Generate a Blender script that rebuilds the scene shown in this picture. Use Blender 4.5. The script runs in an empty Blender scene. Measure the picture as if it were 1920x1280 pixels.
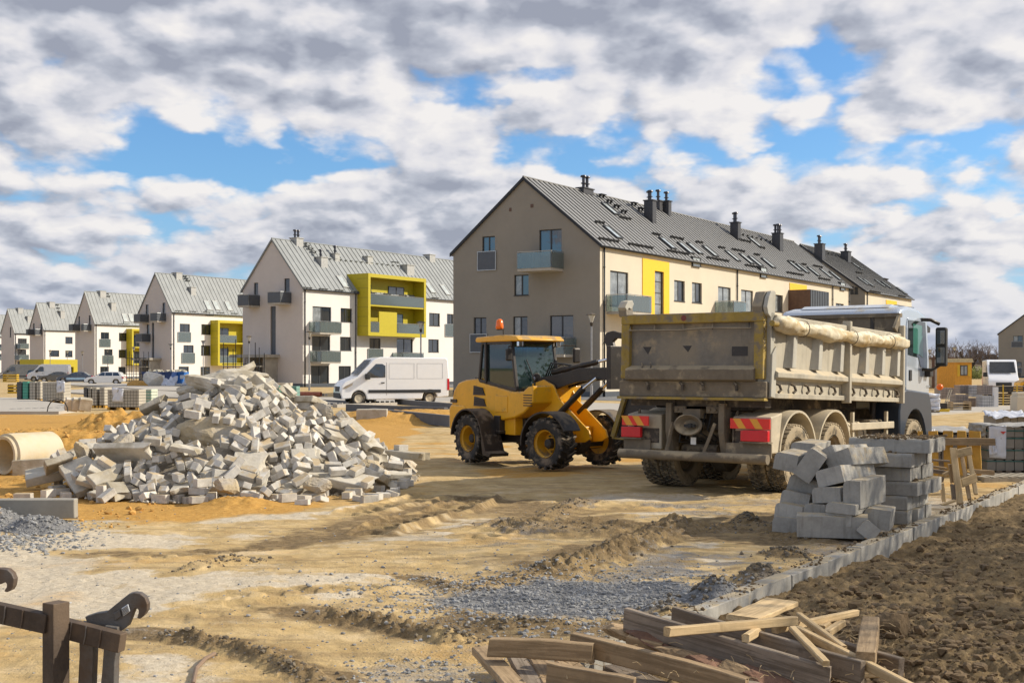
import bpy, math, random
import numpy as np
from mathutils import Vector, Matrix, Euler, noise as mn
random.seed(11)
R = math.radians
SC = bpy.context.scene
COL = SC.collection
PI = math.pi
# ------------------------------------------------------------------ camera
EYE, F, U0, V0 = 1.9, 2400.0, 960.0, 690.0
cam = bpy.data.cameras.new('camera'); cam.sensor_width = 36.0; cam.lens = F / 1920 * 36.0
cam.shift_y = (V0 - 640.0) / 1920.0; cam.clip_start = 0.1; cam.clip_end = 6000
camo = bpy.data.objects.new('camera', cam); COL.objects.link(camo)
camo.location = (0, 0, EYE); camo.rotation_euler = (R(90), 0, 0); SC.camera = camo
# ------------------------------------------------------------------ light
SKX, SKY_ = 33.3, 6.0
SUN = Vector((0.842, 0.095, 0.53)).normalized()
sl = bpy.data.lights.new('sun', 'SUN'); sl.energy = 4.6; sl.angle = R(0.5); sl.color = (1.0, 0.90, 0.74)
so = bpy.data.objects.new('sun', sl); COL.objects.link(so)
so.rotation_euler = SUN.to_track_quat('Z', 'Y').to_euler()
SC.view_settings.view_transform = 'Standard'; SC.view_settings.look = 'None'
SC.view_settings.gamma = 1.0; SC.view_settings.exposure = 0.20
SC.view_settings.use_curve_mapping = False
W = bpy.data.worlds.new('World'); SC.world = W; W.use_nodes = True
nt = W.node_tree; nt.nodes.clear()
class NT:
    def __init__(s, t): s.t = t
    def n(s, ty, ins=None, **kw):
        nd = s.t.nodes.new(ty)
        for k, v in kw.items(): setattr(nd, k, v)
        for k, v in (ins or {}).items():
            if isinstance(v, bpy.types.NodeSocket): s.t.links.new(v, nd.inputs[k])
            elif v is not None: nd.inputs[k].default_value = v
        return nd
    def m(s, op, a, b=None, c=None, clamp=False):
        nd = s.t.nodes.new('ShaderNodeMath'); nd.operation = op; nd.use_clamp = clamp
        for i, v in enumerate((a, b, c)):
            if v is None: continue
            if isinstance(v, bpy.types.NodeSocket): s.t.links.new(v, nd.inputs[i])
            else: nd.inputs[i].default_value = v
        return nd.outputs[0]
    def ramp(s, f, st):
        nd = s.t.nodes.new('ShaderNodeValToRGB'); s.t.links.new(f, nd.inputs[0])
        cr = nd.color_ramp
        while len(cr.elements) < len(st): cr.elements.new(0.5)
        for e, (p, c) in zip(cr.elements, st):
            e.position = p; e.color = c if len(c) == 4 else (*c, 1)
        return nd.outputs[0]
    def smooth(s, f, a, b):
        nd = s.n('ShaderNodeMapRange', {0: f, 1: a, 2: b}); nd.interpolation_type = 'SMOOTHSTEP'; return nd.outputs[0]
    def mix(s, f, a, b, bt='MIX'):
        nd = s.t.nodes.new('ShaderNodeMix'); nd.data_type = 'RGBA'; nd.blend_type = bt
        for k, v in ((0, f), (6, a), (7, b)):
            if isinstance(v, bpy.types.NodeSocket): s.t.links.new(v, nd.inputs[k])
            elif k == 0: nd.inputs[0].default_value = v
            else: nd.inputs[k].default_value = v if len(v) == 4 else (*v, 1)
        return nd.outputs[2]
    def noise(s, vec, sc, det=4, ro=.55, dist=0, lac=2.0):
        nd = s.t.nodes.new('ShaderNodeTexNoise'); nd.noise_dimensions = '3D'
        if vec is not None: s.t.links.new(vec, nd.inputs['Vector'])
        nd.inputs['Scale'].default_value = sc; nd.inputs['Detail'].default_value = det
        nd.inputs['Roughness'].default_value = ro; nd.inputs['Distortion'].default_value = dist
        nd.inputs['Lacunarity'].default_value = lac
        return nd.outputs[0]
w = NT(nt)
sky = nt.nodes.new('ShaderNodeTexSky'); sky.sky_type = 'NISHITA'; sky.sun_disc = False
sky.sun_elevation = math.asin(SUN.z); sky.sun_rotation = math.atan2(SUN.x, SUN.y)
sky.air_density = 1.0; sky.dust_density = 0.6; sky.ozone_density = 2.0
tc = nt.nodes.new('ShaderNodeTexCoord')
sx = w.n('ShaderNodeSeparateXYZ', {0: tc.outputs['Generated']})
zc = w.m('MAXIMUM', sx.outputs[2], 0.0)
den = w.m('ADD', zc, 0.34)
px = w.m('DIVIDE', sx.outputs[0], den); py = w.m('DIVIDE', sx.outputs[1], den)
def n2(vec, sc, det, ro, dist=0):
    f = w.noise(vec, sc, det, ro, dist); f.node.noise_dimensions = '2D'; return f
def puffs(vec, sc, sm):
    v = w.n('ShaderNodeTexVoronoi', {'Vector': vec, 'Scale': sc, 'Smoothness': sm, 'Randomness': 1.0}, feature='SMOOTH_F1', voronoi_dimensions='2D')
    return w.m('SUBTRACT', 1.0, w.m('MULTIPLY', v.outputs['Distance'], 1.25))
def cloudfield(dx, dy):
    p = w.n('ShaderNodeCombineXYZ', {0: w.m('ADD', px, SKX + dx), 1: w.m('ADD', w.m('MULTIPLY', py, 0.95), SKY_ + dy), 2: 0.0}).outputs[0]
    wn = w.t.nodes.new('ShaderNodeTexNoise'); wn.noise_dimensions = '2D'; w.t.links.new(p, wn.inputs['Vector']); wn.inputs['Scale'].default_value = 7.0; wn.inputs['Detail'].default_value = 4; wn.inputs['Roughness'].default_value = .6
    off = w.n('ShaderNodeVectorMath', {0: w.n('ShaderNodeVectorMath', {0: wn.outputs['Color'], 1: (.5, .5, .5)}, operation='SUBTRACT').outputs[0], 'Scale': 0.12}, operation='SCALE').outputs[0]
    q = w.n('ShaderNodeVectorMath', {0: p, 1: off}, operation='ADD').outputs[0]
    b = n2(p, 1.7, 1, .5, 0.3); f = n2(p, 5.0, 7, .56)
    c = w.m('ADD', w.m('MULTIPLY', puffs(q, 7.0, .35), .62), w.m('MULTIPLY', puffs(q, 17.0, .3), .30))
    g_ = w.m('ADD', w.m('MULTIPLY', c, .5), w.m('MULTIPLY', f, .5))
    return w.m('ADD', w.m('MULTIPLY', b, 0.60), w.m('MULTIPLY', g_, 0.46)), g_, w.m('ADD', w.m('MULTIPLY', b, 0.85), w.m('MULTIPLY', g_, 0.20))
d0, f0, p0_ = cloudfield(0, 0)
base_ = w.m('MULTIPLY', w.m('SUBTRACT', px, -0.2), 0.04)
d0 = w.m('ADD', d0, w.m('MINIMUM', w.m('MAXIMUM', base_, -.03), .03))
d1, f1, _ = cloudfield(0.028, -0.035)
cover = w.smooth(d0, 0.418, 0.500)
relief = w.m('MULTIPLY', w.m('SUBTRACT', f0, f1), 2.6)
thick = w.smooth(p0_, 0.46, 0.66)
shade = w.m('ADD', w.m('SUBTRACT', 0.74, w.m('MULTIPLY', thick, 0.42)), relief, clamp=True)
ccol = w.ramp(shade, [(0.0, (0.30, 0.32, 0.385)), (0.35, (0.45, 0.47, 0.53)), (0.62, (0.64, 0.635, 0.67)), (1.0, (0.80, 0.77, 0.75))])
skyc = w.n('ShaderNodeVectorMath', {0: sky.outputs[0], 'Scale': 0.12}, operation='SCALE').outputs[0]
skyc = w.mix(1.0, skyc, (0.60, 0.88, 1.14, 1), 'MULTIPLY')
hz = w.m('SUBTRACT', 1.0, w.m('DIVIDE', zc, 0.13), clamp=True)
skyc = w.mix(w.m('MULTIPLY', hz, 0.6), skyc, (0.36, 0.45, 0.64, 1))
fin = w.mix(w.m('MULTIPLY', cover, 0.97), skyc, ccol)
fin = w.mix(w.m('MULTIPLY', w.m('POWER', hz, 2.0), 0.5), fin, (0.37, 0.43, 0.57, 1))
bg = w.n('ShaderNodeBackground', {'Color': fin, 'Strength': 1.0})
wo = w.n('ShaderNodeOutputWorld', {0: bg.outputs[0]})
# ------------------------------------------------------------------ helpers
def P(u, v, z=0.0):
    D = F * (EYE - z) / (v - V0); return Vector(((u - U0) * D / F, D, z))
def at(u, D, v=None):
    return Vector(((u - U0) * D / F, D, 0 if v is None else EYE + (V0 - v) * D / F))
A = Vector((.534, .845, 0)).normalized(); G = Vector((-A.y, A.x, 0)); N = Vector((A.y, -A.x, 0))
YAW = math.atan2(A.y, A.x)

class MB:
    def __init__(s): s.v = []; s.f = []; s.mi = []; s.cur = 0
    def add(s, vs, fs, M=None):
        b = len(s.v)
        s.v += [tuple(M @ Vector(v)) for v in vs] if M is not None else [tuple(v) for v in vs]
        s.f += [tuple(b + i for i in f) for f in fs]; s.mi += [s.cur] * len(fs); return s
    def box(s, x0, x1, y0, y1, z0, z1, M=None, ch=0.0):
        if ch > 0:
            xs, ys, zs = (x0, x1), (y0, y1), (z0, z1); vs = []; idx = {}
            for i in (0, 1):
                for j in (0, 1):
                    for k in (0, 1):
                        X, Y, Z = xs[i], ys[j], zs[k]; a, b_, c = (ch if i == 0 else -ch), (ch if j == 0 else -ch), (ch if k == 0 else -ch)
                        idx[i, j, k, 'x'] = len(vs); vs.append((X, Y + b_, Z + c))
                        idx[i, j, k, 'y'] = len(vs); vs.append((X + a, Y, Z + c))
                        idx[i, j, k, 'z'] = len(vs); vs.append((X + a, Y + b_, Z))
            fs = []
            for i in (0, 1):
                q = [idx[i, 0, 0, 'x'], idx[i, 1, 0, 'x'], idx[i, 1, 1, 'x'], idx[i, 0, 1, 'x']]; fs.append(q if i else q[::-1])
                q = [idx[0, i, 0, 'y'], idx[1, i, 0, 'y'], idx[1, i, 1, 'y'], idx[0, i, 1, 'y']]; fs.append(q[::-1] if i else q)
                q = [idx[0, 0, i, 'z'], idx[1, 0, i, 'z'], idx[1, 1, i, 'z'], idx[0, 1, i, 'z']]; fs.append(q if i else q[::-1])
            for a in (0, 1):
                for b_ in (0, 1):
                    q = [idx[a, b_, 0, 'x'], idx[a, b_, 1, 'x'], idx[a, b_, 1, 'y'], idx[a, b_, 0, 'y']]; fs.append(q if (a ^ b_) else q[::-1])
                    q = [idx[a, 0, b_, 'x'], idx[a, 1, b_, 'x'], idx[a, 1, b_, 'z'], idx[a, 0, b_, 'z']]; fs.append(q[::-1] if (a ^ b_) else q)
                    q = [idx[0, a, b_, 'y'], idx[1, a, b_, 'y'], idx[1, a, b_, 'z'], idx[0, a, b_, 'z']]; fs.append(q if (a ^ b_) else q[::-1])
                    for k in (0, 1):
                        q = [idx[a, b_, k, 'x'], idx[a, b_, k, 'y'], idx[a, b_, k, 'z']]; fs.append(q if (a ^ b_ ^ k) else q[::-1])
            return s.add(vs, fs, M)
        vs = [(x0, y0, z0), (x1, y0, z0), (x1, y1, z0), (x0, y1, z0), (x0, y0, z1), (x1, y0, z1), (x1, y1, z1), (x0, y1, z1)]
        return s.add(vs, [(0, 3, 2, 1), (4, 5, 6, 7), (0, 1, 5, 4), (1, 2, 6, 5), (2, 3, 7, 6), (3, 0, 4, 7)], M)
    def cbox(s, c, d, M=None, ch=0.0):
        return s.box(c[0] - d[0] / 2, c[0] + d[0] / 2, c[1] - d[1] / 2, c[1] + d[1] / 2, c[2] - d[2] / 2, c[2] + d[2] / 2, M, ch)
    def prism(s, poly, o, e, ax='y', M=None):
        # poly: 2D outline in the plane across axis ax; extruded from o to e along ax
        n = len(poly)
        def pt(p, t):
            return {'y': (p[0], t, p[1]), 'x': (t, p[0], p[1]), 'z': (p[0], p[1], t)}[ax]
        vs = [pt(p, o) for p in poly] + [pt(p, e) for p in poly]
        ar = sum(poly[i][0] * poly[(i + 1) % n][1] - poly[(i + 1) % n][0] * poly[i][1] for i in range(n))
        fl = (ar > 0) ^ (ax == 'y') ^ (e < o)
        fs = [tuple(range(n))[::-1] if fl else tuple(range(n)), tuple(range(n, 2 * n)) if fl else tuple(range(n, 2 * n))[::-1]]
        for i in range(n):
            j = (i + 1) % n; q = (i, j, n + j, n + i); fs.append(q if fl else q[::-1])
        return s.add(vs, fs, M)
    def tube(s, pts, r, n=8, cap=True, M=None):
        pts = [Vector(p) for p in pts]; rr = r if isinstance(r, (list, tuple)) else [r] * len(pts)
        vs = []; fs = []; up = None
        for i, p in enumerate(pts):
            d = (pts[min(i + 1, len(pts) - 1)] - pts[max(i - 1, 0)]).normalized()
            if up is None: up = d.orthogonal().normalized()
            a = (up - d * up.dot(d)).normalized(); up = a; b = d.cross(a)
            for k in range(n):
                t = 2 * PI * k / n; vs.append(p + (a * math.cos(t) + b * math.sin(t)) * rr[i])
        for i in range(len(pts) - 1):
            for k in range(n):
                k2 = (k + 1) % n; fs.append((i * n + k, i * n + k2, (i + 1) * n + k2, (i + 1) * n + k))
        if cap: fs.append(tuple(range(n))[::-1]); fs.append(tuple(range((len(pts) - 1) * n, len(pts) * n)))
        return s.add(vs, fs, M)
    def lathe(s, prof, n=24, ax='z', M=None, closed=False, cap=True):
        # prof: (radius, height) along the axis
        vs = []; m = len(prof)
        for k in range(n):
            t = 2 * PI * k / n; c, d = math.cos(t), math.sin(t)
            for r, h in prof: vs.append({'z': (r * c, r * d, h), 'y': (r * d, h, r * c), 'x': (h, r * c, r * d)}[ax])
        fs = []
        for k in range(n):
            k2 = (k + 1) % n
            for i in range(m - 1 if not closed else m):
                j = (i + 1) % m; fs.append((k * m + i, k2 * m + i, k2 * m + j, k * m + j))
        if not closed and cap:
            if prof[0][0] > 1e-6: fs.append(tuple(k * m for k in range(n))[::-1])
            if prof[-1][0] > 1e-6: fs.append(tuple(k * m + m - 1 for k in range(n)))
        return s.add(vs, fs, M)
    def mesh(s, name, mats, smooth=False):
        me = bpy.data.meshes.new(name); me.from_pydata(s.v, [], s.f)
        for m in (mats if isinstance(mats, (list, tuple)) else [mats]): me.materials.append(m)
        if any(s.mi): me.polygons.foreach_set('material_index', s.mi)
        if smooth: me.polygons.foreach_set('use_smooth', [True] * len(s.f))
        me.update(); return me
    def build(s, name, mats, parent=None, smooth=False, ang=None, bev=0, seg=2):
        o = bpy.data.objects.new(name, s.mesh(name, mats, smooth or ang is not None)); COL.objects.link(o); o.parent = parent
        if ang is not None:
            try: o.data.set_sharp_from_angle(angle=R(ang))
            except Exception: pass
        if bev > 0:
            b = o.modifiers.new('bevel', 'BEVEL'); b.width = bev; b.segments = seg; b.limit_method = 'ANGLE'; b.angle_limit = R(35)
        return o
def tag(o, label=None, cat=None, group=None, kind=None):
    for k, v in (('label', label), ('category', cat), ('group', group), ('kind', kind)):
        if v: o[k] = v
    return o
def thing(name, loc, rz=0, label=None, cat=None, group=None, rot=None):
    o = bpy.data.objects.new(name, None); COL.objects.link(o); o.location = loc; o.empty_display_size = .2
    o.rotation_euler = rot if rot else (0, 0, rz); return tag(o, label, cat, group)
def link(name, me, parent=None, M=None, loc=None, rot=None):
    o = bpy.data.objects.new(name, me); COL.objects.link(o); o.parent = parent
    if M is not None: o.matrix_local = M
    if loc is not None: o.location = loc
    if rot is not None: o.rotation_euler = rot
    return o
def copy_tree(o, parent=None):
    c = o.copy(); COL.objects.link(c); c.parent = parent
    for ch in list(o.children): copy_tree(ch, c)
    return c
def T(x=0, y=0, z=0): return Matrix.Translation((x, y, z))
def RX(a): return Matrix.Rotation(a, 4, 'X')
def RY(a): return Matrix.Rotation(a, 4, 'Y')
def RZ(a): return Matrix.Rotation(a, 4, 'Z')
# ------------------------------------------------------------------ materials
def mat(name, col, rough=.8, metal=0, var=.18, sc=4, bump=0, bsc=30, dust=None, dk=.5, dsc=2.0, spec=.5, rnd=0, coat=0, streak=0, hue=None, grain=0):
    m = bpy.data.materials.new(name); m.use_nodes = True; t = m.node_tree; t.nodes.clear(); g = NT(t)
    tc = g.n('ShaderNodeTexCoord'); vec = tc.outputs['Object']
    if rnd or streak:
        oi = g.n('ShaderNodeObjectInfo'); vec = g.n('ShaderNodeVectorMath', {0: vec, 1: g.n('ShaderNodeVectorMath', {0: (37., 17., 53.), 'Scale': oi.outputs['Random']}, operation='SCALE').outputs[0]}, operation='ADD').outputs[0]
    a = g.noise(vec, sc, 6, .6); b = g.noise(vec, sc * 7.3, 3, .6)
    f = g.m('ADD', g.m('MULTIPLY', g.m('SUBTRACT', a, .5), 2.2 * var * 2), g.m('MULTIPLY', g.m('SUBTRACT', b, .5), var * 1.6))
    if rnd: f = g.m('ADD', f, g.m('MULTIPLY', g.m('SUBTRACT', oi.outputs['Random'], .5), rnd * 2))
    f = g.m('ADD', f, 1.0)
    c = g.n('ShaderNodeVectorMath', {0: tuple(col[:3]), 'Scale': f}, operation='SCALE').outputs[0]
    if hue: c = g.mix(g.smooth(g.noise(vec, sc * .7, 4, .6), .42, .66), c, hue)
    if streak:
        mp = g.n('ShaderNodeMapping', {0: vec, 3: (1, 1, .12)}); s_ = g.noise(mp.outputs[0], sc * 3, 4, .6)
        c = g.mix(g.m('MULTIPLY', g.smooth(s_, .5, .72), streak), c, (col[0] * .45, col[1] * .43, col[2] * .4, 1))
    if grain:
        mp = g.n('ShaderNodeMapping', {0: vec, 3: (.05, 1, 1)}); s_ = g.noise(mp.outputs[0], 38, 5, .65, .6); gr_ = s_
        c = g.mix(g.m('MULTIPLY', g.smooth(s_, .42, .62), grain), c, (col[0] * .5, col[1] * .47, col[2] * .42, 1))
        c = g.mix(g.m('MULTIPLY', g.smooth(g.noise(vec, 6, 3, .6), .6, .7), grain * .7), c, (col[0] * .35, col[1] * .33, col[2] * .3, 1))
    r = rough
    if dust:
        geo = g.n('ShaderNodeNewGeometry'); nz = g.n('ShaderNodeSeparateXYZ', {0: geo.outputs['Normal']}).outputs[2]
        dn = g.noise(vec, dsc, 8, .65)
        k = g.smooth(g.m('ADD', dn, g.m('MULTIPLY', nz, .22)), .72 - dk * .45, .86 - dk * .35)
        c = g.mix(k, c, (*dust, 1)); r = g.m('ADD', g.m('MULTIPLY', k, .9 - rough), rough)
        if metal: metal = g.m('MULTIPLY', g.m('SUBTRACT', 1.0, k), metal)
    bs = g.n('ShaderNodeBsdfPrincipled', {'Base Color': c, 'Roughness': r, 'Metallic': metal, 'Specular IOR Level': spec, 'Coat Weight': coat, 'Coat Roughness': .08})
    if bump:
        bn = g.n('ShaderNodeBump', {'Strength': 1.0, 'Distance': bump, 'Height': g.noise(vec, bsc, 6, .65)}); t.links.new(bn.outputs[0], bs.inputs['Normal'])
    g.n('ShaderNodeOutputMaterial', {0: bs.outputs[0]})
    return m
def glass(name, col=(.02, .025, .03), rough=.04, mixt=0.0, tint=(.6, .8, .75)):
    m = bpy.data.materials.new(name); m.use_nodes = True; t = m.node_tree; t.nodes.clear(); g = NT(t)
    if mixt > 0:
        fr = g.n('ShaderNodeFresnel', {0: 1.5}); tr = g.n('ShaderNodeBsdfTransparent', {0: (*tint, 1)})
        gl = g.n('ShaderNodeBsdfGlossy', {0: (.9, .95, 1, 1), 1: rough}); df = g.n('ShaderNodeBsdfDiffuse', {0: (*col, 1)})
        a = g.n('ShaderNodeMixShader', {0: 1 - mixt, 1: tr.outputs[0], 2: df.outputs[0]})
        b = g.n('ShaderNodeMixShader', {0: g.m('ADD', fr.outputs[0], .04), 1: a.outputs[0], 2: gl.outputs[0]})
        g.n('ShaderNodeOutputMaterial', {0: b.outputs[0]})
    else:
        bs = g.n('ShaderNodeBsdfPrincipled', {'Base Color': (*col, 1), 'Roughness': rough, 'Specular IOR Level': 1.0, 'IOR': 1.7})
        tc = g.n('ShaderNodeTexCoord'); bn = g.n('ShaderNodeBump', {'Strength': .25, 'Distance': .02, 'Height': g.noise(tc.outputs['Object'], .9, 2, .5)}); t.links.new(bn.outputs[0], bs.inputs['Normal'])
        g.n('ShaderNodeOutputMaterial', {0: bs.outputs[0]})
    return m
# ------------------------------------------------------------------ terrain
rng = np.random.RandomState(5)
_perm = rng.permutation(512); _perm = np.concatenate([_perm, _perm, _perm]); _val = rng.rand(512) * 2 - 1
def vn(x, y):
    xi = np.floor(x).astype(int); yi = np.floor(y).astype(int); xf = x - xi; yf = y - yi
    u = xf * xf * xf * (xf * (xf * 6 - 15) + 10); v = yf * yf * yf * (yf * (yf * 6 - 15) + 10)
    xi &= 511; yi &= 511
    def g(a, b): return _val[_perm[_perm[(a & 511)] + (b & 511)] & 511]
    return (g(xi, yi) * (1 - u) + g(xi + 1, yi) * u) * (1 - v) + (g(xi, yi + 1) * (1 - u) + g(xi + 1, yi + 1) * u) * v
def fbm(x, y, o=4, ro=.5):
    r = 0; a = 1; s = 0
    for i in range(o): r = r + a * vn(x * 2 ** i + 17.3 * i, y * 2 ** i + 9.1 * i); s += a; a *= ro
    return r / s
def sst(x, a, b):
    t = np.clip((x - a) / (b - a), 0, 1); return t * t * (3 - 2 * t)
KP = P(1310, 1165)
def kerbd(X, Y): return (X - KP.x) * N.x + (Y - KP.y) * N.y
def segdist(X, Y, pts):
    best = np.full(np.shape(X), 1e9); al = np.zeros(np.shape(X)); L = 0
    side = np.zeros(np.shape(X))
    for (ax, ay), (bx, by) in zip(pts[:-1], pts[1:]):
        dx, dy = bx - ax, by - ay; l = math.hypot(dx, dy)
        t = np.clip(((X - ax) * dx + (Y - ay) * dy) / (l * l), 0, 1)
        d = np.hypot(X - ax - t * dx, Y - ay - t * dy); m = d < best
        best = np.where(m, d, best); al = np.where(m, L + t * l, al)
        side = np.where(m, ((X - ax) * dy - (Y - ay) * dx) / l, side); L += l
    return best, al, L, side
def pl(*uv): return [tuple(P(u, v)[:2]) for u, v in uv]
# windrows of pushed-up dirt: path, half width, height, tone (g grey, b brown)
RIDGES = [(pl((1005, 1078), (1120, 1052), (1210, 1018), (1290, 985)), .30, .13, 'g'),
          (pl((560, 1158), (690, 1168), (800, 1190), (905, 1212)), .15, .085, 'y'),
          (pl((290, 1198), (400, 1215), (500, 1242), (620, 1290)), .14, .07, 'g'),
          (pl((780, 1078), (860, 1104), (930, 1085), (1010, 1070)), .20, .04, 'b'),
          (pl((330, 1078), (420, 1058), (490, 1052)), .17, .06, 'y'),
          (pl((930, 985), (1010, 1000), (1110, 990), (1180, 1010)), .45, .07, 'g'),
          (pl((1010, 975), (1060, 952), (1100, 940)), .3, .06, 'g'),
          (pl((1330, 1000), (1400, 985), (1500, 1005), (1560, 1020)), .35, .07, 'g'),
          (pl((1100, 1168), (950, 1172), (860, 1165)), .22, .05, 'b')]
HEAPS = [(1345, 1120, .34, .15, 'b'), (1428, 1085, .28, .14, 'b'), (1250, 1152, .32, .10, 'b'), (1400, 985, .25, .10, 'b'), (1475, 1040, .35, .08, 'b'), (1300, 1175, .22, .08, 'g'),
         (60, 905, .7, .10, 's'), (200, 910, .9, .22, 's'), (330, 925, .8, .16, 's'), (440, 945, .8, .10, 's'), (70, 1000, .55, .16, 'v'), (-30, 985, .6, .2, 'v'),
         (270, 905, .3, .12, 's'), (20, 880, .35, .22, 's')]
TRACKS = [pl((680, 1006), (770, 978), (860, 955), (905, 930)), pl((640, 965), (760, 940), (850, 922)), pl((280, 1170), (420, 1150), (600, 1140)), pl((150, 1060), (330, 1040), (560, 1018)), pl((860, 1015), (1000, 985), (1150, 985), (1300, 1000)), pl((330, 1135), (500, 1120), (640, 1105), (760, 1080)), pl((800, 905), (1000, 915), (1300, 925), (1480, 940)), pl((840, 925), (1050, 940), (1280, 952), (1440, 965))]
TRACKD = [.085, .05, .022, .022, .05, .02, .018, .018]
def ground(X, Y, want=False):
    X = np.asarray(X, float); Y = np.asarray(Y, float)
    near = 1 - sst(Y, 34, 60); vn_ = 1 - sst(Y, 16, 30)
    z = fbm(X * .35, Y * .35, 3) * .05 * near
    z = z + fbm(X * 2.1, Y * 2.1, 4, .55) * .022 * near + fbm(X * 9, Y * 9, 3, .6) * .009 * vn_
    ms = np.zeros(X.shape); mg = np.zeros(X.shape); mb = np.zeros(X.shape); mw = np.zeros(X.shape)
    # overall tones; grey and brown deepen from the middle rightwards, painting in shade
    wn = fbm(X * .55 + 5, Y * .9, 4, .6); wn2 = fbm(X * .9 + 45, Y * 1.8 + 7, 5, .62)
    mw = np.maximum(sst(wn, -.12, .3), sst(-X / Y, .05, .3) * sst(wn, -.45, .1)) * (1 - sst(Y, 17, 22)) * .95
    mg = sst(wn2, -.15, .35) * .62 * (1 - sst(Y, 17, 22)) * sst(X / Y, -.25, .06)
    mb = sst(-wn2, -.05, .4) * .62 * (1 - sst(Y, 17, 23)) * (.35 + .65 * sst(X / Y, -.22, .05))
    ms = .34 * sst(fbm(X * .4 + 9, Y * .5, 4), -.3, .35) * sst(Y, 16, 24) + sst(fbm(X * .5 + 90, Y * .7, 4), .1, .5) * .45 * near
    # churned loop in the middle, with its shade painted in, follows below
    # ridges
    for pts, wd, h, tone in RIDGES:
        d, al, L, sd = segdist(X, Y, pts)
        tap = sst(al, 0, .3) * sst(L - al, 0, .3) + .0
        n_ = fbm(X * 7 + 3, Y * 7, 4, .6)
        dd = d / wd * (1 + .45 * n_)
        k = np.clip(1 - dd, 0, 1)
        z = z + .95 * h * (k ** .8) * (tap * .8 + .2) * (1 + .7 * fbm(X * 16, Y * 16, 3, .65)); q = sst(k, .0, .35)
        if tone == 'g': mg = np.maximum(mg, q * .5); mb = np.maximum(mb, q * .65)  # grey-brown tone also paints in the ridges' shadow side
        elif tone == 'b': mb = np.maximum(mb, q * .8)
        else: mb = np.maximum(mb, q * .45)
        mw = mw * (1 - q)
    for u, v, r, h, tone in HEAPS:
        c = P(u, v); d = np.hypot(X - c.x, (Y - c.y)) / r * (1 + .3 * fbm(X * 3 + u, Y * 3, 3, .6))
        k = np.clip(1 - d, 0, 1); z = z + h * sst(k, 0, .9) * (1 + .35 * fbm(X * 12, Y * 12, 3, .6)); q = sst(k, 0, .3)
        if tone == 's': ms = np.maximum(ms, q)
        elif tone == 'v': mg = np.maximum(mg, q); mw = mw * (1 - q)
        else: mg = np.maximum(mg * (1 - q), q * .1); mb = np.maximum(mb, q * .75); mw = mw * (1 - q)
    # tyre tracks with lug prints
    for pts, dep in zip(TRACKS, TRACKD):
        d, al, L, sd = segdist(X, Y, pts); wd = .24
        inn = 1 - sst(d, wd - .05, wd + .05)
        lug = np.sin((al + np.abs(sd) * .55) / .15 * PI); lug = sst(lug, -.25, .35)
        fade = sst(al, 0, .5) * sst(L - al, 0, .5) * (.55 + .45 * sst(fbm(X * 1.5, Y * 1.5, 2), -.5, .1))
        z = z + inn * fade * (-dep * .5 + dep * 1.1 * lug) + dep * 1.1 * np.exp(-((d - wd - .05) / .06) ** 2) * fade
        mb = np.maximum(mb, inn * fade * (.5 if dep > .03 else .15)); mw = mw * (1 - inn * fade * .8)
    # churned loop around the wheel ridges, darkened to paint in the middle's shade
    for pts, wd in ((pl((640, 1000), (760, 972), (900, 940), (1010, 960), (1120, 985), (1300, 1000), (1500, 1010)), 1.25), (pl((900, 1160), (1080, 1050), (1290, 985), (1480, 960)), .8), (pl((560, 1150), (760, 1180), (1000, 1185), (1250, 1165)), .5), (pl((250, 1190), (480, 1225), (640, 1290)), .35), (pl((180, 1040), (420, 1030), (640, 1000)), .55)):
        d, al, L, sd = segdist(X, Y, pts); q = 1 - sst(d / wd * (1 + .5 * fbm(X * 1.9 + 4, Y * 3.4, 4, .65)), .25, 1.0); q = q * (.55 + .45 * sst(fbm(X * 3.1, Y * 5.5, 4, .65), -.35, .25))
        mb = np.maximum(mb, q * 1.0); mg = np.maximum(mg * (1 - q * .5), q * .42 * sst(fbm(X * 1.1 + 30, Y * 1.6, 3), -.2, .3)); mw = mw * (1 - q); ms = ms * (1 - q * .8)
    # many shallow ruts along the haul road
    rr = np.sin((Y * 1.0 + .16 * X + .5 * fbm(X * .3, Y * .3, 2)) * 5.2); z = z + rr * .007 * near * sst(Y, 15, 20)
    # grey gravel bed
    gc = P(1100, 1118); d = np.hypot((X - gc.x) / 1.55, (Y - gc.y) / 1.15) * (1 + .35 * fbm(X * 1.6, Y * 1.6, 4, .6))
    q = 1 - sst(d, .55, 1.15); mg = np.maximum(mg, q * .97); mw = mw * (1 - q); mb = mb * (1 - q * .8); ms = ms * (1 - q)
    gc = P(830, 1262); d = np.hypot((X - gc.x) / 1.0, (Y - gc.y) / .7) * (1 + .35 * fbm(X * 1.6, Y * 1.6, 4, .6)); mg = np.maximum(mg, (1 - sst(d, .3, 1.1)) * .5)
    # sandy area left, around the rubble and the pipe
    sa = sst(-X, 1.4, 4.2) * sst(Y, 14.6, 17.5) * (1 - sst(Y, 46, 60)); q = sst(sa + .35 * fbm(X * .9, Y * .9, 4), .35, .7)
    ms = np.maximum(ms, q * .95); mg = mg * (1 - q); mw = mw * (1 - q)
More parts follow.
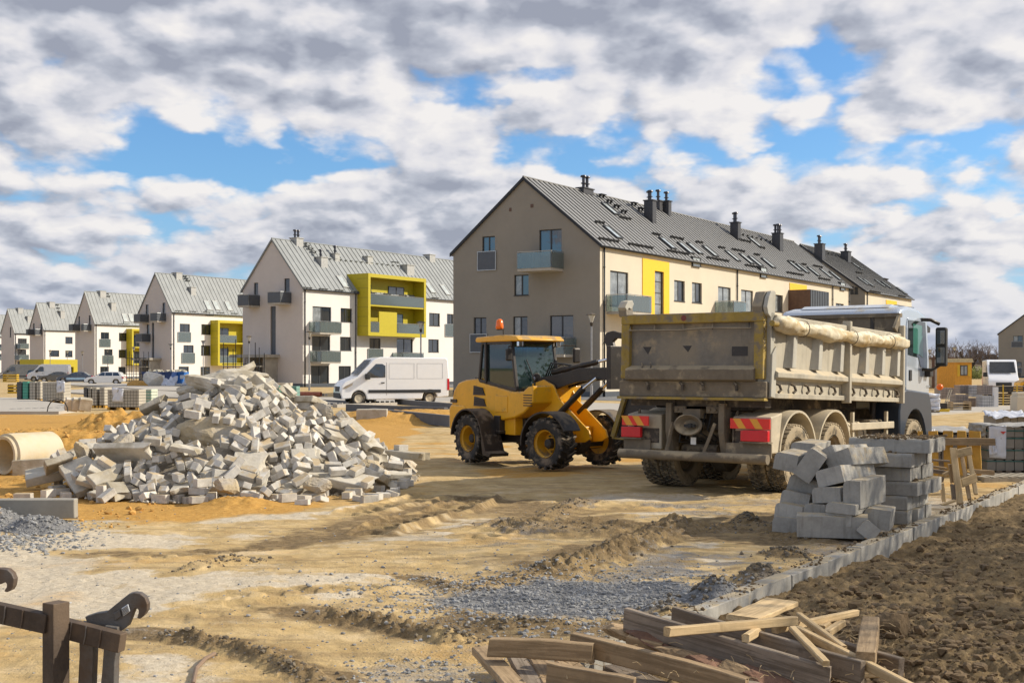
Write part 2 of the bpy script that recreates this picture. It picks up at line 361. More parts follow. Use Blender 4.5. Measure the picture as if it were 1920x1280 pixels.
    # far left excavated banks of orange sand
    for (cx, cy, rx, ry, h) in [(-9.4, 28.0, 2.2, 2.0, .52), (-12.6, 31.5, 3.4, 1.6, .34), (-8.2, 29.8, 1.9, 1.6, .40), (-16.5, 34, 3.2, 1.8, .32)]:
        d = np.hypot((X - cx) / rx, (Y - cy) / ry) * (1 + .35 * fbm(X * 1.2 + cx, Y * 1.2, 4, .6)); k = np.clip(1.25 - d, 0, 1)
        z = z + h * sst(k, 0, .8) * (1 + .18 * fbm(X * 4, Y * 4, 4, .6)); ms = np.maximum(ms, sst(k, 0, .2) * (1 + 0 * X))
    # bed of sand held by the dark kerb in the middle distance
    c = at(770, 47); d = np.hypot((X - c.x) / 2.9, (Y - c.y) / 3.2); k = np.clip(1.3 - d, 0, 1); z = z + .30 * sst(k, 0, .7) * (1 + .3 * fbm(X * 2.5, Y * 2.5, 4, .6)); ms = np.maximum(ms, sst(k, 0, .15))
    # the ground falls a little under the truck
    z = z - .10 * sst(Y, 19.5, 25) * (1 - sst(Y, 34, 50)) * sst(X, 3.2, 6.5)
    # soil strip right of the kerb
    kd = kerbd(X, Y); so_ = sst(kd, -.15, -.05) * (1 - sst(Y, 30, 38)) * sst(Y, 2, 4)
    soil = -.10 + .12 * sst(kd, .3, 3.0) + .05 * fbm(X * 1.7 + 3, Y * 1.7, 3) + fbm(X * .8, Y * .8, 3) * .10
    rid = 1 - np.abs(fbm(X * 2.6 + 40, Y * 2.6, 4, .6)) * 2.2
    soil = soil + rid * .035 + np.abs(fbm(X * 5.5, Y * 5.5, 4, .6)) * .05 + fbm(X * 15, Y * 15, 4, .65) * .03
    z = z * (1 - so_) + soil * so_
    mb = mb * (1 - so_) + so_; mg = mg * (1 - so_); mw = mw * (1 - so_); ms = ms * (1 - so_) + so_ * .30 * sst(fbm(X * 1.1, Y * 1.1 + 60, 4), .0, .5)  # sandy patches paint sunlit spots into the soil colour
    # dirt piled against the road side of the kerb
    q = sst(kd, -.9, -.25) * (1 - so_) * (1 - sst(Y, 14.5, 17)) * sst(fbm(X * 1.3 + 8, Y * 1.3, 3), -.3, .3); mb = np.maximum(mb, q * .8); mw = mw * (1 - q); mg = np.maximum(mg, q * .5)
    # flatten towards the pads
    z = z * (1 - sst(Y, 50, 62)) 
    gr = sst(Y, 300, 420)
    if want: return z, ms, mg, mb, mw, gr
    return z
def gz(x, y): return float(ground(np.array([x]), np.array([y]))[0])
def drop(u, v, lift=0):
    p = P(u, v); p.z = gz(p.x, p.y) + lift; return p
def build_ground():
    yn = np.exp(np.linspace(math.log(6.2), math.log(62), 860))
    ys = np.concatenate([[-400, -150, -60, -20, -6, -1, 1.5, 3, 4, 4.8, 5.6], yn, np.exp(np.linspace(math.log(66), math.log(5000), 34))])
    sn = np.linspace(-.5, .5, 640)
    so_ = np.array([.52, .56, .62, .7, .82, 1.0, 1.3, 1.8, 2.6, 4, 7]); so_ = np.concatenate([-so_[::-1], sn, so_])
    S, Y = np.meshgrid(so_, ys); wv = np.maximum(np.abs(Y), 4.5)
    X = S * wv + np.sign(S) * np.clip(np.abs(S) - 1.2, 0, 9) * 60
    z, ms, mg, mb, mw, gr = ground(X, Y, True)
    nr, nc = X.shape; co = np.stack([X, Y, z], -1).reshape(-1, 3)
    me = bpy.data.meshes.new('ground'); n = nr * nc; me.vertices.add(n); me.vertices.foreach_set('co', co.ravel())
    i = (np.arange(nr - 1)[:, None] * nc + np.arange(nc - 1)[None, :]).ravel()
    q = np.stack([i, i + 1, i + nc + 1, i + nc], -1); nf = len(q)
    me.loops.add(nf * 4); me.loops.foreach_set('vertex_index', q.ravel()); me.polygons.add(nf)
    me.polygons.foreach_set('loop_start', np.arange(nf) * 4); me.polygons.foreach_set('loop_total', np.full(nf, 4)); me.polygons.foreach_set('use_smooth', np.ones(nf, bool))
    me.update()
    a = me.color_attributes.new('mask', 'FLOAT_COLOR', 'POINT')
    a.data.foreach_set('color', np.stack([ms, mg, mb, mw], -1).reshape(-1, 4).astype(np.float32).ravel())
    a = me.attributes.new('grass', 'FLOAT', 'POINT'); a.data.foreach_set('value', gr.ravel().astype(np.float32))
    o = bpy.data.objects.new('ground', me); COL.objects.link(o); o['kind'] = 'structure'
    m = bpy.data.materials.new('ground_mat'); m.use_nodes = True; t = m.node_tree; t.nodes.clear(); g = NT(t)
    tc = g.n('ShaderNodeTexCoord'); v = tc.outputs['Object']
    at_ = g.n('ShaderNodeAttribute', attribute_name='mask'); sc = g.n('ShaderNodeSeparateColor', {0: at_.outputs['Color']})
    grn = g.n('ShaderNodeAttribute', attribute_name='grass').outputs['Fac']
    n1 = g.noise(v, 1.7, 8, .65); n2 = g.noise(v, 14, 8, .7); n3 = g.noise(v, 70, 6, .7)
    mp = g.n('ShaderNodeMapping', {0: v, 2: (0, 0, R(-14)), 3: (.35, 2.4, 1)}); n4 = g.noise(mp.outputs[0], 2.2, 7, .65)
    base = g.ramp(n1, [(.3, (.37, .25, .11)), (.5, (.53, .385, .185)), (.7, (.66, .51, .30))])
    base = g.mix(g.m('MULTIPLY', g.smooth(n4, .48, .62), .5), base, (.26, .185, .10, 1))
    def msk(s, amt=.5, lo=.35, hi=.65): 
        return g.smooth(g.m('ADD', s, g.m('MULTIPLY', g.m('SUBTRACT', g.m('ADD', g.m('MULTIPLY', n2, .6), g.m('MULTIPLY', n1, .4)), .5), amt * 2)), lo, hi)
    sand = g.ramp(n2, [(.3, (.40, .205, .048)), (.55, (.53, .30, .078)), (.75, (.62, .39, .13))])
    grv = g.ramp(n2, [(.3, (.125, .125, .125)), (.52, (.215, .215, .215)), (.75, (.33, .32, .31))])
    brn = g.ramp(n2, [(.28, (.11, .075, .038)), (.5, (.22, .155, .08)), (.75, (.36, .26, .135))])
    wht = g.ramp(n2, [(.3, (.45, .37, .26)), (.6, (.62, .54, .41)), (.8, (.72, .65, .53))])
    c = g.mix(msk(at_.outputs['Alpha'], .55, .35, .8), base, wht)
    c = g.mix(msk(sc.outputs[0], .45, .3, .75), c, sand)
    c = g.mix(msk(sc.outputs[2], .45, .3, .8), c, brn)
    c = g.mix(msk(sc.outputs[1], .5, .35, .75), c, grv)
    c = g.mix(g.m('MULTIPLY', g.smooth(n3, .52, .75), .35), c, (.12, .09, .06, 1))
    c = g.mix(g.m('MULTIPLY', g.smooth(n3, .42, .25), .3), c, (.55, .47, .36, 1))
    c = g.mix(grn, c, (.16, .17, .055, 1))
    vo = g.n('ShaderNodeTexVoronoi', {0: v, 'Scale': 34.0}, feature='F1'); st = g.smooth(vo.outputs['Distance'], .45, .1)
    gsel = g.m('MULTIPLY', st, g.m('ADD', g.m('MULTIPLY', sc.outputs[1], .9), .12))
    c = g.mix(g.m('MULTIPLY', gsel, g.smooth(vo.outputs['Color'], .55, .9)), c, (.40, .40, .41, 1))
    hgt = g.m('ADD', g.m('MULTIPLY', n2, .016), g.m('ADD', g.m('MULTIPLY', n3, .007), g.m('MULTIPLY', gsel, .012)))
    bn = g.n('ShaderNodeBump', {'Strength': 1.0, 'Distance': 1.0, 'Height': hgt})
    bs = g.n('ShaderNodeBsdfPrincipled', {'Base Color': c, 'Roughness': .95, 'Specular IOR Level': .15, 'Normal': bn.outputs[0]})
    g.n('ShaderNodeOutputMaterial', {0: bs.outputs[0]}); me.materials.append(m)
    return o
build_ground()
# loose stones and clods, uncountable
def rockmesh(seed, sub=1, rough=.28, flat=.7, blocky=False):
    import bmesh
    r = random.Random(seed); bm = bmesh.new(); bmesh.ops.create_icosphere(bm, subdivisions=sub, radius=1)
    off = Vector((r.random() * 50, r.random() * 50, r.random() * 50))
    for v in bm.verts:
        n_ = v.co.normalized(); k = 1 + rough * 2 * mn.noise(n_ * 1.2 + off) + rough * .8 * mn.noise(n_ * 3.1 + off)
        if blocky: k *= .78 / max(abs(n_.x), abs(n_.y), abs(n_.z), .62)
        v.co = n_ * k; v.co.z *= flat
    vs = np.array([v.co[:] for v in bm.verts]); fs = np.array([[v.index for v in f.verts] for f in bm.faces]); bm.free(); return vs, fs
def scatter(name, pts, sizes, mats, seed, flat=.7, sub=1, kind='stuff', sink=.3, rough=.28, smooth=False):
    bases = [rockmesh(seed + i, sub, rough, flat) for i in range(5)]; V = []; Fc = []; b = 0; r = np.random.RandomState(seed)
    pts = np.array(pts); zz = ground(pts[:, 0], pts[:, 1])
    for i, (p, s) in enumerate(zip(pts, sizes)):
        vs, fs = bases[i % 5]; a = r.rand() * 6.28; c, s_ = math.cos(a), math.sin(a); e = r.uniform(.7, 1.3)
        q = vs * (s, s * e, s); q = np.stack([q[:, 0] * c - q[:, 1] * s_, q[:, 0] * s_ + q[:, 1] * c, q[:, 2]], -1) + (p[0], p[1], zz[i] + s * flat * (1 - sink) * .5)
        V.append(q); Fc.append(fs + b); b += len(vs)
    V = np.concatenate(V); Fc = np.concatenate(Fc); me = bpy.data.meshes.new(name); me.from_pydata(V.tolist(), [], Fc.tolist()); me.materials.append(mats)
    if smooth: me.polygons.foreach_set('use_smooth', [True] * len(Fc))
    o = bpy.data.objects.new(name, me); COL.objects.link(o); o['kind'] = kind; return o
M_STONE = mat('loose_stone', (.27, .27, .265), .9, var=.5, sc=6, rnd=0)
M_CLOD = mat('soil_clod', (.17, .115, .06), .98, var=.35, sc=9, bump=.006, bsc=60)
M_CLODG = mat('grey_clod', (.17, .14, .10), .98, var=.3, sc=9, bump=.006, bsc=60)
M_SANDC = mat('sand_clod', (.50, .28, .075), .98, var=.25, sc=9, bump=.006, bsc=60)
def do_scatter():
    r = np.random.RandomState(3); pts = []; sz = []
    gc = P(1100, 1118)
    while len(pts) < 4200:
        x, y = gc.x + r.randn() * .95, gc.y + r.randn() * .75
        if kerbd(x, y) < -.1: pts.append((x, y)); sz.append(.007 + .018 * r.rand() ** 3)
    for i in range(1800):
        v = r.uniform(925, 1290); u = r.uniform(0, 1500); p = P(u, v)
        if kerbd(p.x, p.y) < -.1: pts.append((p.x, p.y)); sz.append(.004 + .012 * r.rand() ** 5)
    for i in range(1500):
        c = P(r.uniform(-60, 130), r.uniform(975, 1030)); pts.append((c.x + r.randn() * .2, c.y + r.randn() * .3)); sz.append(.008 + .022 * r.rand() ** 2)
    for i in range(260):
        c = P(r.uniform(640, 1040), r.uniform(1235, 1290)); pts.append((c.x, c.y)); sz.append(.006 + .014 * r.rand() ** 2)
    tag(scatter('gravel', pts, sz, M_STONE, 20, .65), 'loose grey crushed stone spread over the haul road', 'gravel', kind='stuff')
    pts = []; sz = []
    while len(pts) < 2600:
        v = 870 + 420 * r.rand() ** .8; u = r.uniform(1300, 2000); p = P(u, v); kd = kerbd(p.x, p.y)
        if kd > .16: pts.append((p.x, p.y)); sz.append(.010 + .042 * r.rand() ** 4)
    tag(scatter('soil_clods', pts, sz, M_CLOD, 30, .75, rough=.3), 'crumbly brown soil clods right of the kerb', 'soil', kind='stuff')
    pts = []; sz = []
    for pth, wd, h, tone in RIDGES:
        for i in range(150):
            k = r.randint(0, len(pth) - 1); t = r.rand(); x = pth[k][0] * (1 - t) + pth[k + 1][0] * t + r.randn() * wd * .5; y = pth[k][1] * (1 - t) + pth[k + 1][1] * t + r.randn() * wd * .4
            pts.append((x, y)); sz.append(.006 + .018 * r.rand() ** 3)
    for u, v, rad, h, tone in HEAPS[:6]:
        c = P(u, v)
        for i in range(160): pts.append((c.x + r.randn() * rad * .5, c.y + r.randn() * rad * .5)); sz.append(.007 + .022 * r.rand() ** 3)
    tag(scatter('dirt_lumps', pts, sz, M_CLODG, 40, .8, rough=.3), 'grey brown lumps of dirt along the wheel ridges', 'dirt', kind='stuff')
    pts = []; sz = []
    for i in range(2400):
        x = r.uniform(-16, -4.5); y = r.uniform(15, 33); pts.append((x, y)); sz.append(.012 + .06 * r.rand() ** 5)
    tag(scatter('sand_clods', pts, sz, M_SANDC, 50, .8, rough=.3), 'orange sand clods around the excavated banks', 'sand', kind='stuff')
do_scatter()
# ------------------------------------------------------------------ buildings
M_TAUPE = mat('render_taupe', (.255, .235, .20), .92, var=.06, sc=.5, bump=.004, bsc=18)
M_CREAM = mat('render_cream', (.60, .54, .43), .92, var=.05, sc=.5, bump=.004, bsc=18)
M_PINK = mat('render_blush', (.52, .48, .455), .92, var=.05, sc=.5, bump=.004, bsc=18)
M_WHITE = mat('render_white', (.74, .71, .675), .92, var=.04, sc=.5, bump=.004, bsc=18)
M_ROOFD = mat('roof_dark', (.25, .25, .245), .5, .1, var=.05, sc=.8)
M_ROOFL = mat('roof_light', (.27, .285, .285), .65, .0, var=.12, sc=.8)
M_SEAMD = mat('seam_dark', (.045, .045, .045), .5, .2)
M_SEAML = mat('seam_light', (.20, .21, .205), .5, .3)
M_FRAME = mat('window_frame', (.035, .038, .042), .5, var=.05)
M_PANE = glass('window_glass', (.018, .024, .03), .03)
M_PANEC = mat('curtained_glass', (.24, .26, .27), .12, var=.5, sc=1.6, spec=1)
M_SKYP = mat('skylight_glass', (.44, .48, .47), .12, var=.2, sc=1, spec=1)
M_STEEL = mat('galvanised', (.42, .44, .45), .4, .8, var=.15)
M_SLAB = mat('balcony_slab', (.40, .37, .32), .9, var=.12)
M_RAILG = glass('balcony_glass', (.22, .27, .27), .1, .55, (.72, .8, .78))
M_RAILD = mat('balcony_sheet', (.085, .095, .11), .45, .3, var=.1)
M_YEL = mat('yellow_panel', (.86, .50, .01), .55, var=.05)
M_LIME = mat('lime_panel', (.47, .385, .01), .55, var=.06)
M_CHIM = mat('chimney_dark', (.055, .055, .06), .5, .3)
M_CHIML = mat('chimney_light', (.40, .40, .385), .6, .2)
M_FLUE = mat('steel_flue', (.07, .07, .08), .35, .7)
M_DARK = mat('dark_metal', (.028, .030, .034), .5, .4)
M_BROWNM = mat('brown_metal', (.115, .065, .045), .5, .3)
M_CONC = mat('bare_concrete', (.34, .32, .28), .92, var=.18, sc=2, bump=.004)
def clip_poly(pl_, a, b, c):
    out = []; n = len(pl_)
    for i in range(n):
        p, q = pl_[i], pl_[(i + 1) % n]; dp = a * p[0] + b * p[1] + c; dq = a * q[0] + b * q[1] + c
        if dp >= 0: out.append(p)
        if (dp >= 0) != (dq >= 0):
            t = dp / (dp - dq); out.append((p[0] + (q[0] - p[0]) * t, p[1] + (q[1] - p[1]) * t))
    return out
def wall(mb, w0, w1, z0, z1, holes, fn, dep=.16, clips=(), flip=False):
    """wall surface in (a, z) with rectangular openings; fn(a, z, d) gives the 3D point, d inward"""
    xs = sorted({w0, w1, *[h[0] for h in holes], *[h[1] for h in holes]}); zs = sorted({z0, z1, *[h[2] for h in holes], *[h[3] for h in holes]})
    for i in range(len(xs) - 1):
        for j in range(len(zs) - 1):
            cx, cz = (xs[i] + xs[i + 1]) / 2, (zs[j] + zs[j + 1]) / 2
            if any(h[0] < cx < h[1] and h[2] < cz < h[3] for h in holes): continue
            q = [(xs[i], zs[j]), (xs[i + 1], zs[j]), (xs[i + 1], zs[j + 1]), (xs[i], zs[j + 1])]
            for c in clips:
                q = clip_poly(q, *c)
                if len(q) < 3: break
            if len(q) < 3: continue
            vs = [fn(a, z, 0) for a, z in q]; mb.add(vs, [tuple(range(len(q)))[::-1] if flip else tuple(range(len(q)))])
    for a0, a1, b0, b1 in holes:
        c = [(a0, b0), (a1, b0), (a1, b1), (a0, b1)]
        for k in range(4):
            p, q = c[k], c[(k + 1) % 4]; vs = [fn(*p, 0), fn(*q, 0), fn(*q, dep), fn(*p, dep)]
            mb.add(vs, [(0, 1, 2, 3) if flip else (3, 2, 1, 0)])
WCACHE = {}
class Building:
    def __init__(s, name, u, v, base, L, Wd, zr, gmat, fmat, roof, seam, ze, label, cat='apartment building', group='gabled apartment blocks', seam_d=.55):
        h = V0 - v; D = F * (ze - EYE) / h; s.o = at(u, D); s.L, s.W, s.ze, s.zr = L, Wd, ze, zr
        s.root = thing(name, s.o, YAW, label, cat, group); s.gm, s.fm, s.rm, s.sm = gmat, fmat, roof, seam
        s.fh = []; s.gh = []; s.sd = seam_d; s.slope = (zr - ze) / (Wd / 2)
        s.inv = Matrix.Rotation(-YAW, 3, 'Z')
    def ray(s, u, v):
        d = s.inv @ Vector(((u - U0) / F, 1, (V0 - v) / F)); o = s.inv @ (Vector((0, 0, EYE)) - Vector((s.o.x, s.o.y, 0))); return o, d
    def fa(s, u, v, y=0.0):      # hit facade plane y -> (x, z)
        o, d = s.ray(u, v); t = (y - o.y) / d.y; return o.x + d.x * t, o.z + d.z * t
    def ga(s, u, v, x=0.0):      # hit gable plane x -> (y, z)
        o, d = s.ray(u, v); t = (x - o.x) / d.x; return o.y + d.y * t, o.z + d.z * t
    def ro(s, u, v):             # hit front roof slope -> (x, y)
        o, d = s.ray(u, v); # z = ze + slope*y
        t = (s.ze + .12 + s.slope * o.y - o.z) / (d.z - s.slope * d.y); return o.x + d.x * t, o.y + d.y * t
    def window(s, side, a0, a1, z0, z1, panes=2, curtain=False, d=.11, par=None, sill=True):
        par = par or s.root; w, h = a1 - a0, z1 - z0; mb = MB(); fr = .07
        mb.box(-fr * 0, w, 0, .07, 0, fr); mb.box(0, w, 0, .07, h - fr, h); mb.box(0, fr, 0, .07, fr, h - fr); mb.box(w - fr, w, 0, .07, fr, h - fr)
        for k in range(1, panes): mb.box(w * k / panes - .05, w * k / panes + .05, 0, .07, fr, h - fr)
        if side == 'f': M = T(a0, d, z0)
        else: M = T(d, a1, z0) @ RZ(-PI / 2)
        o = mb.build('window', M_FRAME, par); o.matrix_local = M
        for k in range(panes):
            x0 = fr if k == 0 else w * k / panes + .05; x1 = w - fr if k == panes - 1 else w * (k + 1) / panes - .05
            p = MB(); p.box(x0, x1, .03, .05, fr, h - fr); p.build('pane', M_PANEC if curtain and (k == 0 or curtain == 2) else M_PANE, o)
        if sill:
            p = MB(); p.box(-.04, w + .04, -d - .05, 0, -.035, 0.0); p.build('sill', M_FRAME, o)
        return o
    def fwin(s, u0, v0, u1, v1, panes=2, curtain=False, full=False, hmin=None):
        x0, z1 = s.fa(u0, v0); x1, _ = s.fa(u1, v0); um = (u0 + u1) / 2; _, z1 = s.fa(um, v0); _, z0 = s.fa(um, v1)
        if full: z0 = max(z1 - 2.25, .1)
        s.fh.append((x0, x1, z0, z1)); return s.window('f', x0, x1, z0, z1, panes, curtain, sill=not full)
    def gwin(s, u0, v0, u1, v1, panes=2, curtain=False, full=False):
        um = (u0 + u1) / 2; y1, _ = s.ga(u0, v0); y0, _ = s.ga(u1, v0); _, z1 = s.ga(um, v0); _, z0 = s.ga(um, v1)
        if full: z0 = z1 - 2.25
        s.gh.append((y0, y1, z0, z1)); return s.window('g', y0, y1, z0, z1, panes, curtain, sill=not full)
    def balcony(s, side, a0, a1, z0, h=1.1, p=1.4, sheet=False, slab=.18):
        # local frame: X along wall, -Y outwards
        w = a1 - a0; M = T(a0, 0, z0) if side == 'f' else T(0, a1, z0) @ RZ(-PI / 2)
        mb = MB(); mb.box(0, w, -p, 0.0, -slab, 0); o = mb.build('balcony', M_SLAB, s.root); o.matrix_local = M
        r = MB()
        for (x0, y0, x1, y1) in ((0, -p, w, -p), (0, -p, 0, 0), (w, -p, w, 0)):
            n = max(1, round(math.hypot(x1 - x0, y1 - y0) / 1.1))
            r.tube([(x0, y0, h), (x1, y1, h)], .028, 6)
            for k in range(n + 1):
                x, y = x0 + (x1 - x0) * k / n, y0 + (y1 - y0) * k / n; r.box(x - .022, x + .022, y - .022, y + .022, 0, h)
        r.build('railing', M_STEEL, o)
        for (x0, y0, x1, y1) in ((0, -p, w, -p), (0, -p, 0, 0), (w, -p, w, 0)):
            g = MB(); e = .012
            if y0 == y1: g.box(x0 + .03, x1 - .03, y0 - e - .03, y0 + e - .03, .0, h - .06)
            else: g.box(x0 - e - (.03 if x0 == 0 else -.03), x0 + e - (.03 if x0 == 0 else -.03), y0 + .03, -.02, .0, h - .06)
            g.build('railing_panel', M_RAILD if sheet else M_RAILG, o)
        return o
    def french(s, side, a0, a1, z0, z1, sheet=False):
        w = a1 - a0; h = z1 - z0; M = T(a0, -.05, z0) if side == 'f' else T(-.05, a1, z0) @ RZ(-PI / 2)
        mb = MB()
        for q in ((0, w, h - .05, h), (0, w, 0, .05), (0, .05, .05, h - .05), (w - .05, w, .05, h - .05)): mb.box(q[0], q[1], -.05, 0, q[2], q[3])
        o = mb.build('guard_rail', M_STEEL, s.root); o.matrix_local = M
        g = MB(); g.box(.05, w - .05, -.035, -.015, .05, h - .05); g.build('railing_panel', M_RAILD if sheet else M_RAILG, o)
    def skylight(s, u, v, w=.85, l=1.45, up=None):
        x, y = s.ro(u, v); ang = math.atan(s.slope); M = T(x, y, s.ze + .12 + s.slope * y) @ RX(ang)
        mb = MB()
        for q in ((-w / 2, w / 2, -l / 2, -l / 2 + .09), (-w / 2, w / 2, l / 2 - .09, l / 2), (-w / 2, -w / 2 + .09, -l / 2 + .09, l / 2 - .09), (w / 2 - .09, w / 2, -l / 2 + .09, l / 2 - .09)): mb.box(*q, 0, .13)
        o = mb.build('skylight', M_FRAME if s.rm is M_ROOFD else M_CHIML, s.root); o.matrix_local = M
        g = MB(); g.box(-w / 2 + .09, w / 2 - .09, -l / 2 + .09, l / 2 - .09, .02, .10); g.build('pane', M_SKYP, o)
    def guard(s, u, v, n=4, col=None):
        x, y = s.ro(u, v); ang = math.atan(s.slope); M = T(x, y, s.ze + .12 + s.slope * y) @ RX(ang); mb = MB()
        for k in range(n):
            c = (k - (n - 1) / 2) * .5; mb.box(c - .18, c + .18, -.05, .0, .02, .16); mb.box(c - .03, c + .03, -.14, .10, .0, .05)
        mb.tube([(-n * .25, -.03, .17), (n * .25, -.03, .17)], .02, 5)
        o = mb.build('snow_guard', M_DARK if s.rm is M_ROOFD else M_SEAML, s.root); o.matrix_local = M
    def step(s, u, v):
        x, y = s.ro(u, v); z = s.ze + .12 + s.slope * y; mb = MB(); mb.box(-.38, .38, -.28, .02, .22, .27)
        mb.prism([(-.05, 0), (.02, 0), (.02, .22), (-.22, .22)], -.3, -.26, 'x'); mb.prism([(-.05, 0), (.02, 0), (.02, .22), (-.22, .22)], .26, .3, 'x')
        o = mb.build('roof_step', M_DARK if s.rm is M_ROOFD else M_SEAML, s.root); o.matrix_local = T(x, y, z)
    def chimney(s, u, v, w, l, h, flues=(), fh=.75, light=False, ridge=False):
        q_ = .68 if not light else .8; w, l = w * q_, l * q_; h *= .82; fh *= .9; flues = [(a * q_, b * q_) for a, b in flues]
        if ridge: y = s.W / 2; o_, d = s.ray(u, v); t = (y - o_.y) / d.y; x = o_.x + d.x * t; z = s.zr
        else: x, y = s.ro(u, v); z = s.ze + s.slope * y
        mb = MB(); mb.box(-w / 2, w / 2, -l / 2, l / 2, -.9, h); mb.box(-w / 2 - .07, w / 2 + .07, -l / 2 - .07, l / 2 + .07, h, h + .08)
        o = mb.build('chimney', M_CHIML if light else M_CHIM, s.root); o.matrix_local = T(x, y, z)
        for fx, fy in flues:
            f = MB(); f.lathe([(.11, h + .08), (.11, h + fh)], 12, M=T(fx, fy, 0)); f.lathe([(.20, h + fh * .45), (.20, h + fh * .52)], 12, M=T(fx, fy, 0)); f.lathe([(.21, h + fh), (.24, h + fh + .03), (.20, h + fh + .14), (.02, h + fh + .18)], 12, M=T(fx, fy, 0))
            f.build('flue', M_FLUE, o, smooth=True).data.set_sharp_from_angle(angle=R(40)) 
    def pipe(s, u, side='f', off=.12, x=None):
        if x is None: x, _ = s.fa(u, 600)
        mb = MB(); mb.tube([(x, -.09, 0.0), (x, -.09, s.ze - .05)], .06, 8)
        for z in (1, 3.5, 6, 8.5): mb.lathe([(.075, z), (.075, z + .08)], 8, M=T(x, -.09, 0))
        mb.build('downpipe', M_DARK if s.rm is M_ROOFD else M_CHIM, s.root, smooth=True)
    def finish(s, back=True):
        mb = MB(); mb.cur = 0
        wall(mb, 0, s.W, 0, s.zr + 1, s.gh, lambda a, z, d: (d, a, z), clips=[(s.slope, -1, s.ze), (-s.slope, -1, s.ze + s.slope * s.W)], flip=True)
        fl = [(s.L, 0, 0), (s.L, s.W, 0), (s.L, s.W, s.ze), (s.L, s.W / 2, s.zr), (s.L, 0, s.ze)]; mb.add(fl, [(0, 1, 2, 3, 4)])
        mb.cur = 1; wall(mb, 0, s.L, 0, s.ze, s.fh, lambda a, z, d: (a, d, z))
        mb.add([(0, s.W, 0), (s.L, s.W, 0), (s.L, s.W, s.ze), (0, s.W, s.ze)], [(3, 2, 1, 0)])
        mb.build('wall', [s.gm, s.fm], s.root)
        # dark room behind openings
        # plinth
        p = MB(); p.box(-.03, s.L + .03, -.03, .0, 0, .35); p.box(-.03, 0, 0, s.W + .03, 0, .35); p.build('plinth', M_RAILD, s.root)
        oh = .12; r = MB(); sl = s.slope; th = .16; y0 = -.22
        prof = [(y0, s.ze + y0 * sl - .04), (y0, s.ze + y0 * sl + .12), (s.W / 2, s.zr + .12), (s.W - y0, s.ze + y0 * sl + .12), (s.W - y0, s.ze + y0 * sl - .04), (s.W / 2, s.zr - .04)]
        vs = [(-oh, *p_) for p_ in prof] + [(s.L + oh, *p_) for p_ in prof]; n = 6
        r.add(vs, [(0, 5, 4, 3, 2, 1)[::-1][::-1], (6, 7, 8, 9, 10, 11)] + [(i, i + n, (i + 1) % n + n, (i + 1) % n) for i in range(6)])
        ro = r.build('roof', s.rm, s.root)
        bm_ = ro.data
        sm = MB(); k = 0; x = .35; e = .028; nn = math.hypot(1, sl)
        while x < s.L:
            for sg in (0, 1):
                a = (x, y0 + .02, s.ze + y0 * sl + .12); b = (x, s.W / 2, s.zr + .12)
                if sg: a = (x, s.W - a[1], a[2])
                up = Vector((0, -sl / nn if not sg else sl / nn, 1 / nn)) * .055
                va = [Vector(a) + Vector((-e / 2, 0, 0)), Vector(a) + Vector((e / 2, 0, 0)), Vector(b) + Vector((e / 2, 0, 0)), Vector(b) + Vector((-e / 2, 0, 0))]
                sm.add([*va, *[q + up for q in va]], [(4, 5, 6, 7), (0, 1, 5, 4), (1, 2, 6, 5), (3, 0, 4, 7)])
            x += s.sd
        tag(sm.build('standing_seams', s.sm, ro), kind='stuff')
        c = MB(); c.tube([(-oh, s.W / 2, s.zr + .14), (s.L + oh, s.W / 2, s.zr + .14)], .07, 6); c.build('ridge_cap', s.rm, ro)
        g = MB(); g.tube([(-oh, y0 - .05, s.ze + y0 * sl + .03), (s.L + oh, y0 - .05, s.ze + y0 * sl + .03)], .075, 8); g.build('gutter', M_DARK if s.rm is M_ROOFD else M_CHIM, ro, smooth=True)
        v_ = MB()
        for sg in (0, 1):
            a = (y0, s.ze + y0 * sl + .14) if not sg else (s.W - y0, s.ze + y0 * sl + .14); b = (s.W / 2, s.zr + .14)
            v_.add([(-oh - .03, a[0], a[1]), (-oh - .03, b[0], b[1]), (-oh - .03, b[0], b[1] - .24), (-oh - .03, a[0], a[1] - .24), (-oh + .05, a[0], a[1]), (-oh + .05, b[0], b[1]), (-oh + .05, b[0], b[1] - .24), (-oh + .05, a[0], a[1] - .24)],
                   [(0, 1, 2, 3), (4, 7, 6, 5), (0, 4, 5, 1), (3, 2, 6, 7)])
        v_.build('verge_trim', M_DARK if s.rm is M_ROOFD else M_SEAML, ro)
def bal_f(b, u0, u1, vb, vt=None, p=1.4, sheet=False, h=1.1):
    x0, _ = b.fa(u0, vb); x1, z0 = b.fa(u1, vb, -p); _, z0 = b.fa((u0 + u1) / 2, vb, -p); b.balcony('f', x0, x1, z0, h, p, sheet)
def bal_g(b, u0, u1, vb, p=1.4, sheet=True, h=1.1):
    # u0 = left outer corner, u1 = right end where the balcony meets the gable
    y1, _ = b.ga(u0, vb, -p); y0, _ = b.ga(u1, vb, 0); _, z0 = b.ga((u0 + u1) / 2, vb, -p); b.balcony('g', y0, y1, z0, h, p, sheet)
def fr_f(b, u0, v0, u1, v1, sheet=False):
    x0, z1 = b.fa(u0, v0); x1, _ = b.fa(u1, v0); _, z0 = b.fa(u0, v1); b.french('f', x0, x1, z0, z1, sheet)
def fr_g(b, u0, v0, u1, v1, sheet=True):
    y1, z1 = b.ga(u0, v0); y0, _ = b.ga(u1, v0); _, z0 = b.ga(u0, v1); b.french('g', y0, y1, z0, z1, sheet)
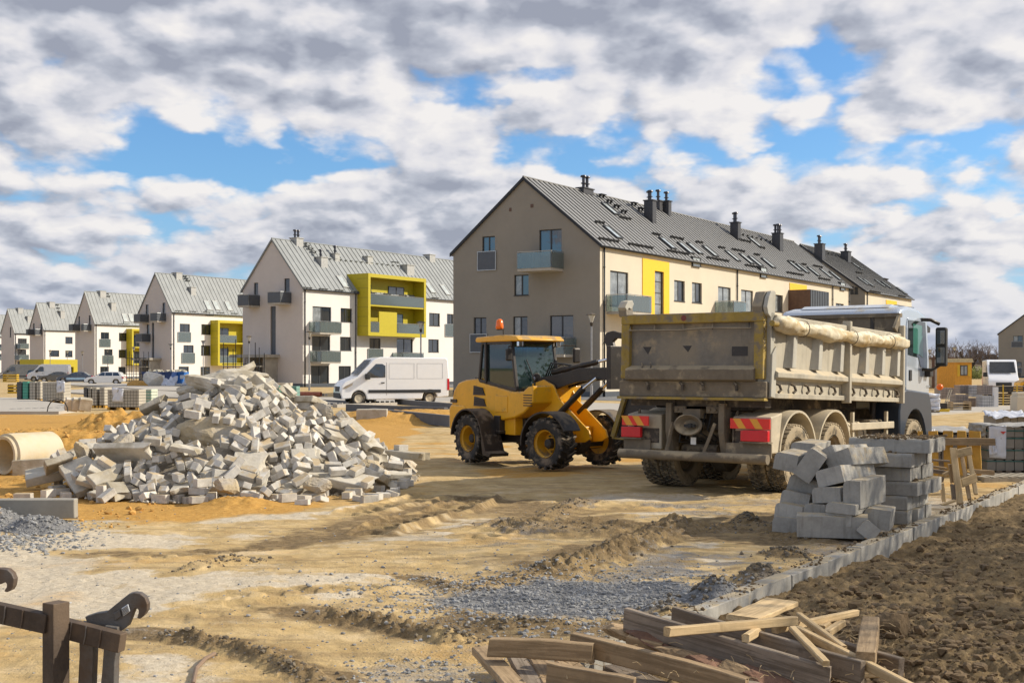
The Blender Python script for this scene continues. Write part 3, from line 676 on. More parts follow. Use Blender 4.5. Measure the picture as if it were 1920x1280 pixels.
def dormer(b, u0, v0, u1, v1):
    x0, z1 = b.fa(u0, v0, -.12); x1, _ = b.fa(u1, v0, -.12); _, z0 = b.fa(u0, v1, -.12)
    mb = MB(); mb.box(x0 - .05, x1 + .05, -.14, .7, z1 + .02, z1 + .1); mb.box(x0 - .06, x0, -.12, .5, z0, z1 + .02); mb.box(x1, x1 + .06, -.12, .5, z0, z1 + .02); mb.box(x0 - .08, x1 + .08, -.16, .1, z0 - .05, z0)
    o = mb.build('dormer_window', b.sm, b.root); g = MB(); g.box(x0, x1, -.08, -.04, z0, z1 + .02); g.build('pane', M_SKYP, o)
ZE = 10.0
# near taupe block
b1 = Building('apartment_building', 1125, 458, 0, 52.5, 11.7, 14.75, M_TAUPE, M_CREAM, M_ROOFD, M_SEAMD, ZE, 'large taupe gabled block with dark metal roof behind loader and tipper truck', seam_d=.7)
b1.gwin(904, 443, 928, 505); fr_g(b1, 896, 472, 931, 508); b1.gwin(1011, 430, 1053, 497); bal_g(b1, 970, 1056, 502, 1.6, False)
b1.gwin(964, 515, 991, 554, 2, 1); b1.gwin(888, 595, 912, 660); fr_g(b1, 882, 626, 914, 661)
b1.gwin(962, 593, 989, 640, 2, 1); b1.gwin(1031, 591, 1075, 655); bal_g(b1, 985, 1080, 664, 1.6, False)
for q in ((955, 390, 959, 396), (995, 383, 1000, 389)):
    y1, z1 = b1.ga(q[0], q[1]); y0, z0 = b1.ga(q[2], q[3]); m_ = MB(); m_.box(-.03, 0, y0, y1, z0, z1); m_.build('wall_vent', M_BROWNM, b1.root)
b1.fwin(1144, 509, 1178, 574, 2, 2); bal_f(b1, 1137, 1221, 583, p=1.5)
b1.fwin(1264, 526, 1284, 565, 2, 1); b1.fwin(1297.5, 530, 1316, 568, 2, 1); b1.fwin(1346.5, 538, 1370, 590, 2, 2); bal_f(b1, 1341, 1398, 590, p=1.5)
b1.fwin(1389.6, 544, 1412, 592, 2, 2); b1.fwin(1428, 549, 1440, 580); b1.fwin(1453.5, 553, 1468, 585, 2, 1); b1.fwin(1567, 569, 1582, 590)
for u0, v0, u1, v1, wu0, wu1 in ((1204, 484, 1254, 600, 1226.6, 1243.5), (1480, 530, 1512, 600, 1494, 1503)):
    x0, _ = b1.fa(u0, v0); x1, z1 = b1.fa(u1, v0); _, z1 = b1.fa(u0, v0); wx0, _ = b1.fa(wu0, v0); wx1, _ = b1.fa(wu1, v0); zt = z1 - .75; zb = z1 - 5
    m_ = MB(); wall(m_, x0, x1, zb, z1, [(wx0, wx1, zb + .3, zt)], lambda a, z, d: (a, -.05 + d, z), dep=.25); m_.box(x0, x1, -.047, .0, z1 - .02, z1 - .001)
    m_.add([(x0, -.05, zb), (x0, -.05, z1), (x0, 0, z1), (x0, 0, zb)], [(0, 1, 2, 3)])
    y_ = m_.build('yellow_surround', M_YEL, b1.root); b1.fh.append((wx0, wx1, zb + .3, zt))
    o_ = b1.window('f', wx0, wx1, zb + .3, zt, 1, 2, sill=False)
    for k in range(1, 6): t_ = MB(); t_.box(0, wx1 - wx0, -.01, .05, k * .8, k * .8 + .05); t_.build('transom', M_FRAME, o_)
for b_, u0, u1, v0, v1, p_ in ((b1, 1512, 1554, 543, 600, 2.0),):
    x0, _ = b_.fa(1509, v0); x1, z1 = b_.fa(u1, v0 + 6, -p_); z1 = b_.fa(1503 + 20, 543, -p_)[1]; x0 = b_.fa(1519, 560, -p_)[0] ; m_ = MB(); m_.box(x0, x1, -p_, 0, z1 - 3.2, z1)
    o_ = m_.build('clad_bay', M_BROWNM, b_.root); r_ = MB(); n_ = 11
    for k in range(n_): 
        xx = x0 + (x1 - x0) * (k + .5) / n_; r_.box(xx - .17, xx + .13, -p_ - .05, -p_, z1 - 3.18, z1 - .02)
    r_.build('ribbed_cladding', M_RAILD, o_)
dormer(b1, 1300, 483, 1314, 498); dormer(b1, 1427.6, 502, 1438, 519); dormer(b1, 1577, 530, 1585, 543)
for u in (1131, 1381, 1560, 1591): b1.pipe(u)
for u, v in ((1148, 437), (1251, 457), (1285, 466), (1302, 467), (1331, 472), (1373, 481), (1399, 486), (1416, 491), (1440, 494), (1490, 500), (1504, 504), (1525, 510), (1548, 513), (1566, 518), (1143, 393), (1415, 455)): b1.skylight(u, v)
for u, v, n in ((1123, 418, 3), (1229, 440, 3), (1268, 447, 5), (1310, 455, 3), (1352, 465, 3), (1383, 470, 6), (1418, 478, 3), (1482, 491, 4), (1506, 496, 3), (1532, 500, 6), (1171, 410, 4), (1395, 452, 6), (1428, 465, 3), (1140, 451, 6), (1200, 462, 8), (1270, 474, 8), (1345, 487, 9), (1410, 500, 7), (1490, 514, 9), (1545, 524, 7)): b1.guard(u, v, n)
for u, v in ((1127, 371), (1141, 382), (1155, 391), (1168, 401), (1187, 386), (1200, 396)): b1.step(u, v)
for k in range(8): b1.guard(1392 + k * 8.5, 441 + k * 2.1, 1)
b1.chimney(1097, 358, 2.2, .9, .35, ((-.35, 0), (.45, 0)), .95, ridge=True)
b1.chimney(1219, 412, .95, 1.1, 1.9, ((-.2, -.1), (.25, .25)), .75); b1.chimney(1250, 400, .8, .9, 1.3, ((-.1, 0),), .75); b1.chimney(1234, 392, .8, .8, .9, ((0, 0),), .9)
b1.chimney(1379, 445, .95, 1.1, 1.7, ((-.2, -.1), (.25, .25)), .9); b1.chimney(1458, 465, 1.3, 1.2, 1.8, ((-.4, -.2), (-.1, .3), (.3, -.2)), .85)
b1.finish()
# second taupe block beyond
b1c = Building('apartment_building', 1622, 545, 0, 18, 14.0, 15.1, M_TAUPE, M_CREAM, M_ROOFD, M_SEAMD, ZE, 'taupe gabled block seen past the far end of the large one', seam_d=.6)
for u, v in ((1618, 528), (1628, 531), (1650, 532), (1662, 535), (1690, 546), (1607, 500)): b1c.skylight(u, v)
for u, v, n in ((1610, 512, 5), (1660, 524, 4), (1640, 548, 8), (1690, 556, 6), (1612, 503, 2)): b1c.guard(u, v, n)
for k in range(7): b1c.guard(1552 + k * 7, 476 + k * 2, 1)
b1c.chimney(1537, 482, 1.4, 1.3, 1.8, ((-.4, 0), (.3, .1)), .9); b1c.chimney(1586, 488, 1.6, 1.3, 1.3, ((-.3, 0), (.35, .1)), .9)
x0, z1 = b1c.fa(1661, 562); x1, z0 = b1c.fa(1681, 590); m_ = MB(); m_.box(x0, x1, -.05, 0, z0 - 2, z1); m_.build('yellow_surround', M_YEL, b1c.root)
x0, z1 = b1c.fa(1680, 571, -1.6); x1, z0 = b1c.fa(1714, 590, -1.6); m_ = MB(); m_.box(x0, x1, -1.6, 0, z0 - 2, z1); m_.build('clad_bay', M_RAILD, b1c.root)
b1c.gwin(1594, 537, 1601, 551); b1c.gwin(1602, 538, 1609, 551); b1c.pipe(1625); b1c.finish()
# far right taupe block
b7 = Building('apartment_building', 1872, 626, 0, 30, 13, 13.6, M_TAUPE, M_CREAM, M_ROOFD, M_SEAMD, 8.6, 'small distant taupe gable at the right edge of the site')
# its gable is turned towards the camera on the right of its corner
b7.root.location = at(1872, 250) ; b7.root.rotation_euler = (0, 0, R(67)); b7.root.location = at(1872, 250) + 13 * Vector((math.sin(R(67)), -math.cos(R(67)), 0))
for y0_, z0_, w_, f_ in ((8.6, 6.0, 1.7, 1), (8.8, .9, 1.7, 1), (3, 6.0, 1.7, 1), (3, 3.2, 1.7, 0), (9.2, 3.4, 0, 0), (5.8, .9, 1.6, 1)):
    if w_ == 0: continue
    b7.gh.append((y0_, y0_ + w_, z0_, z0_ + 2.2)); b7.window('g', y0_, y0_ + w_, z0_, z0_ + 2.2, 2, 1, sill=False)
    if f_: b7.french('g', y0_ - .1, y0_ + w_ + .4, z0_ - .1, z0_ + 1.1, True)
b7.finish()
def loggia(b, u0, u1, vt, vb, p, floors, mt, wins, slabv=None, label='lime_bay'):
    """projecting box frame with open loggias; corner positions given on its front plane"""
    x0 = b.fa(u0, vt, -p)[0]; x1 = b.fa(u1, vt, -p)[0]; z1 = b.fa(u0, vt, -p)[1]; z0 = b.fa(u0, vb, -p)[1]; fr = .38; H = z1 - z0
    m_ = MB(); m_.box(x0, x0 + fr, -p, 0, z0, z1); m_.box(x1 - fr, x1, -p, 0, z0, z1); m_.box(x0 + fr, x1 - fr, -p, 0, z1 - fr, z1); m_.box(x0 + fr, x1 - fr, -p, 0, z0, z0 + fr)
    m_.box(x0 + fr, x1 - fr, -.06, .02, z0 + fr, z1 - fr); zm = (z0 + z1) / 2 - .15; m_.box(x0 + fr, x1 - fr, -p + .05, -.06, zm, zm + .22)
    if z1 > b.ze:   # cheek up into the roof
        yy = (z1 - b.ze) / b.slope + .3
        m_.box(x0, x1, 0, yy, b.ze - .4, z1 - .003); 
    o = m_.build('loggia_frame', mt, b.root)
    j = MB(); k = 1.0
    while k < H: j.box(x0 - .004, x0, -p + .002, 0, z0 + k, z0 + k + .02); k += 1.0
    j.build('panel_joints', M_CHIM, o)
    for wx, ww, fl, full in wins:
        zz = (z0 + fr) if fl == 0 else zm + .22; hh = 2.15 if full else 1.3; off = 0 if full else .9
        b.window('f', x0 + wx, x0 + wx + ww, zz + off + .02, zz + off + hh, 2, 0, d=-.16, sill=False)
    return x0, x1, z0, z1, zm, o
def lrail(b, x0, x1, z, p, h=1.05):
    r = MB(); r.tube([(x0, -p + .06, z + h), (x1, -p + .06, z + h)], .03, 6); n = max(1, round((x1 - x0) / 1.2))
    for k in range(n + 1): x = x0 + (x1 - x0) * k / n; r.box(x - .02, x + .02, -p + .04, -p + .08, z, z + h)
    o = r.build('loggia_railing', M_STEEL, b.root); g = MB(); g.box(x0, x1, -p + .02, -p + .035, z - .05, z + h - .05); g.build('railing_panel', M_RAILG, o)
# B2
b2 = Building('apartment_building', 568, 538, 0, 36, 8.2, 14.95, M_PINK, M_WHITE, M_ROOFL, M_SEAML, ZE, 'pale block with large lime yellow two-storey loggia behind the white van', seam_d=.75)
b2.gwin(476, 530, 484, 572, 1); bal_g(b2, 446, 487, 572, 1.6); b2.gwin(533, 522, 543, 565, 1); bal_g(b2, 502, 546, 567, 1.6)
b2.gh.append((b2.ga(517, 600)[0], b2.ga(507, 600)[0], .4, b2.ga(510, 574)[1])); m_ = MB(); m_.box(.14, .16, b2.gh[-1][0], b2.gh[-1][1], .4, b2.gh[-1][3]); m_.build('recessed_slot', M_RAILD, b2.root)
b2.fwin(586, 575, 621, 622, 2, 1); bal_f(b2, 580, 640, 623); b2.fwin(638.7, 578, 660.5, 603.6); b2.fwin(804.6, 587, 824.7, 611); b2.fwin(838, 588.5, 850, 612); fr_f(b2, 834, 607, 850, 631)
b2.fwin(585, 630.5, 619, 677); bal_f(b2, 582, 638.7, 678); b2.fwin(637.7, 631.5, 658.8, 657); b2.fwin(692.7, 634, 713.8, 675); fr_f(b2, 689, 653, 717.6, 679)
b2.fwin(744, 635, 773.8, 678); bal_f(b2, 736, 794, 680); b2.fwin(803, 636, 822.7, 660); b2.fwin(583, 685.5, 617, 724); b2.fwin(635, 686, 658, 711.6); b2.fwin(692, 686, 714, 712); b2.fwin(803, 688, 822, 712)
x0, x1, z0, z1, zm, o_ = loggia(b2, 690.5, 799, 512, 629, 1.5, 2, M_LIME, ((.6, 1.6, 1, 1), (5.2, 2.8, 1, 1), (.5, 1.1, 0, 1), (5.2, 2.6, 0, 1)))
lrail(b2, x0 + .4, x1 - .4, zm + .22, 1.5); lrail(b2, x0 + .45, x0 + 1.9, z0 + .38, 1.5); lrail(b2, x0 + 5.0, x1 - .4, z0 + .38, 1.5)
m_ = MB(); m_.box(x0 + 1.9, x0 + 5.0, -1.45, -1.3, z0 + .38, z0 + 2.6); m_.build('parapet', M_LIME, b2.root)
for u, v in ((642, 529), (834, 544), (806, 540)): b2.skylight(u, v, 1.0, 1.6)
b2.chimney(556, 458, 1.3, 1.2, .5, ((-.3, 0), (.3, 0)), .85, True, ridge=True); b2.chimney(602, 492, 1.3, 1.2, .75, ((-.1, 0),), .8, True); b2.chimney(628, 483, .9, .9, .6, ((0, 0),), .85, True)
b2.chimney(689, 488, 1.1, 1.0, .6, (), 1, True); b2.chimney(763, 506, 1.7, 1.4, .75, (), 1, True); b2.chimney(805, 483, 1.4, 1.2, .5, (), 1, True)
for u, v in ((570, 459), (575, 464), (581, 469), (587, 475)): b2.step(u, v)
for k in range(14): b2.guard(618 + k * 9.8, 486 + k * 1.0, 1)
for k in range(9): b2.guard(575 + k * 30, 540 + k * 2.4, 3)
b2.guard(740, 492, 3); b2.pipe(571); b2.pipe(None, x=8.2); b2.finish()
# scaffolded porch on B2 gable, own thing
def porch(b, u0, u1, vt, vb, label):
    y1, zt = b.ga(u0, vt, -.3); y0, _ = b.ga(u1, vt, -.3); rt = thing('scaffold', b.root.matrix_world.to_3x3() @ Vector((0, 0, 0)) + b.root.location, YAW, label, 'scaffold')
    m_ = MB(); m_.box(-2.2, -.02, y0, y1, zt - .3, zt); m_.build('canopy_slab', M_CONC, rt)
    m_ = MB(); m_.box(-1.9, -.02, y0 + .3, y0 + .5, 0, zt - .3); m_.box(-1.9, -.02, (y0 + y1) / 2, (y0 + y1) / 2 + .25, 0, zt - .3); m_.build('pier', M_CONC, rt)
    for x in (-3.0, -2.4):
        for k in range(5):
            y = y0 + (y1 - y0) * k / 4 + random.uniform(-.15, .15); p = MB(); p.tube([(x, y, 0), (x, y, zt + random.uniform(-.5, 1.6))], .045, 6); p.build('standard', M_DARK, rt)
    for z in (1.1, 2.3, 3.3):
        if z > zt: continue
        p = MB(); p.tube([(-3.0, y0 - .2, z), (-3.0, y1 + .2, z)], .04, 6); p.build('ledger', M_DARK, rt)
    p = MB(); p.box(-3.05, -2.35, y0, y1, 2.05, 2.12); p.build('deck', M_CONC, rt)
bpy.context.view_layer.update()
# B3
b3 = Building('apartment_building', 322, 582, 0, 34, 6.6, 15.3, M_PINK, M_WHITE, M_ROOFL, M_SEAML, ZE, 'pale gabled block left of the van block, rubbish skips at its foot', seam_d=.75)
b3.gwin(273, 571, 278.5, 600, 1); bal_g(b3, 251, 279, 603, 1.6); b3.gwin(304.5, 567.5, 310, 600, 1); bal_g(b3, 282, 311, 601, 1.6); bal_g(b3, 254.5, 282, 640, 1.6); b3.gwin(275, 608, 280, 640, 1)
b3.gh.append((b3.ga(289, 600)[0], b3.ga(284.5, 600)[0], .4, b3.ga(286, 605)[1])); m_ = MB(); m_.box(.14, .16, b3.gh[-1][0], b3.gh[-1][1], .4, b3.gh[-1][3]); m_.build('recessed_slot', M_RAILD, b3.root)
b3.fwin(337, 607, 356, 640); fr_f(b3, 333, 622, 357.5, 641); b3.fwin(377.5, 608, 396, 627); b3.fwin(344, 647, 363, 678); fr_f(b3, 340, 661, 365, 681); b3.fwin(377, 647.5, 395, 666); b3.fwin(335, 687, 354, 712); b3.fwin(376, 687.5, 394, 706)
dormer(b3, 388, 582, 400, 591)
x0, x1, z0, z1, zm, o_ = loggia(b3, 408.7, 470, 600, 685, 1.5, 2, M_LIME, ((.9, 2.6, 1, 1), (.9, 2.6, 0, 1)))
lrail(b3, x0 + .4, x0 + 3.8, zm + .22, 1.5); lrail(b3, x0 + .4, x0 + 3.8, z0 + .38, 1.5)
for u, v in ((389.5, 573), (405, 573), (428, 574)): b3.skylight(u, v, 1.0, 1.6)
b3.chimney(332, 522, 1.4, 1.2, .4, (), 1, True, ridge=True); b3.chimney(359, 545, 1.2, 1.1, .7, (), 1, True)
for u, v in ((346, 520), (349, 524), (352, 528)): b3.step(u, v)
for k in range(5): b3.guard(335 + k * 26, 583 + k * 1.2, 3)
b3.pipe(325.5); b3.finish()
# B4
b4 = Building('apartment_building', 177.5, 604, 0, 34, 5.2, 15.4, M_PINK, M_WHITE, M_ROOFL, M_SEAML, ZE, 'pale gabled block directly behind the white estate car', seam_d=.8)
b4.gwin(147, 593, 150, 620, 1); bal_g(b4, 129, 150, 619, 1.6); b4.gwin(166.5, 591, 170, 618, 1); bal_g(b4, 152, 171, 619, 1.6)
b4.fwin(189, 623, 204.5, 648); fr_f(b4, 186, 635, 207, 650.5); b4.fwin(223, 624, 238, 639); b4.fwin(195.5, 654.5, 211, 680); fr_f(b4, 192, 666, 212.5, 682); b4.fwin(222.5, 655.5, 237, 670.5); b4.fwin(188, 687, 204, 708); b4.fwin(222, 687.5, 236, 701)
loggia(b4, 247.5, 300, 616, 685, 1.5, 2, M_LIME, ((.9, 2.6, 1, 1), (.9, 2.6, 0, 1))); dormer(b4, 232.5, 604, 242, 610)
for u, v in ((234, 596), (246, 596)): b4.skylight(u, v, 1.0, 1.6)
b4.chimney(190, 551, 1.6, 1.3, .4, (), 1, True, ridge=True); b4.chimney(210, 573, 1.3, 1.2, .7, (), 1, True); b4.pipe(180); b4.guard(200, 606, 5); b4.guard(230, 607, 5)
for u, v in ((200, 552), (203, 557)): b4.step(u, v)
b4.finish()
# B5, B6, B8
b5 = Building('apartment_building', 82, 615, 0, 34, 4.4, 15.1, M_PINK, M_WHITE, M_ROOFL, M_SEAML, ZE, 'pale gabled block with the low yellow annex in front of it', seam_d=.9)
b5.gwin(62, 606, 65, 627, 1); bal_g(b5, 49, 65, 627, 1.6); b5.gwin(76, 606, 79, 626, 1); bal_g(b5, 65, 79, 627, 1.6); b5.fwin(122.5, 631.5, 136, 644); b5.fwin(92.5, 656.5, 111, 668); b5.fwin(122.5, 657, 136, 669)
b5.chimney(95, 570, 1.6, 1.3, .4, (), 1, True, ridge=True); b5.chimney(115, 588, 1.3, 1.2, .7, (), 1, True); b5.pipe(84)
for u, v in ((107, 573), (109, 579), (110, 585)): b5.step(u, v)
b5.finish()
b6 = Building('apartment_building', 27, 621.5, 0, 34, 4.6, 15.0, M_PINK, M_WHITE, M_ROOFL, M_SEAML, ZE, 'pale gabled block second from the left edge of the row', seam_d=.9)
b6.fwin(33.5, 634.5, 50, 650); bal_f(b6, 30, 54, 653, p=1.5); b6.fwin(33, 655, 49, 670); bal_f(b6, 28, 54, 674, p=1.5); b6.fwin(33, 677, 49, 684); b6.gwin(18.5, 613, 21, 632, 1)
b6.chimney(36, 583, 1.6, 1.3, .4, (), 1, True, ridge=True); b6.chimney(53, 597, 1.3, 1.2, .7, (), 1, True); b6.pipe(29); b6.finish()
b8 = Building('apartment_building', -12, 628, 0, 34, 4.6, 15.0, M_PINK, M_WHITE, M_ROOFL, M_SEAML, ZE, 'pale gabled block cut by the left edge of the view', seam_d=.9)
for q in ((-6, 645, 4, 655), (-6, 663, 4, 673)): b8.fwin(*q); fr_f(b8, q[0] - 1, q[1] + 6, q[2] + 1, q[3] + 2)
b8.finish()
bpy.context.view_layer.update()
porch(b2, 455, 521, 665, 722, 'rusty tube scaffold and concrete canopy on gable left of the lamp post'); porch(b3, 265, 300, 671, 718, 'distant scaffold with concrete canopy on gable beside the blue skip')
def annex():
    rt = thing('low_annex', at(82, 205), YAW, 'low bright yellow flat roofed annex behind the parked cars', 'annex'); inv = Matrix.Rotation(-YAW, 3, 'Z')
    mb = MB(); mb.box(0, 6.6, 0, 6, 2.1, 3.3); mb.build('fascia', M_LIME, rt)
    mb = MB(); mb.box(.5, 6.2, .5, 5.5, 0, 2.1); mb.build('recess', M_CHIM, rt); mb = MB(); mb.box(5.8, 6.6, 0, .4, 0, 2.1); mb.build('corner_pier', M_LIME, rt); mb = MB(); mb.box(0, .5, 0, .4, 0, 2.1); mb.build('corner_pier', M_LIME, rt)
annex()
# ------------------------------------------------------------------ vehicles
DUST = (.42, .33, .20)
M_TYRE = mat('tyre_rubber', (.030, .029, .028), .88, var=.25, sc=6, dust=(.21, .165, .115), dk=.55, dsc=5)
M_TYRED = mat('tyre_dusty', (.06, .053, .042), .92, var=.25, sc=6, dust=(.36, .29, .19), dk=.9, dsc=5)
M_RIMY = mat('rim_yellow', (.62, .33, .015), .5, var=.15, dust=(.25, .17, .08), dk=.35, dsc=7)
M_LOADY = mat('loader_yellow', (.80, .40, .010), .38, var=.10, sc=2, dust=(.40, .25, .09), dk=.30, dsc=5, coat=.25, streak=.12)
M_LDARK = mat('loader_dark', (.040, .034, .030), .42, .3, var=.2, dust=(.17, .135, .095), dk=.3, dsc=5)
M_HUB = mat('hub_grey', (.06, .055, .05), .7, .4, var=.3, sc=8)
M_CABGL = glass('cab_glass', (.05, .09, .09), .02, .72, (.50, .70, .64))
M_INT = mat('interior', (.03, .03, .03), .8)
M_REDL = mat('red_lens', (.62, .012, .02), .25, var=.1, dust=(.35, .12, .08), dk=.12, dsc=9)
M_ORL = mat('orange_lens', (.85, .16, .01), .2, var=.1)
M_CHROME = mat('mirror_chrome', (.75, .76, .78), .08, 1.0, var=.02)
def tyre(r, w, n=22, mt=None, style='lug', rimr=.30, root=None, name='wheel', face=1, lug=.035):
    """wheel in local axes: axle along Y, outer face towards -Y"""
    m = MB(); h = w / 2
    prof = [(rimr, -h * .72), (rimr + .03, -h * .9), (r * .80, -h), (r - .06, -h * .97), (r - lug, -h * .86), (r - lug, h * .86), (r - .06, h * .97), (r * .8, h), (rimr + .03, h * .9), (rimr, h * .72)]
    m.lathe(prof, 44, 'y', closed=True)
    for k in range(n):
        for s in (-1, 1):
            t = 2 * PI * (k + (.5 if s > 0 else 0)) / n
            if style == 'lug':
                # slanted lug from shoulder to the crown
                a0, a1 = t, t + 1.15 * PI / n; vs = []
                wd = .36 * 2 * PI / n
                for (aa, y, wq, r0, r1) in ((a0, s * h * 1.0, wd, r - .085, r - .012), (a1, s * h * .06, wd * .8, r - lug - .01, r)):
                    for rr_ in (r0, r1):
                        for q in (-.5, .5): ang = aa + q * wq; vs.append((rr_ * math.sin(ang), y, rr_ * math.cos(ang)))
                m.add(vs, [(0, 1, 3, 2), (4, 6, 7, 5), (0, 4, 5, 1), (2, 3, 7, 6), (0, 2, 6, 4), (1, 5, 7, 3)])
            else:
                for q, y0, y1 in ((0, .06, .46), (.5, .52, .98)):
                    t2 = t + q * 2 * PI / n; wd = .72 * 2 * PI / n; vs = []
                    for y, sk in ((s * h * y0, 0), (s * h * y1, .25 * wd)):
                        for rr_ in (r - lug - .01, r - (.01 if y1 > .9 and y != s * h * y0 else 0)):
                            for p in (-.5, .5): ang = t2 + p * wd + sk; vs.append((rr_ * math.sin(ang), y, rr_ * math.cos(ang)))
                    m.add(vs, [(0, 1, 3, 2), (4, 6, 7, 5), (0, 4, 5, 1), (2, 3, 7, 6), (0, 2, 6, 4), (1, 5, 7, 3)])
    return m
def fender(m, cx, cz, r, y0, y1, a0, a1, th=.03, n=14):
    """arc guard; angles measured from +X towards +Z"""
    vs = []; fs = []
    for i in range(n + 1):
        a = R(a0 + (a1 - a0) * i / n)
        for rr_ in (r, r + th):
            for y in (y0, y1): vs.append((cx + rr_ * math.cos(a), y, cz + rr_ * math.sin(a)))
    for i in range(n):
        b = i * 4; c = b + 4
        fs += [(b, c, c + 1, b + 1), (b + 2, b + 3, c + 3, c + 2), (b, b + 2, c + 2, c), (b + 1, c + 1, c + 3, b + 3)]
    fs += [(0, 1, 3, 2), (n * 4, n * 4 + 2, n * 4 + 3, n * 4 + 1)]
    m.add(vs, fs); return m
def quadpanel(pts, th=.02, name='pane', mt=None, par=None, M=None):
    a, b, c, d = [Vector(p) for p in pts]; nrm = (b - a).cross(d - a).normalized() * th; m = MB()
    m.add([a, b, c, d, a - nrm, b - nrm, c - nrm, d - nrm], [(0, 1, 2, 3), (7, 6, 5, 4), (0, 4, 5, 1), (1, 5, 6, 2), (2, 6, 7, 3), (3, 7, 4, 0)], M); return m.build(name, mt, par)
def bar(m, p, q, w, h=None, M=None):
    """square bar between two points"""
    p, q = Vector(p), Vector(q); d = q - p; l = d.length; qt = d.to_track_quat('X', 'Z'); h = h or w
    m.box(0, l, -w / 2, w / 2, -h / 2, h / 2, (M or Matrix()) @ T(*p) @ qt.to_matrix().to_4x4()); return m
def loader():
    rt = thing('wheel_loader', (.50, 25.03, .02), R(-56), 'yellow articulated wheel loader with raised black arm beside the tipper truck', 'wheel loader')
    YR, YF = .75, .75; FM = RZ(R(11.5))
    # rear body
    arch = [(-1.1 + .57 * math.cos(R(a)), .49 + .57 * math.sin(R(a))) for a in range(15, 176, 16)]
    prof = [(-2.22, .70), (-2.28, 1.15), (-2.2, 1.42), (-2.02, 1.58), (-1.75, 1.64), (-1.28, 1.68), (-1.2, 1.60), (.02, 1.43), (.34, 1.44), (.5, 1.53), (.66, 1.55), (.66, 1.22), (.35, 1.02), (.05, .92), (-.45, .86)] + arch + [(-1.72, .62), (-2.1, .60)]
    m = MB(); m.prism(prof, -.58, .58); b = m.build('rear_body', M_LOADY, rt, smooth=True, ang=40, bev=.045, seg=3)
    m = MB(); m.prism([(-2.24, .56), (-2.34, .62), (-2.36, 1.06), (-2.27, 1.14), (-1.72, 1.12), (-1.72, .70), (-1.9, .50)], -.60, .60); m.build('counterweight', M_LOADY, rt, smooth=True, ang=40, bev=.04, seg=3)
    m = MB(); m.box(-2.305, -2.06, -.596, -.575, 1.17, 1.24); m.build('tail_stripe', M_LDARK, rt)
    for z0, x0, x1 in ((1.34, -1.42, -.98), (1.12, -1.40, -.94)):
        m = MB(); m.prism([(x0, z0), (x0 + .02, z0 + .19), (x1 - .1, z0 + .15), (x1, z0)], -.597, -.57); o = m.build('air_vent', M_LDARK, rt)
        for k in range(4): s_ = MB(); s_.box(x0 + .04, x1 - .05, -.606, -.597, z0 + .025 + k * .035, z0 + .04 + k * .035); s_.build('louvre', M_INT, o)
    m = MB(); m.box(-.62, -.18, -.592, -.575, 1.02, 1.34); m.build('side_hatch', M_LOADY, rt, bev=.03)
    for k in range(5): m = MB(); m.box(.36, .64, -.588, -.57, 1.16 + k * .05, 1.18 + k * .05); m.build('grille_slot', M_LDARK, rt)
    m = MB(); m.box(-1.75, -1.35, -.35, .3, 1.62, 1.70); m.build('hood_top', M_LDARK, rt, bev=.02)
    # chassis under the cab
    m = MB(); m.box(-1.5, .05, -.32, .32, .42, .9); m.box(-1.22, -.98, -.62, .62, .38, .6); m.build('rear_frame', M_LDARK, rt, bev=.02)
    m = MB(); m.box(-.42, -.05, -.5, -.30, .58, .95); m.build('battery_box', M_LOADY, rt, bev=.02); m = MB(); m.box(-.62, -.42, -.62, -.42, .66, .95); m.box(-.66, -.38, -.64, -.45, .60, .66); m.build('cab_step', M_LDARK, rt, bev=.01)
    # cab
    ya, yb = -.54, .44; cab = MB()
    C = {'rl': (-1.26, 1.64), 'rt': (-1.14, 2.40), 'ml': (-.98, 1.58), 'mt': (-.98, 2.40), 'fl': (.08, 1.45), 'ft': (-.10, 2.40)}
    for y in (ya, yb):
        for a_, b_, w_ in (('rl', 'rt', .05), ('ml', 'mt', .10), ('fl', 'ft', .065)): bar(cab, (C[a_][0], y, C[a_][1]), (C[b_][0], y, C[b_][1]), w_, .06)
        bar(cab, (-1.26, y, 1.63), (.08, y, 1.45), .06); bar(cab, (-1.15, y, 2.38), (-.1, y, 2.38), .06)
    for (x, z) in (C['rl'], C['fl'], (-1.15, 2.38), (-.1, 2.38)): bar(cab, (x, ya, z), (x, yb, z), .05)
    cab.build('cab_frame', M_LDARK, rt, bev=.01)
    for y, nm in ((ya, 1), (yb, -1)):
        quadpanel([(-.93, y, 1.62), (.03, y, 1.49), (-.12, y, 2.36), (-.93, y, 2.36)][::nm], .012, 'side_window', M_CABGL, rt)
        quadpanel([(-1.2, y, 1.68), (-1.02, y, 1.66), (-1.02, y, 2.36), (-1.12, y, 2.36)][::nm], .012, 'quarter_window', M_CABGL, rt)
    quadpanel([(.10, ya + .03, 1.48), (.10, yb - .03, 1.48), (-.08, yb - .03, 2.36), (-.08, ya + .03, 2.36)], .012, 'windscreen', M_CABGL, rt)
    quadpanel([(-1.26, yb - .03, 1.68), (-1.26, ya + .03, 1.68), (-1.14, ya + .03, 2.36), (-1.14, yb - .03, 2.36)], .012, 'rear_window', M_CABGL, rt)
    m = MB(); m.prism([(-1.34, 2.43), (-1.30, 2.50), (-.4, 2.53), (.10, 2.50), (.22, 2.42), (.18, 2.40), (-1.3, 2.40)], -.60, .50); m.build('cab_roof', M_LOADY, rt, smooth=True, ang=40, bev=.02)
    m = MB(); m.tube([(-.75, -.3, 2.5), (-.72, -.33, 2.66)], .012, 6); bm_ = m.build('beacon_bracket', M_HUB, rt); m = MB(); m.lathe([(.07, 2.66), (.08, 2.70), (.065, 2.83), (.03, 2.86), (.0, 2.86)], 14, M=T(-.85, -.33, 0)); m.build('beacon', M_ORL, rt, smooth=True)
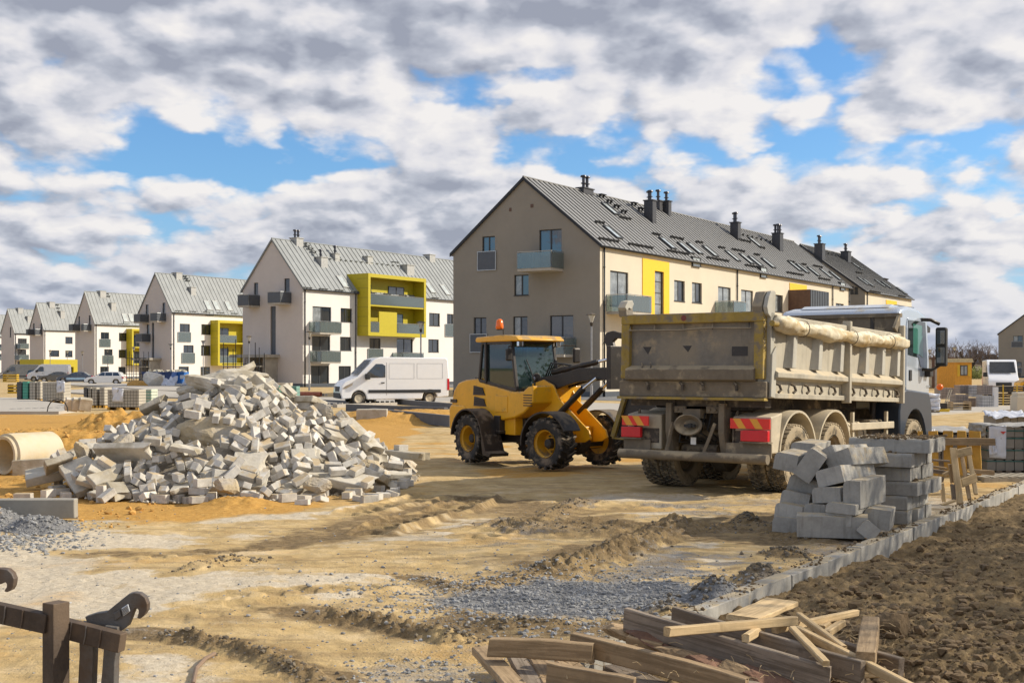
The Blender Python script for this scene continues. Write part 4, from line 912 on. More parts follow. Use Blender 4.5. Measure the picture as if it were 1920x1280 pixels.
    m = MB(); m.box(-.93, -.70, -.35, -.31, 2.64, 2.66); m.build('beacon_plate', M_HUB, rt)
    # inside
    m = MB(); m.box(-.85, -.40, -.28, .20, 1.35, 1.62); m.box(-.90, -.76, -.26, .18, 1.6, 2.15); m.build('seat', M_INT, rt, bev=.05)
    m = MB(); m.box(-.2, .0, -.25, .2, 1.4, 1.72); m.tube([(-.15, 0, 1.6), (-.28, 0, 1.86)], .03, 6); m.lathe([(.16, 0), (.175, .012), (.16, .024)], 18, M=T(-.3, 0, 1.88) @ RY(R(-35)), closed=True); m.build('steering_column', M_INT, rt)
    m = MB(); m.box(-1.22, -.95, -.5, .4, 1.5, 1.72); m.build('rear_shelf', M_LOADY, rt)
    m = MB(); m.tube([(.13, -.1, 1.52), (.02, -.28, 2.05)], .012, 5); m.build('wiper', M_INT, rt)
    # mirrors and grab rails
    m = MB(); m.tube([(-.05, yb, 2.3), (.12, yb + .12, 2.33), (.2, yb + .35, 2.32), (.2, yb + .36, 2.2)], .012, 6); m.build('mirror_arm', M_LDARK, rt); m = MB(); m.box(.17, .24, yb + .27, yb + .44, 1.98, 2.28); m.build('mirror', M_LDARK, rt, bev=.03)
    m = MB(); m.tube([(-.05, ya, 2.3), (.0, ya - .14, 2.3), (.0, ya - .14, 2.25)], .012, 6); m.build('mirror_arm', M_LDARK, rt); m = MB(); m.box(-.04, .03, ya - .2, ya - .06, 2.02, 2.26); m.build('mirror', M_LDARK, rt, bev=.03)
    for y in (.42,): m = MB(); m.tube([(.14, y, 1.5), (.3, y, 1.56), (.34, y, 1.9), (.24, y, 1.96), (.12, y, 1.92)], .014, 6); m.build('grab_rail', M_LDARK, rt)
    # work lamps
    for y in (-.42, .34):
        m = MB(); m.lathe([(.0, -.04), (.05, -.04), (.085, .03), (.085, .06)], 14, M=T(.52, y, 1.70) @ RY(R(90))); o = m.build('headlight', M_LDARK, rt, smooth=True); m = MB(); m.lathe([(.0, .055), (.078, .055), (.078, .065), (0, .07)], 14, M=T(.52, y, 1.70) @ RY(R(90))); m.build('lens', M_CHROME, o)
        m = MB(); m.tube([(.5, y, 1.5), (.5, y, 1.66)], .02, 6); m.build('lamp_stalk', M_LDARK, rt)
    for y in (-.5, .4): m = MB(); m.box(.08, .16, y - .05, y + .05, 2.30, 2.40); m.build('roof_lamp', M_CHROME, rt, bev=.01)
    # wheels
    tm = tyre(.49, .40, 19, lug=.045, rimr=.25).mesh('wheel', M_TYRE)
    rim = MB(); rim.lathe([(.262, -.19), (.262, -.16), (.228, -.14), (.212, .06), (.15, .07), (.12, .02), (.0, .02)], 28, 'y', cap=False); rim.lathe([(.26, .15), (.22, .13), (.1, .1), (.0, .1)], 20, 'y'); rme = rim.mesh('rim', M_RIMY, True); rme.set_sharp_from_angle(angle=R(35))
    hb = MB(); hb.lathe([(.10, .02), (.085, -.09), (.05, -.11), (.0, -.11)], 12, 'y')
    for k in range(8): hb.lathe([(.014, .06), (.014, .03), (0, .03)], 6, 'y', M=T(.16 * math.cos(k * PI / 4), 0, .135 * math.sin(k * PI / 4)))
    hme = hb.mesh('hub', M_HUB)
    for (a_, b_, fm, fl) in ((-1.1, -YR, Matrix(), 0), (-1.1, YR, Matrix(), 1), (1.05, -YF, FM, 0), (1.05, YF, FM, 1)):
        w_ = link('wheel', tm, rt, fm @ T(a_, b_, .485) @ (RZ(PI) if fl else Matrix()) @ RY(random.random() * 6)); link('rim', rme, w_); link('hub', hme, w_)
    for (a_, b_, fm) in ((-1.1, -YR, Matrix()), (-1.1, YR, Matrix()), (1.05, -YF, FM), (1.05, YF, FM)):
        m = MB(); fender(m, 0, 0, .56, -.22, .22, 5 if a_ < 0 else 25, 175 if a_ < 0 else 185, .03)
        if a_ < 0: m.prism([(.56, -.05), (.59, .10), (.72, -.22), (.88, -.26), (.86, -.32), (.62, -.30)], -.22, .22)
        o = m.build('mudguard', M_LDARK, rt, smooth=True, ang=40); o.matrix_local = fm @ T(a_, b_, .49)
    # front frame
    for y in (-.26, .22):
        m = MB(); m.prism([(.25, .55), (.12, 1.05), (.10, 1.58), (.40, 1.66), (.66, 1.56), (.80, 1.30), (1.55, .72), (1.60, .58), (1.45, .50), (.6, .42)], y, y + .04); m.build('lift_tower', M_LOADY, rt, bev=.01).matrix_local = FM
    m = MB(); m.box(.45, 1.25, -.21, .21, .5, .78); m.box(.85, 1.15, -.6, .6, .36, .62); m.prism([(.5, .8), (.95, 1.05), (1.45, .7), (1.4, .6), (.5, .6)], -.21, -.1); m.build('front_frame', M_LOADY, rt, bev=.02).matrix_local = FM
    m = MB(); m.lathe([(.13, -.62), (.13, .62)], 14, 'y', M=T(1.05, 0, .47)); m.lathe([(.2, -.15), (.24, 0), (.2, .15)], 14, 'y', M=T(1.05, 0, .47)); m.build('front_axle', M_HUB, rt, smooth=True, ang=40).matrix_local = FM
    m = MB(); m.lathe([(.10, .45), (.10, 1.0)], 12, M=T(0, 0, 0)); m.box(-.1, .3, -.12, .12, .55, .65); m.box(-.1, .3, -.12, .12, .85, .95); m.build('articulation_joint', M_HUB, rt)
    # boom arms
    for y in (-.20, .12):
        m = MB(); m.prism([(.22, 1.50), (.26, 1.70), (.8, 1.78), (1.25, 1.88), (2.1, 1.90), (2.24, 1.82), (2.22, 1.66), (1.6, 1.66), (1.2, 1.62), (.6, 1.47)], y, y + .09); m.build('boom_arm', M_LDARK, rt, bev=.012).matrix_local = FM
    m = MB(); m.box(1.0, 1.15, -.11, .12, 1.66, 1.80); m.box(1.9, 2.0, -.11, .12, 1.70, 1.84); m.build('boom_crossbar', M_LDARK, rt).matrix_local = FM
    for p_, q_, r_, s_, nm in (((.45, -.05, 1.80), (1.60, -.05, 2.00), (2.12, -.05, 2.09), .055, 'tilt'), ((.85, -.30, 1.02), (1.45, -.30, 1.50), (1.72, -.24, 1.70), .06, 'lift'), ((.85, .26, 1.02), (1.45, .26, 1.50), (1.72, .22, 1.70), .06, 'lift')):
        m = MB(); m.tube([p_, q_], s_, 12); o = m.build('hydraulic_cylinder', M_LDARK, rt, smooth=True, ang=40); o.matrix_local = FM; m = MB(); m.tube([q_, r_], .028, 10); m.build('piston_rod', M_CHROME, o, smooth=True, ang=40)
    for k in range(3): m = MB(); m.tube([(.3, -.1 + k * .06, 1.7), (.45, -.1 + k * .06, 1.98), (.8, -.08 + k * .05, 1.95), (1.2, -.06 + k * .04, 1.9)], .014, 6); m.build('hydraulic_hose', M_INT, rt, smooth=True).matrix_local = FM
    m = MB(); m.tube([(1.95, -.2, 1.95), (2.0, -.26, 2.2), (2.12, -.22, 2.28), (2.25, -.1, 2.1)], .016, 6); m.build('hydraulic_hose', M_INT, rt, smooth=True).matrix_local = FM
    # coupler and bucket
    for y in (-.32, .24):
        m = MB(); m.prism([(2.16, 1.52), (2.08, 1.9), (2.05, 2.22), (1.96, 2.42), (2.02, 2.53), (2.18, 2.56), (2.45, 2.50), (2.47, 2.40), (2.25, 2.42), (2.17, 2.36), (2.28, 2.0), (2.36, 1.52)], y, y + .08); m.build('coupler_hook', M_LDARK, rt, bev=.012).matrix_local = FM
    m = MB(); m.box(2.28, 2.38, -.62, .62, 1.50, 2.28); m.box(2.22, 2.28, -.5, .5, 2.15, 2.25); m.build('coupler_frame', M_LDARK, rt, bev=.01).matrix_local = FM
    bp = [(2.42, 1.50), (2.20, 1.15), (2.06, .82), (2.12, .66), (2.4, .60), (2.9, .62), (3.25, .70)]; m = MB()
    vs = []; n = len(bp)
    for y in (-.06, 1.42): vs += [(x, y, z) for x, z in bp]
    inn = [(x + .03, z + .03) for x, z in bp]
    for y in (-.06, 1.42): vs += [(x, y, z) for x, z in inn]
    m.add(vs, [(i, i + 1, n + i + 1, n + i) for i in range(n - 1)] + [(2 * n + i, 3 * n + i, 3 * n + i + 1, 2 * n + i + 1) for i in range(n - 1)] + [(0, n, 3 * n, 2 * n), (n - 1, 3 * n - 1, 4 * n - 1, 2 * n - 1)])
    for y in (-.09, 1.42): m.prism(bp + [(3.2, 1.0), (2.7, 1.45)], y, y + .03)
    m.build('bucket', M_LDARK, rt).matrix_local = FM
    m = MB(); bar(m, (2.36, -.12, 1.50), (2.02, -.12, .62), .06, .09); bar(m, (2.0, -.11, .60), (2.9, -.11, .57), .04, .03); m.build('bucket_edge', M_TOCH, rt).matrix_local = FM
M_TDUST = mat('dusty_steel', (.19, .155, .11), .85, .1, var=.22, sc=2, bump=.004, dust=(.40, .32, .205), dk=.45, dsc=3.5, streak=.35)
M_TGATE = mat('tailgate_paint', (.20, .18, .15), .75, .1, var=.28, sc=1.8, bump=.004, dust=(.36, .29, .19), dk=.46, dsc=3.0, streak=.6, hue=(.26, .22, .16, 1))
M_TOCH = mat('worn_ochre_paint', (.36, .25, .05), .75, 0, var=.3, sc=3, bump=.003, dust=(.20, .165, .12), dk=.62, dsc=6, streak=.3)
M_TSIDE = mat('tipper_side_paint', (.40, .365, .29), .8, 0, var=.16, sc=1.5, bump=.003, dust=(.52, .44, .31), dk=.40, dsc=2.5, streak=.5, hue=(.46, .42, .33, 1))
M_TRIB = mat('tipper_rib_paint', (.42, .40, .34), .7, 0, var=.14, sc=1.5, bump=.002, dust=(.52, .45, .32), dk=.3, dsc=2.5, streak=.35)
M_TCH = mat('chassis_steel', (.075, .062, .05), .85, .1, var=.3, sc=4, dust=(.27, .215, .145), dk=.5, dsc=5)
M_TARP = mat('tarp_canvas', (.58, .51, .37), .85, 0, var=.2, sc=3, bump=.012, bsc=9, dust=(.75, .68, .52), dk=.4, dsc=4, hue=(.50, .38, .20, 1))
M_CAB = mat('cab_paint', (.50, .56, .64), .18, .25, var=.04, sc=1, coat=.8, dust=(.45, .42, .36), dk=.05, dsc=3)
M_CABF = mat('cab_plastic', (.025, .036, .056), .35, 0, var=.1, coat=.2, dust=(.13, .125, .115), dk=.02, dsc=4)
M_CHEVR = mat('chevron_red', (.80, .03, .015), .35, var=.06)
M_CHEVY = mat('chevron_amber', (.78, .36, .03), .35, var=.06)
M_WHITEP = mat('white_plate', (.75, .75, .72), .5, var=.1)
M_FENDT = mat('fender_plastic', (.47, .41, .30), .7, 0, var=.15, dust=(.62, .53, .38), dk=.4, dsc=3)
def truck():
    rt = thing('tipper_truck', (3.74, 18.7, .02), 0, 'dusty beige three axle tipper truck seen from behind with pale blue cab', 'tipper truck', rot=Euler((0, .018, math.atan2(.806, .592))))
    BM = RY(.014)   # the body lies a touch lower at the front
    def B(m, name, mt, par=None, **k):
        o = m.build(name, mt, par or rt, **k); 
        if par is None: o.matrix_local = BM
        return o
    zb, zt, Lb, Wb = 1.46, 2.72, 5.42, 2.5
    # body floor, front, sides
    m = MB(); m.box(.05, Lb, .06, Wb - .06, zb, zb + .08); B(m, 'body_floor', M_TDUST)
    m = MB(); m.box(Lb, Lb + .06, 0, Wb, zb - .02, zt + .26); m.box(Lb - .04, Lb + .10, -.02, Wb + .02, zt + .26, zt + .33); m.prism([(Lb - .28, zt + .05), (Lb, zt + .33), (Lb, zt - .1)], -.02, .03); B(m, 'front_bulkhead', M_TDUST)
    for sg in (0, 1):
        y0, y1 = (0.02, .06) if sg == 0 else (Wb - .06, Wb - .02); d = -1 if sg == 0 else 1; yo = .02 if sg == 0 else Wb - .02
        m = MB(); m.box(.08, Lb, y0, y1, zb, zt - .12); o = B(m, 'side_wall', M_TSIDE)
        m = MB(); m.box(.08, Lb, min(yo, yo + d * .09), max(yo, yo + d * .09), zt - .14, zt - .05); B(m, 'top_rail', M_TSIDE, bev=.015)
        m = MB(); m.prism([(yo, zb + .24), (yo + d * .12, zb + .29), (yo + d * .12, zb + .36), (yo, zb + .44)], .08, Lb, 'x'); B(m, 'folded_ledge', M_TSIDE, bev=.008)
        m = MB(); m.box(.08, Lb, min(yo, yo + d * .07), max(yo, yo + d * .07), zb - .02, zb + .06); B(m, 'bottom_rail', M_TSIDE, bev=.01)
        for s in (.67, 1.65, 2.53, 3.64, 4.41, 5.16):
            m = MB(); w0, w1, e = .17, .10, d * .11; zz0, zz1 = zb + .44, zt - .15; tl = .16; vs = []
            for z, off, ee in ((zz0, 0, e * 1.1), (zz1, tl, e * .75)): vs += [(s - w0 + off, yo, z), (s - w1 + off, yo + ee, z), (s + w1 * .3 + off, yo + ee, z), (s + w0 * .5 + off, yo, z)]
            m.add(vs, [(0, 1, 2, 3), (7, 6, 5, 4), (0, 4, 5, 1), (1, 5, 6, 2), (2, 6, 7, 3), (3, 7, 4, 0)]); B(m, 'rib', M_TRIB, bev=.006)
        for s in ((2.84,) if sg == 0 else (2.84,)):
            m = MB(); m.box(s - .045, s + .045, min(yo, yo + d * .14), max(yo, yo + d * .14), zb - .06, zt + .02); B(m, 'middle_post', M_TSIDE, bev=.01)
        m = MB(); m.box(Lb - .06, Lb + .02, min(yo, yo + d * .13), max(yo, yo + d * .13), zb - .04, zt + .1); B(m, 'front_post', M_TSIDE, bev=.01)
        for s in (.22, .75, 1.25, 1.75, 2.3, 3.1, 3.65, 4.2, 4.75, 5.2):
            m = MB(); m.tube([(s, yo + d * .02, zb + .20), (s + .01, yo + d * .07, zb + .18), (s + .05, yo + d * .08, zb + .11), (s, yo + d * .06, zb + .07)], .022, 6); B(m, 'tie_hook', M_TCH)
    # rear right corner post and flap
    m = MB(); m.box(-.02, .10, -.02, .10, zb - .02, zt - .02); m.prism([(-.05, zb + .0), (-.02, zb + .62), (.12, zb + .75), (.12, zb - .02)], -.05, -.02); B(m, 'corner_post', M_TRIB, bev=.008)
    m = MB(); m.box(-.02, .10, Wb - .10, Wb + .02, zb - .02, zt - .02); B(m, 'corner_post', M_TDUST, bev=.008)
    # tarp rolled along the near side
    pts = []; rad = []; r_ = random.Random(4)
    for k in range(110):
        t = k / 109; s = .02 + t * 5.55; pts.append((s, -.10 + .02 * math.sin(t * 9), zt - .19 - .04 * math.sin(t * PI) - .02 * t + .010 * math.sin(t * 31))); rad.append(.105 + .022 * math.sin(t * 23) + r_.uniform(-.013, .013) if 0 < k < 109 else .05)
    m = MB(); m.tube(pts, rad, 22)
    m.v = [tuple(Vector(v) + Vector((0, mn.noise(Vector((v[0] * 1.3, v[1] * 14, v[2] * 14))), mn.noise(Vector((v[0] * 1.1 + 7, v[1] * 12, v[2] * 12))))) * .022 + Vector((0, mn.noise(Vector((v[0] * 8, v[1] * 30, v[2] * 30))), mn.noise(Vector((v[0] * 9, v[1] * 30, v[2] * 30 + 5))))) * .014) for v in m.v]; B(m, 'tarp_roll', M_TARP, smooth=True)
    m = MB(); m.tube([(-.16, -.10, zt - .19), (.05, -.10, zt - .19)], .045, 10); B(m, 'tarp_spindle', M_TOCH, smooth=True, ang=40)
    for s in (.9, 2.86, 3.4, 4.6):
        m = MB(); t = s / 5.57; z = zt - .19 - .04 * math.sin(t * PI) - .02 * t; m.lathe([(.125, -.012), (.135, 0), (.125, .012)], 14, 'x', M=T(s, -.10, z), closed=True); B(m, 'tarp_strap', M_TCH)
    # tailgate
    x = -.10
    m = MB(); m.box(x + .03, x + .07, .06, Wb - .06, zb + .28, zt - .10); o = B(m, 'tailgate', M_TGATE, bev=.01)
    m = MB(); m.prism([(x + .02, zb + .46), (x - .12, zb + .40), (x - .12, zb + .24), (x + .05, zb + .20), (x + .05, zb + .46)], .16, Wb - .16); m.build('tailgate_ledge', M_TDUST, o, bev=.012)
    m = MB(); m.box(x - .06, x + .08, .04, Wb - .04, zt - .16, zt - .01); m.build('top_beam', M_TOCH, o, bev=.015)
    for y in (.04, Wb - .19): m = MB(); m.box(x - .05, x + .08, y, y + .15, zb + .26, zt - .16); m.build('side_beam', M_TOCH, o, bev=.012)
    m = MB(); m.box(x - .02, x + .12, 0, Wb, zb - .02, zb + .22); m.build('bottom_beam', M_TDUST, o, bev=.015); m = MB(); m.box(x - .08, x + .05, 0, Wb, zb - .06, zb - .02); m.build('rear_lip', M_TOCH, o)
    for y in (.45, 1.0, 1.35, 1.95): m = MB(); m.tube([(x - .03, y + .06, zb + .20), (x - .07, y, zb + .16), (x - .06, y, zb + .08)], .022, 6); m.build('tie_hook', M_TCH, o)
    m = MB(); m.tube([(x - .08, .22, zt - .26), (x - .08, .9, zt - .245), (x - .08, 1.4, zt - .27), (x - .08, 2.3, zt - .26)], .012, 6); m.build('handrail', M_TDUST, o)
    for y in (.25, .85, 1.35, 1.85, 2.28): m = MB(); bar(m, (x - .08, y, zt - .26), (x, y + .04, zt - .17), .02); m.build('rail_bracket', M_TCH, o)
    for y in (1.95, 2.1): m = MB(); m.tube([(x - .01, y, zb + .5), (x - .06, y - .04, zb + .44), (x - .1, y - .05, zb + .38)], .012, 5); m.build('tie_hook', M_TCH, o)
    for y0_, z0_, w_, h_ in ((.32, .60, .26, .14), (1.25, .66, .16, .1), (1.95, .63, .16, .12)):
        m = MB(); m.add([(x + .028, y0_, zb + z0_ + h_), (x + .028, y0_ + w_, zb + z0_ + h_), (x + .028, y0_ + w_ * .4, zb + z0_)], [(0, 1, 2)]) if w_ < .2 else m.box(x + .026, x + .029, y0_, y0_ + w_, zb + z0_, zb + z0_ + h_)
        m.build('worn_sticker', M_LDARK, o)
    m = MB(); m.lathe([(.045, -.004), (.045, 0)], 18, 'x', M=T(x - .0605, 1.35, zt - .085)); m.lathe([(.02, -.008), (.02, -.004)], 12, 'x', M=T(x - .0605, 1.35, zt - .085)); m.build('round_badge', mat('badge_faded_red', (.22, .06, .05), .7), o)
    # hinge horns
    m = MB(); m.prism([(-.12, zt - .05), (-.16, zt + .05), (-.10, zt + .20), (-.02, zt + .29), (.10, zt + .31), (.14, zt + .28), (.12, zt + .1), (.14, zt - .45), (.02, zt - .45), (-.02, zt - .1)], -.02, .05); B(m, 'hinge_horn', M_TRIB, bev=.012)
    m = MB(); m.prism([(-.14, zt - .04), (-.18, zt + .06), (-.06, zt + .28), (.06, zt + .30), (.06, zt - .04)], .06, .22); B(m, 'hinge_plate', M_TGATE, bev=.012)
    m = MB(); m.prism([(-.16, zt - .04), (-.20, zt + .10), (-.12, zt + .2), (.02, zt + .2), (.04, zt - .04)], Wb - .14, Wb + .0); B(m, 'hinge_plate', M_TGATE, bev=.012)
    m = MB(); m.prism([(-.24, zt + .10), (-.16, zt + .20), (-.02, zt + .23), (.03, zt + .17), (-.04, zt + .08), (-.12, zt + .10), (-.18, zt + .05)], Wb - .16, Wb - .02); B(m, 'hinge_horn', M_TRIB, bev=.01)
    # chain
    m = MB()
    for k in range(14): m.lathe([(.018, -.005), (.024, 0), (.018, .005)], 8, 'x' if k % 2 else 'y', M=T(-.13, .03 + .01 * math.sin(k), zt - .1 - k * .037), closed=True)
    tag(B(m, 'chain', M_TDUST), kind='stuff')
    # chassis
    for y in (.85, 1.57): m = MB(); m.box(.25, 6.9, y, y + .09, .92, 1.22); m.build('chassis_beam', M_TCH, rt, bev=.01)
    for s in (.3, 1.8, 3.3, 4.9): m = MB(); m.box(s, s + .14, .94, 1.57, .95, 1.2); m.build('cross_member', M_TCH, rt)
    for y in (.78, 1.64): m = MB(); m.box(.05, 5.3, y - .05, y + .05, 1.24, 1.44); m.build('subframe', M_TCH, rt)
    m = MB(); m.box(.1, .3, .1, 2.4, 1.30, 1.42); m.build('rear_beam', M_TCH, rt)
    for y in (.72, 1.62):
        m = MB(); m.prism([(.0, 1.35), (.22, 1.35), (.26, .62), (.12, .50), (.0, .9)], y, y + .10); m.build('hanger_plate', M_TDUST, rt, bev=.01)
    m = MB(); bar(m, (.02, .88, 1.05), (-.05, 1.05, .56), .07, .05); m.build('bumper_stay', M_TDUST, rt, bev=.006); m = MB(); bar(m, (.02, 1.60, 1.05), (-.05, 1.68, .56), .07, .05); m.build('bumper_stay', M_TDUST, rt, bev=.006)
    m = MB(); m.tube([(-.06, -.02, .545), (-.06, 2.50, .545)], .075, 14); m.build('bumper_tube', M_TDUST, rt, smooth=True, ang=40)
    for y in (.30, 2.0): 
        m = MB(); m.box(.12, .2, y - .1, y + .35, .72, .95); m.prism([(.1, .75), (.1, 1.0), (.25, 1.25), (.3, .75)], y + .3, y + .34); m.build('lamp_bracket', M_TCH, rt, bev=.01)
    # tow coupling
    m = MB(); m.lathe([(.0, -.10), (.10, -.10), (.19, -.20), (.21, -.19), (.12, -.02), (.12, .1)], 20, 'x', M=T(.08, 1.27, 1.02) @ Matrix.Diagonal((1, 1.15, .78, 1))); m.box(.0, .2, 1.12, 1.42, 1.12, 1.26); m.build('tow_coupling', M_TDUST, rt, smooth=True, ang=40)
    m = MB(); m.box(-.11, -.07, 1.16, 1.34, .985, 1.03); m.lathe([(.035, -.13), (.035, -.05)], 10, 'x', M=T(.0, 1.24, 1.01)); m.build('coupling_pin', M_INT, rt)
    m = MB(); m.box(.02, .03, 1.2, 1.29, .72, .83); m.build('white_tag', M_WHITEP, rt)
    for y in (.95, 1.5): m = MB(); m.box(.05, .1, y - .1, y + .1, 1.2, 1.3); m.lathe([(.03, -.02), (.03, 0)], 10, 'x', M=T(.05, y - .05, 1.25)); m.lathe([(.03, -.02), (.03, 0)], 10, 'x', M=T(.05, y + .05, 1.25)); m.build('socket_box', M_TDUST, rt, bev=.006)
    for k in range(5): m = MB(); y = 1.0 + k * .12; m.tube([(.15, y, 1.2), (.1, y + .05, .95 - .05 * k), (.3, y - .1, .75), (.6, y, .8)], .018, 6); m.build('air_hose', M_INT, rt, smooth=True)
    m = MB(); m.lathe([(.17, -.25), (.17, .25)], 14, 'y', M=T(.55, 1.27, .82)); m.lathe([(.10, -.3), (.1, .3)], 12, 'y', M=T(.4, 1.3, .62)); m.build('air_tank', M_TCH, rt, smooth=True, ang=40)
    # rear lamps, chevron boards, mud flaps
    for y0, y1, sd in ((-.02, .62, 0), (2.02, 2.5, 1)):
        m = MB(); m.box(.0, .02, y0, y1, .985, 1.135); o = m.build('chevron_board', M_CHEVR, rt)
        w_ = y1 - y0; n_ = 2
        for k in range(n_):
            a = y0 + w_ * (.20 + k * .42); d_ = .12; s_ = MB(); s_.add([(-.002, a - .02, .987), (-.002, a + d_ - .02, .987), (-.002, a + d_ + .08, 1.133), (-.002, a + .08, 1.133)], [(0, 3, 2, 1)]); s_.build('stripe', M_CHEVY, o)
        a0, a1 = (y0 + .02, y0 + .46) if sd == 0 else (y0 + .13, y1)
        m = MB(); m.box(-.03, .05, a0, a1, .80, .965); m.build('tail_light', M_REDL, rt, bev=.012)
        m = MB(); m.box(-.02, .12, a0 - .01, a1 + .02, .775, .795); m.build('lamp_shelf', M_TDUST, rt)
        m = MB(); m.box(.06, .08, y0 + .0, y1 + .1 * (1 - sd), .56, .77); m.build('mud_flap', M_TDUST, rt)
    # fenders
    for s in (1.08, 2.52):
        for y0, y1 in ((-.0, .66), (1.84, 2.5)):
            m = MB(); fender(m, s, .56, .66, y0, y1, 8, 172, .035, 16); m.build('mudguard', M_FENDT, rt, smooth=True, ang=40)
            if s < 2: m = MB(); m.prism([(s - .95, .62), (s - .95, 1.16), (s - .55, 1.22), (s - .60, 1.0), (s - .67, .62)], y0 + .02, y1 - .02); m.build('guard_end', M_FENDT, rt, bev=.02)
    # wheels
    tm = tyre(.53, .29, 34, style='block', lug=.022, rimr=.30).mesh('wheel', M_TYRED)
    rim = MB(); rim.lathe([(.305, -.13), (.30, -.10), (.265, -.08), (.25, .07), (.16, .09), (.12, .0), (.10, -.06), (.0, -.06)], 28, 'y', cap=False); 
    for k in range(10): rim.lathe([(.014, .05), (.014, .085)], 6, 'y', M=T(.19 * math.cos(k * PI / 5), -.08, .19 * math.sin(k * PI / 5)))
    rme = rim.mesh('rim', M_TDUST, True); rme.set_sharp_from_angle(angle=R(35))
    for s in (1.08, 2.52):
        for y, fl in ((.16, 0), (.48, 0), (2.02, 1), (2.34, 1)):
            w_ = link('wheel', tm, rt, T(s, y, .52) @ (RZ(PI) if fl else Matrix()) @ RY(random.random() * 6)); link('rim', rme, w_)
        m = MB(); m.lathe([(.12, .6), (.12, 1.9)], 12, 'y', M=T(s, 0, .52)); m.lathe([(.1, 1.0), (.28, 1.15), (.28, 1.35), (.1, 1.5)], 14, 'y', M=T(s, 0, .54)); m.build('axle', M_TCH, rt, smooth=True, ang=40)
        for y in (.75, 1.75): m = MB(); m.prism([(s - .7, .82), (s, .68), (s + .7, .82), (s + .7, .90), (s, .76), (s - .7, .90)], y - .05, y + .05); m.build('leaf_spring', M_TCH, rt)
    for y, fl in ((.18, 0), (2.32, 1)):
        w_ = link('wheel', tm, rt, T(6.42, y, .52) @ (RZ(PI) if fl else Matrix())); link('rim', rme, w_)
    # side guard, tanks
    for z in (.66, .90): m = MB(); m.box(3.35, 5.35, .04, .08, z, z + .12); m.build('side_guard', M_FENDT, rt, bev=.01)
    for s in (3.5, 5.1): m = MB(); m.box(s, s + .07, .09, .14, .55, 1.2); m.build('guard_post', M_FENDT, rt)
    for s in (3.75, 4.25): 
        m = MB(); m.lathe([(.05, s - .2), (.24, s - .2), (.24, s + .2), (.05, s + .2)], 20, 'x', M=T(0, .45, .80)); o = m.build('air_tank', M_FENDT, rt, smooth=True, ang=40); 
        m = MB(); m.lathe([(.245, -.02), (.25, 0), (.245, .02)], 20, 'x', M=T(s + .05, .45, .80), closed=True); m.build('tank_band', M_TCH, o)
    m = MB(); m.box(4.6, 5.2, .2, .75, .55, 1.05); m.build('battery_box', M_TCH, rt, bev=.03)
    # cab
    cx0, cx1 = 5.62, 7.35
    prof = [(cx0, 1.40), (cx0, 2.98), (cx0 + .10, 3.07), (cx0 + .5, 3.14), (cx0 + 1.0, 3.13), (cx1 - .28, 3.04), (cx1 - .14, 2.90), (cx1 - .02, 2.1), (cx1, 1.7), (cx1, .78), (cx1 - .35, .72), (cx1 - .38, 1.2), (cx1 - .6, 1.40)]
    m = MB(); m.prism(prof, .06, 2.38); m.build('cab_body', M_CAB, rt, smooth=True, ang=35, bev=.07, seg=4)
    m = MB(); m.prism([(cx0 + .25, 3.11), (cx0 + .45, 3.18), (cx0 + 1.05, 3.16), (cx0 + 1.15, 3.09)], .35, 2.1); m.build('roof_hatch', M_CAB, rt, bev=.02)
    dp = [(5.98, 1.50), (7.04, 1.50), (7.16, 2.0), (7.14, 2.15), (7.0, 2.92), (6.05, 2.92), (5.98, 2.76)]
    m = MB(); m.prism(dp, .045, .066); dr = m.build('door', M_CAB, rt, bev=.008)
    m = MB(); m.prism([(6.04, 2.24), (6.62, 2.20), (6.74, 2.02), (7.10, 2.00), (7.12, 2.15), (6.99, 2.88), (6.06, 2.88)], .036, .048); m.build('side_window', M_WINDT, dr)
    m = MB(); m.prism([(6.30, 2.28), (6.64, 2.26), (6.86, 2.2), (6.82, 2.80), (6.30, 2.82)], .030, .037); m.build('window_light', M_GREENGL, dr)
    m = MB(); m.box(6.12, 6.24, .025, .046, 1.76, 1.96); m.build('handle', M_INT, dr, bev=.01)
    m = MB(); m.box(5.70, 7.3, .050, .060, 1.635, 1.68); m.build('trim_strip', M_STEEL, rt)
    m = MB(); m.prism([(cx1 - .12, 2.86), (cx1 + .14, 2.8), (cx1 + .12, 2.7), (cx1 - .1, 2.7)], .1, 2.34); m.build('sun_visor', M_LDARK, rt, bev=.01)
    m = MB(); m.prism([(cx1 - .09, 2.7), (cx1 - .0, 1.98), (cx1 + .012, 1.98), (cx1 - .07, 2.7)], .2, 2.24); m.build('windscreen', M_PANE, rt)
    # wheel arch panel and steps
    arch = [(6.42 + .60 * math.cos(R(a)), .58 + .64 * math.sin(R(a))) for a in range(170, -1, -14)]
    m = MB(); m.prism([(5.62, .42), (5.58, 1.2), (5.72, 1.56), (5.95, 1.60), (7.2, 1.54), (7.34, 1.3), (7.38, .9), (7.38, .42), (7.06, .42)] + arch[::-1], .02, .5); m.build('wheel_arch', M_CABF, rt, smooth=True, ang=35, bev=.03)
    m = MB(); m.box(7.30, 7.45, .1, 2.34, .40, .95); m.build('front_bumper', M_CABF, rt, bev=.05)
    for z in (2.62, 2.5): pass
    m = MB(); m.tube([(6.80, .05, 2.92), (6.93, -.08, 2.92), (7.03, -.22, 2.84)], .035, 8); m.build('mirror_arm', M_LDARK, rt, smooth=True); m = MB(); m.tube([(6.85, .05, 1.98), (6.95, -.1, 1.97), (7.03, -.22, 2.06)], .03, 8); m.build('mirror_arm', M_LDARK, rt, smooth=True)
    m = MB(); m.box(6.98, 7.12, -.36, -.15, 2.04, 2.78); mo = m.build('mirror', M_INT, rt, bev=.04, seg=3)
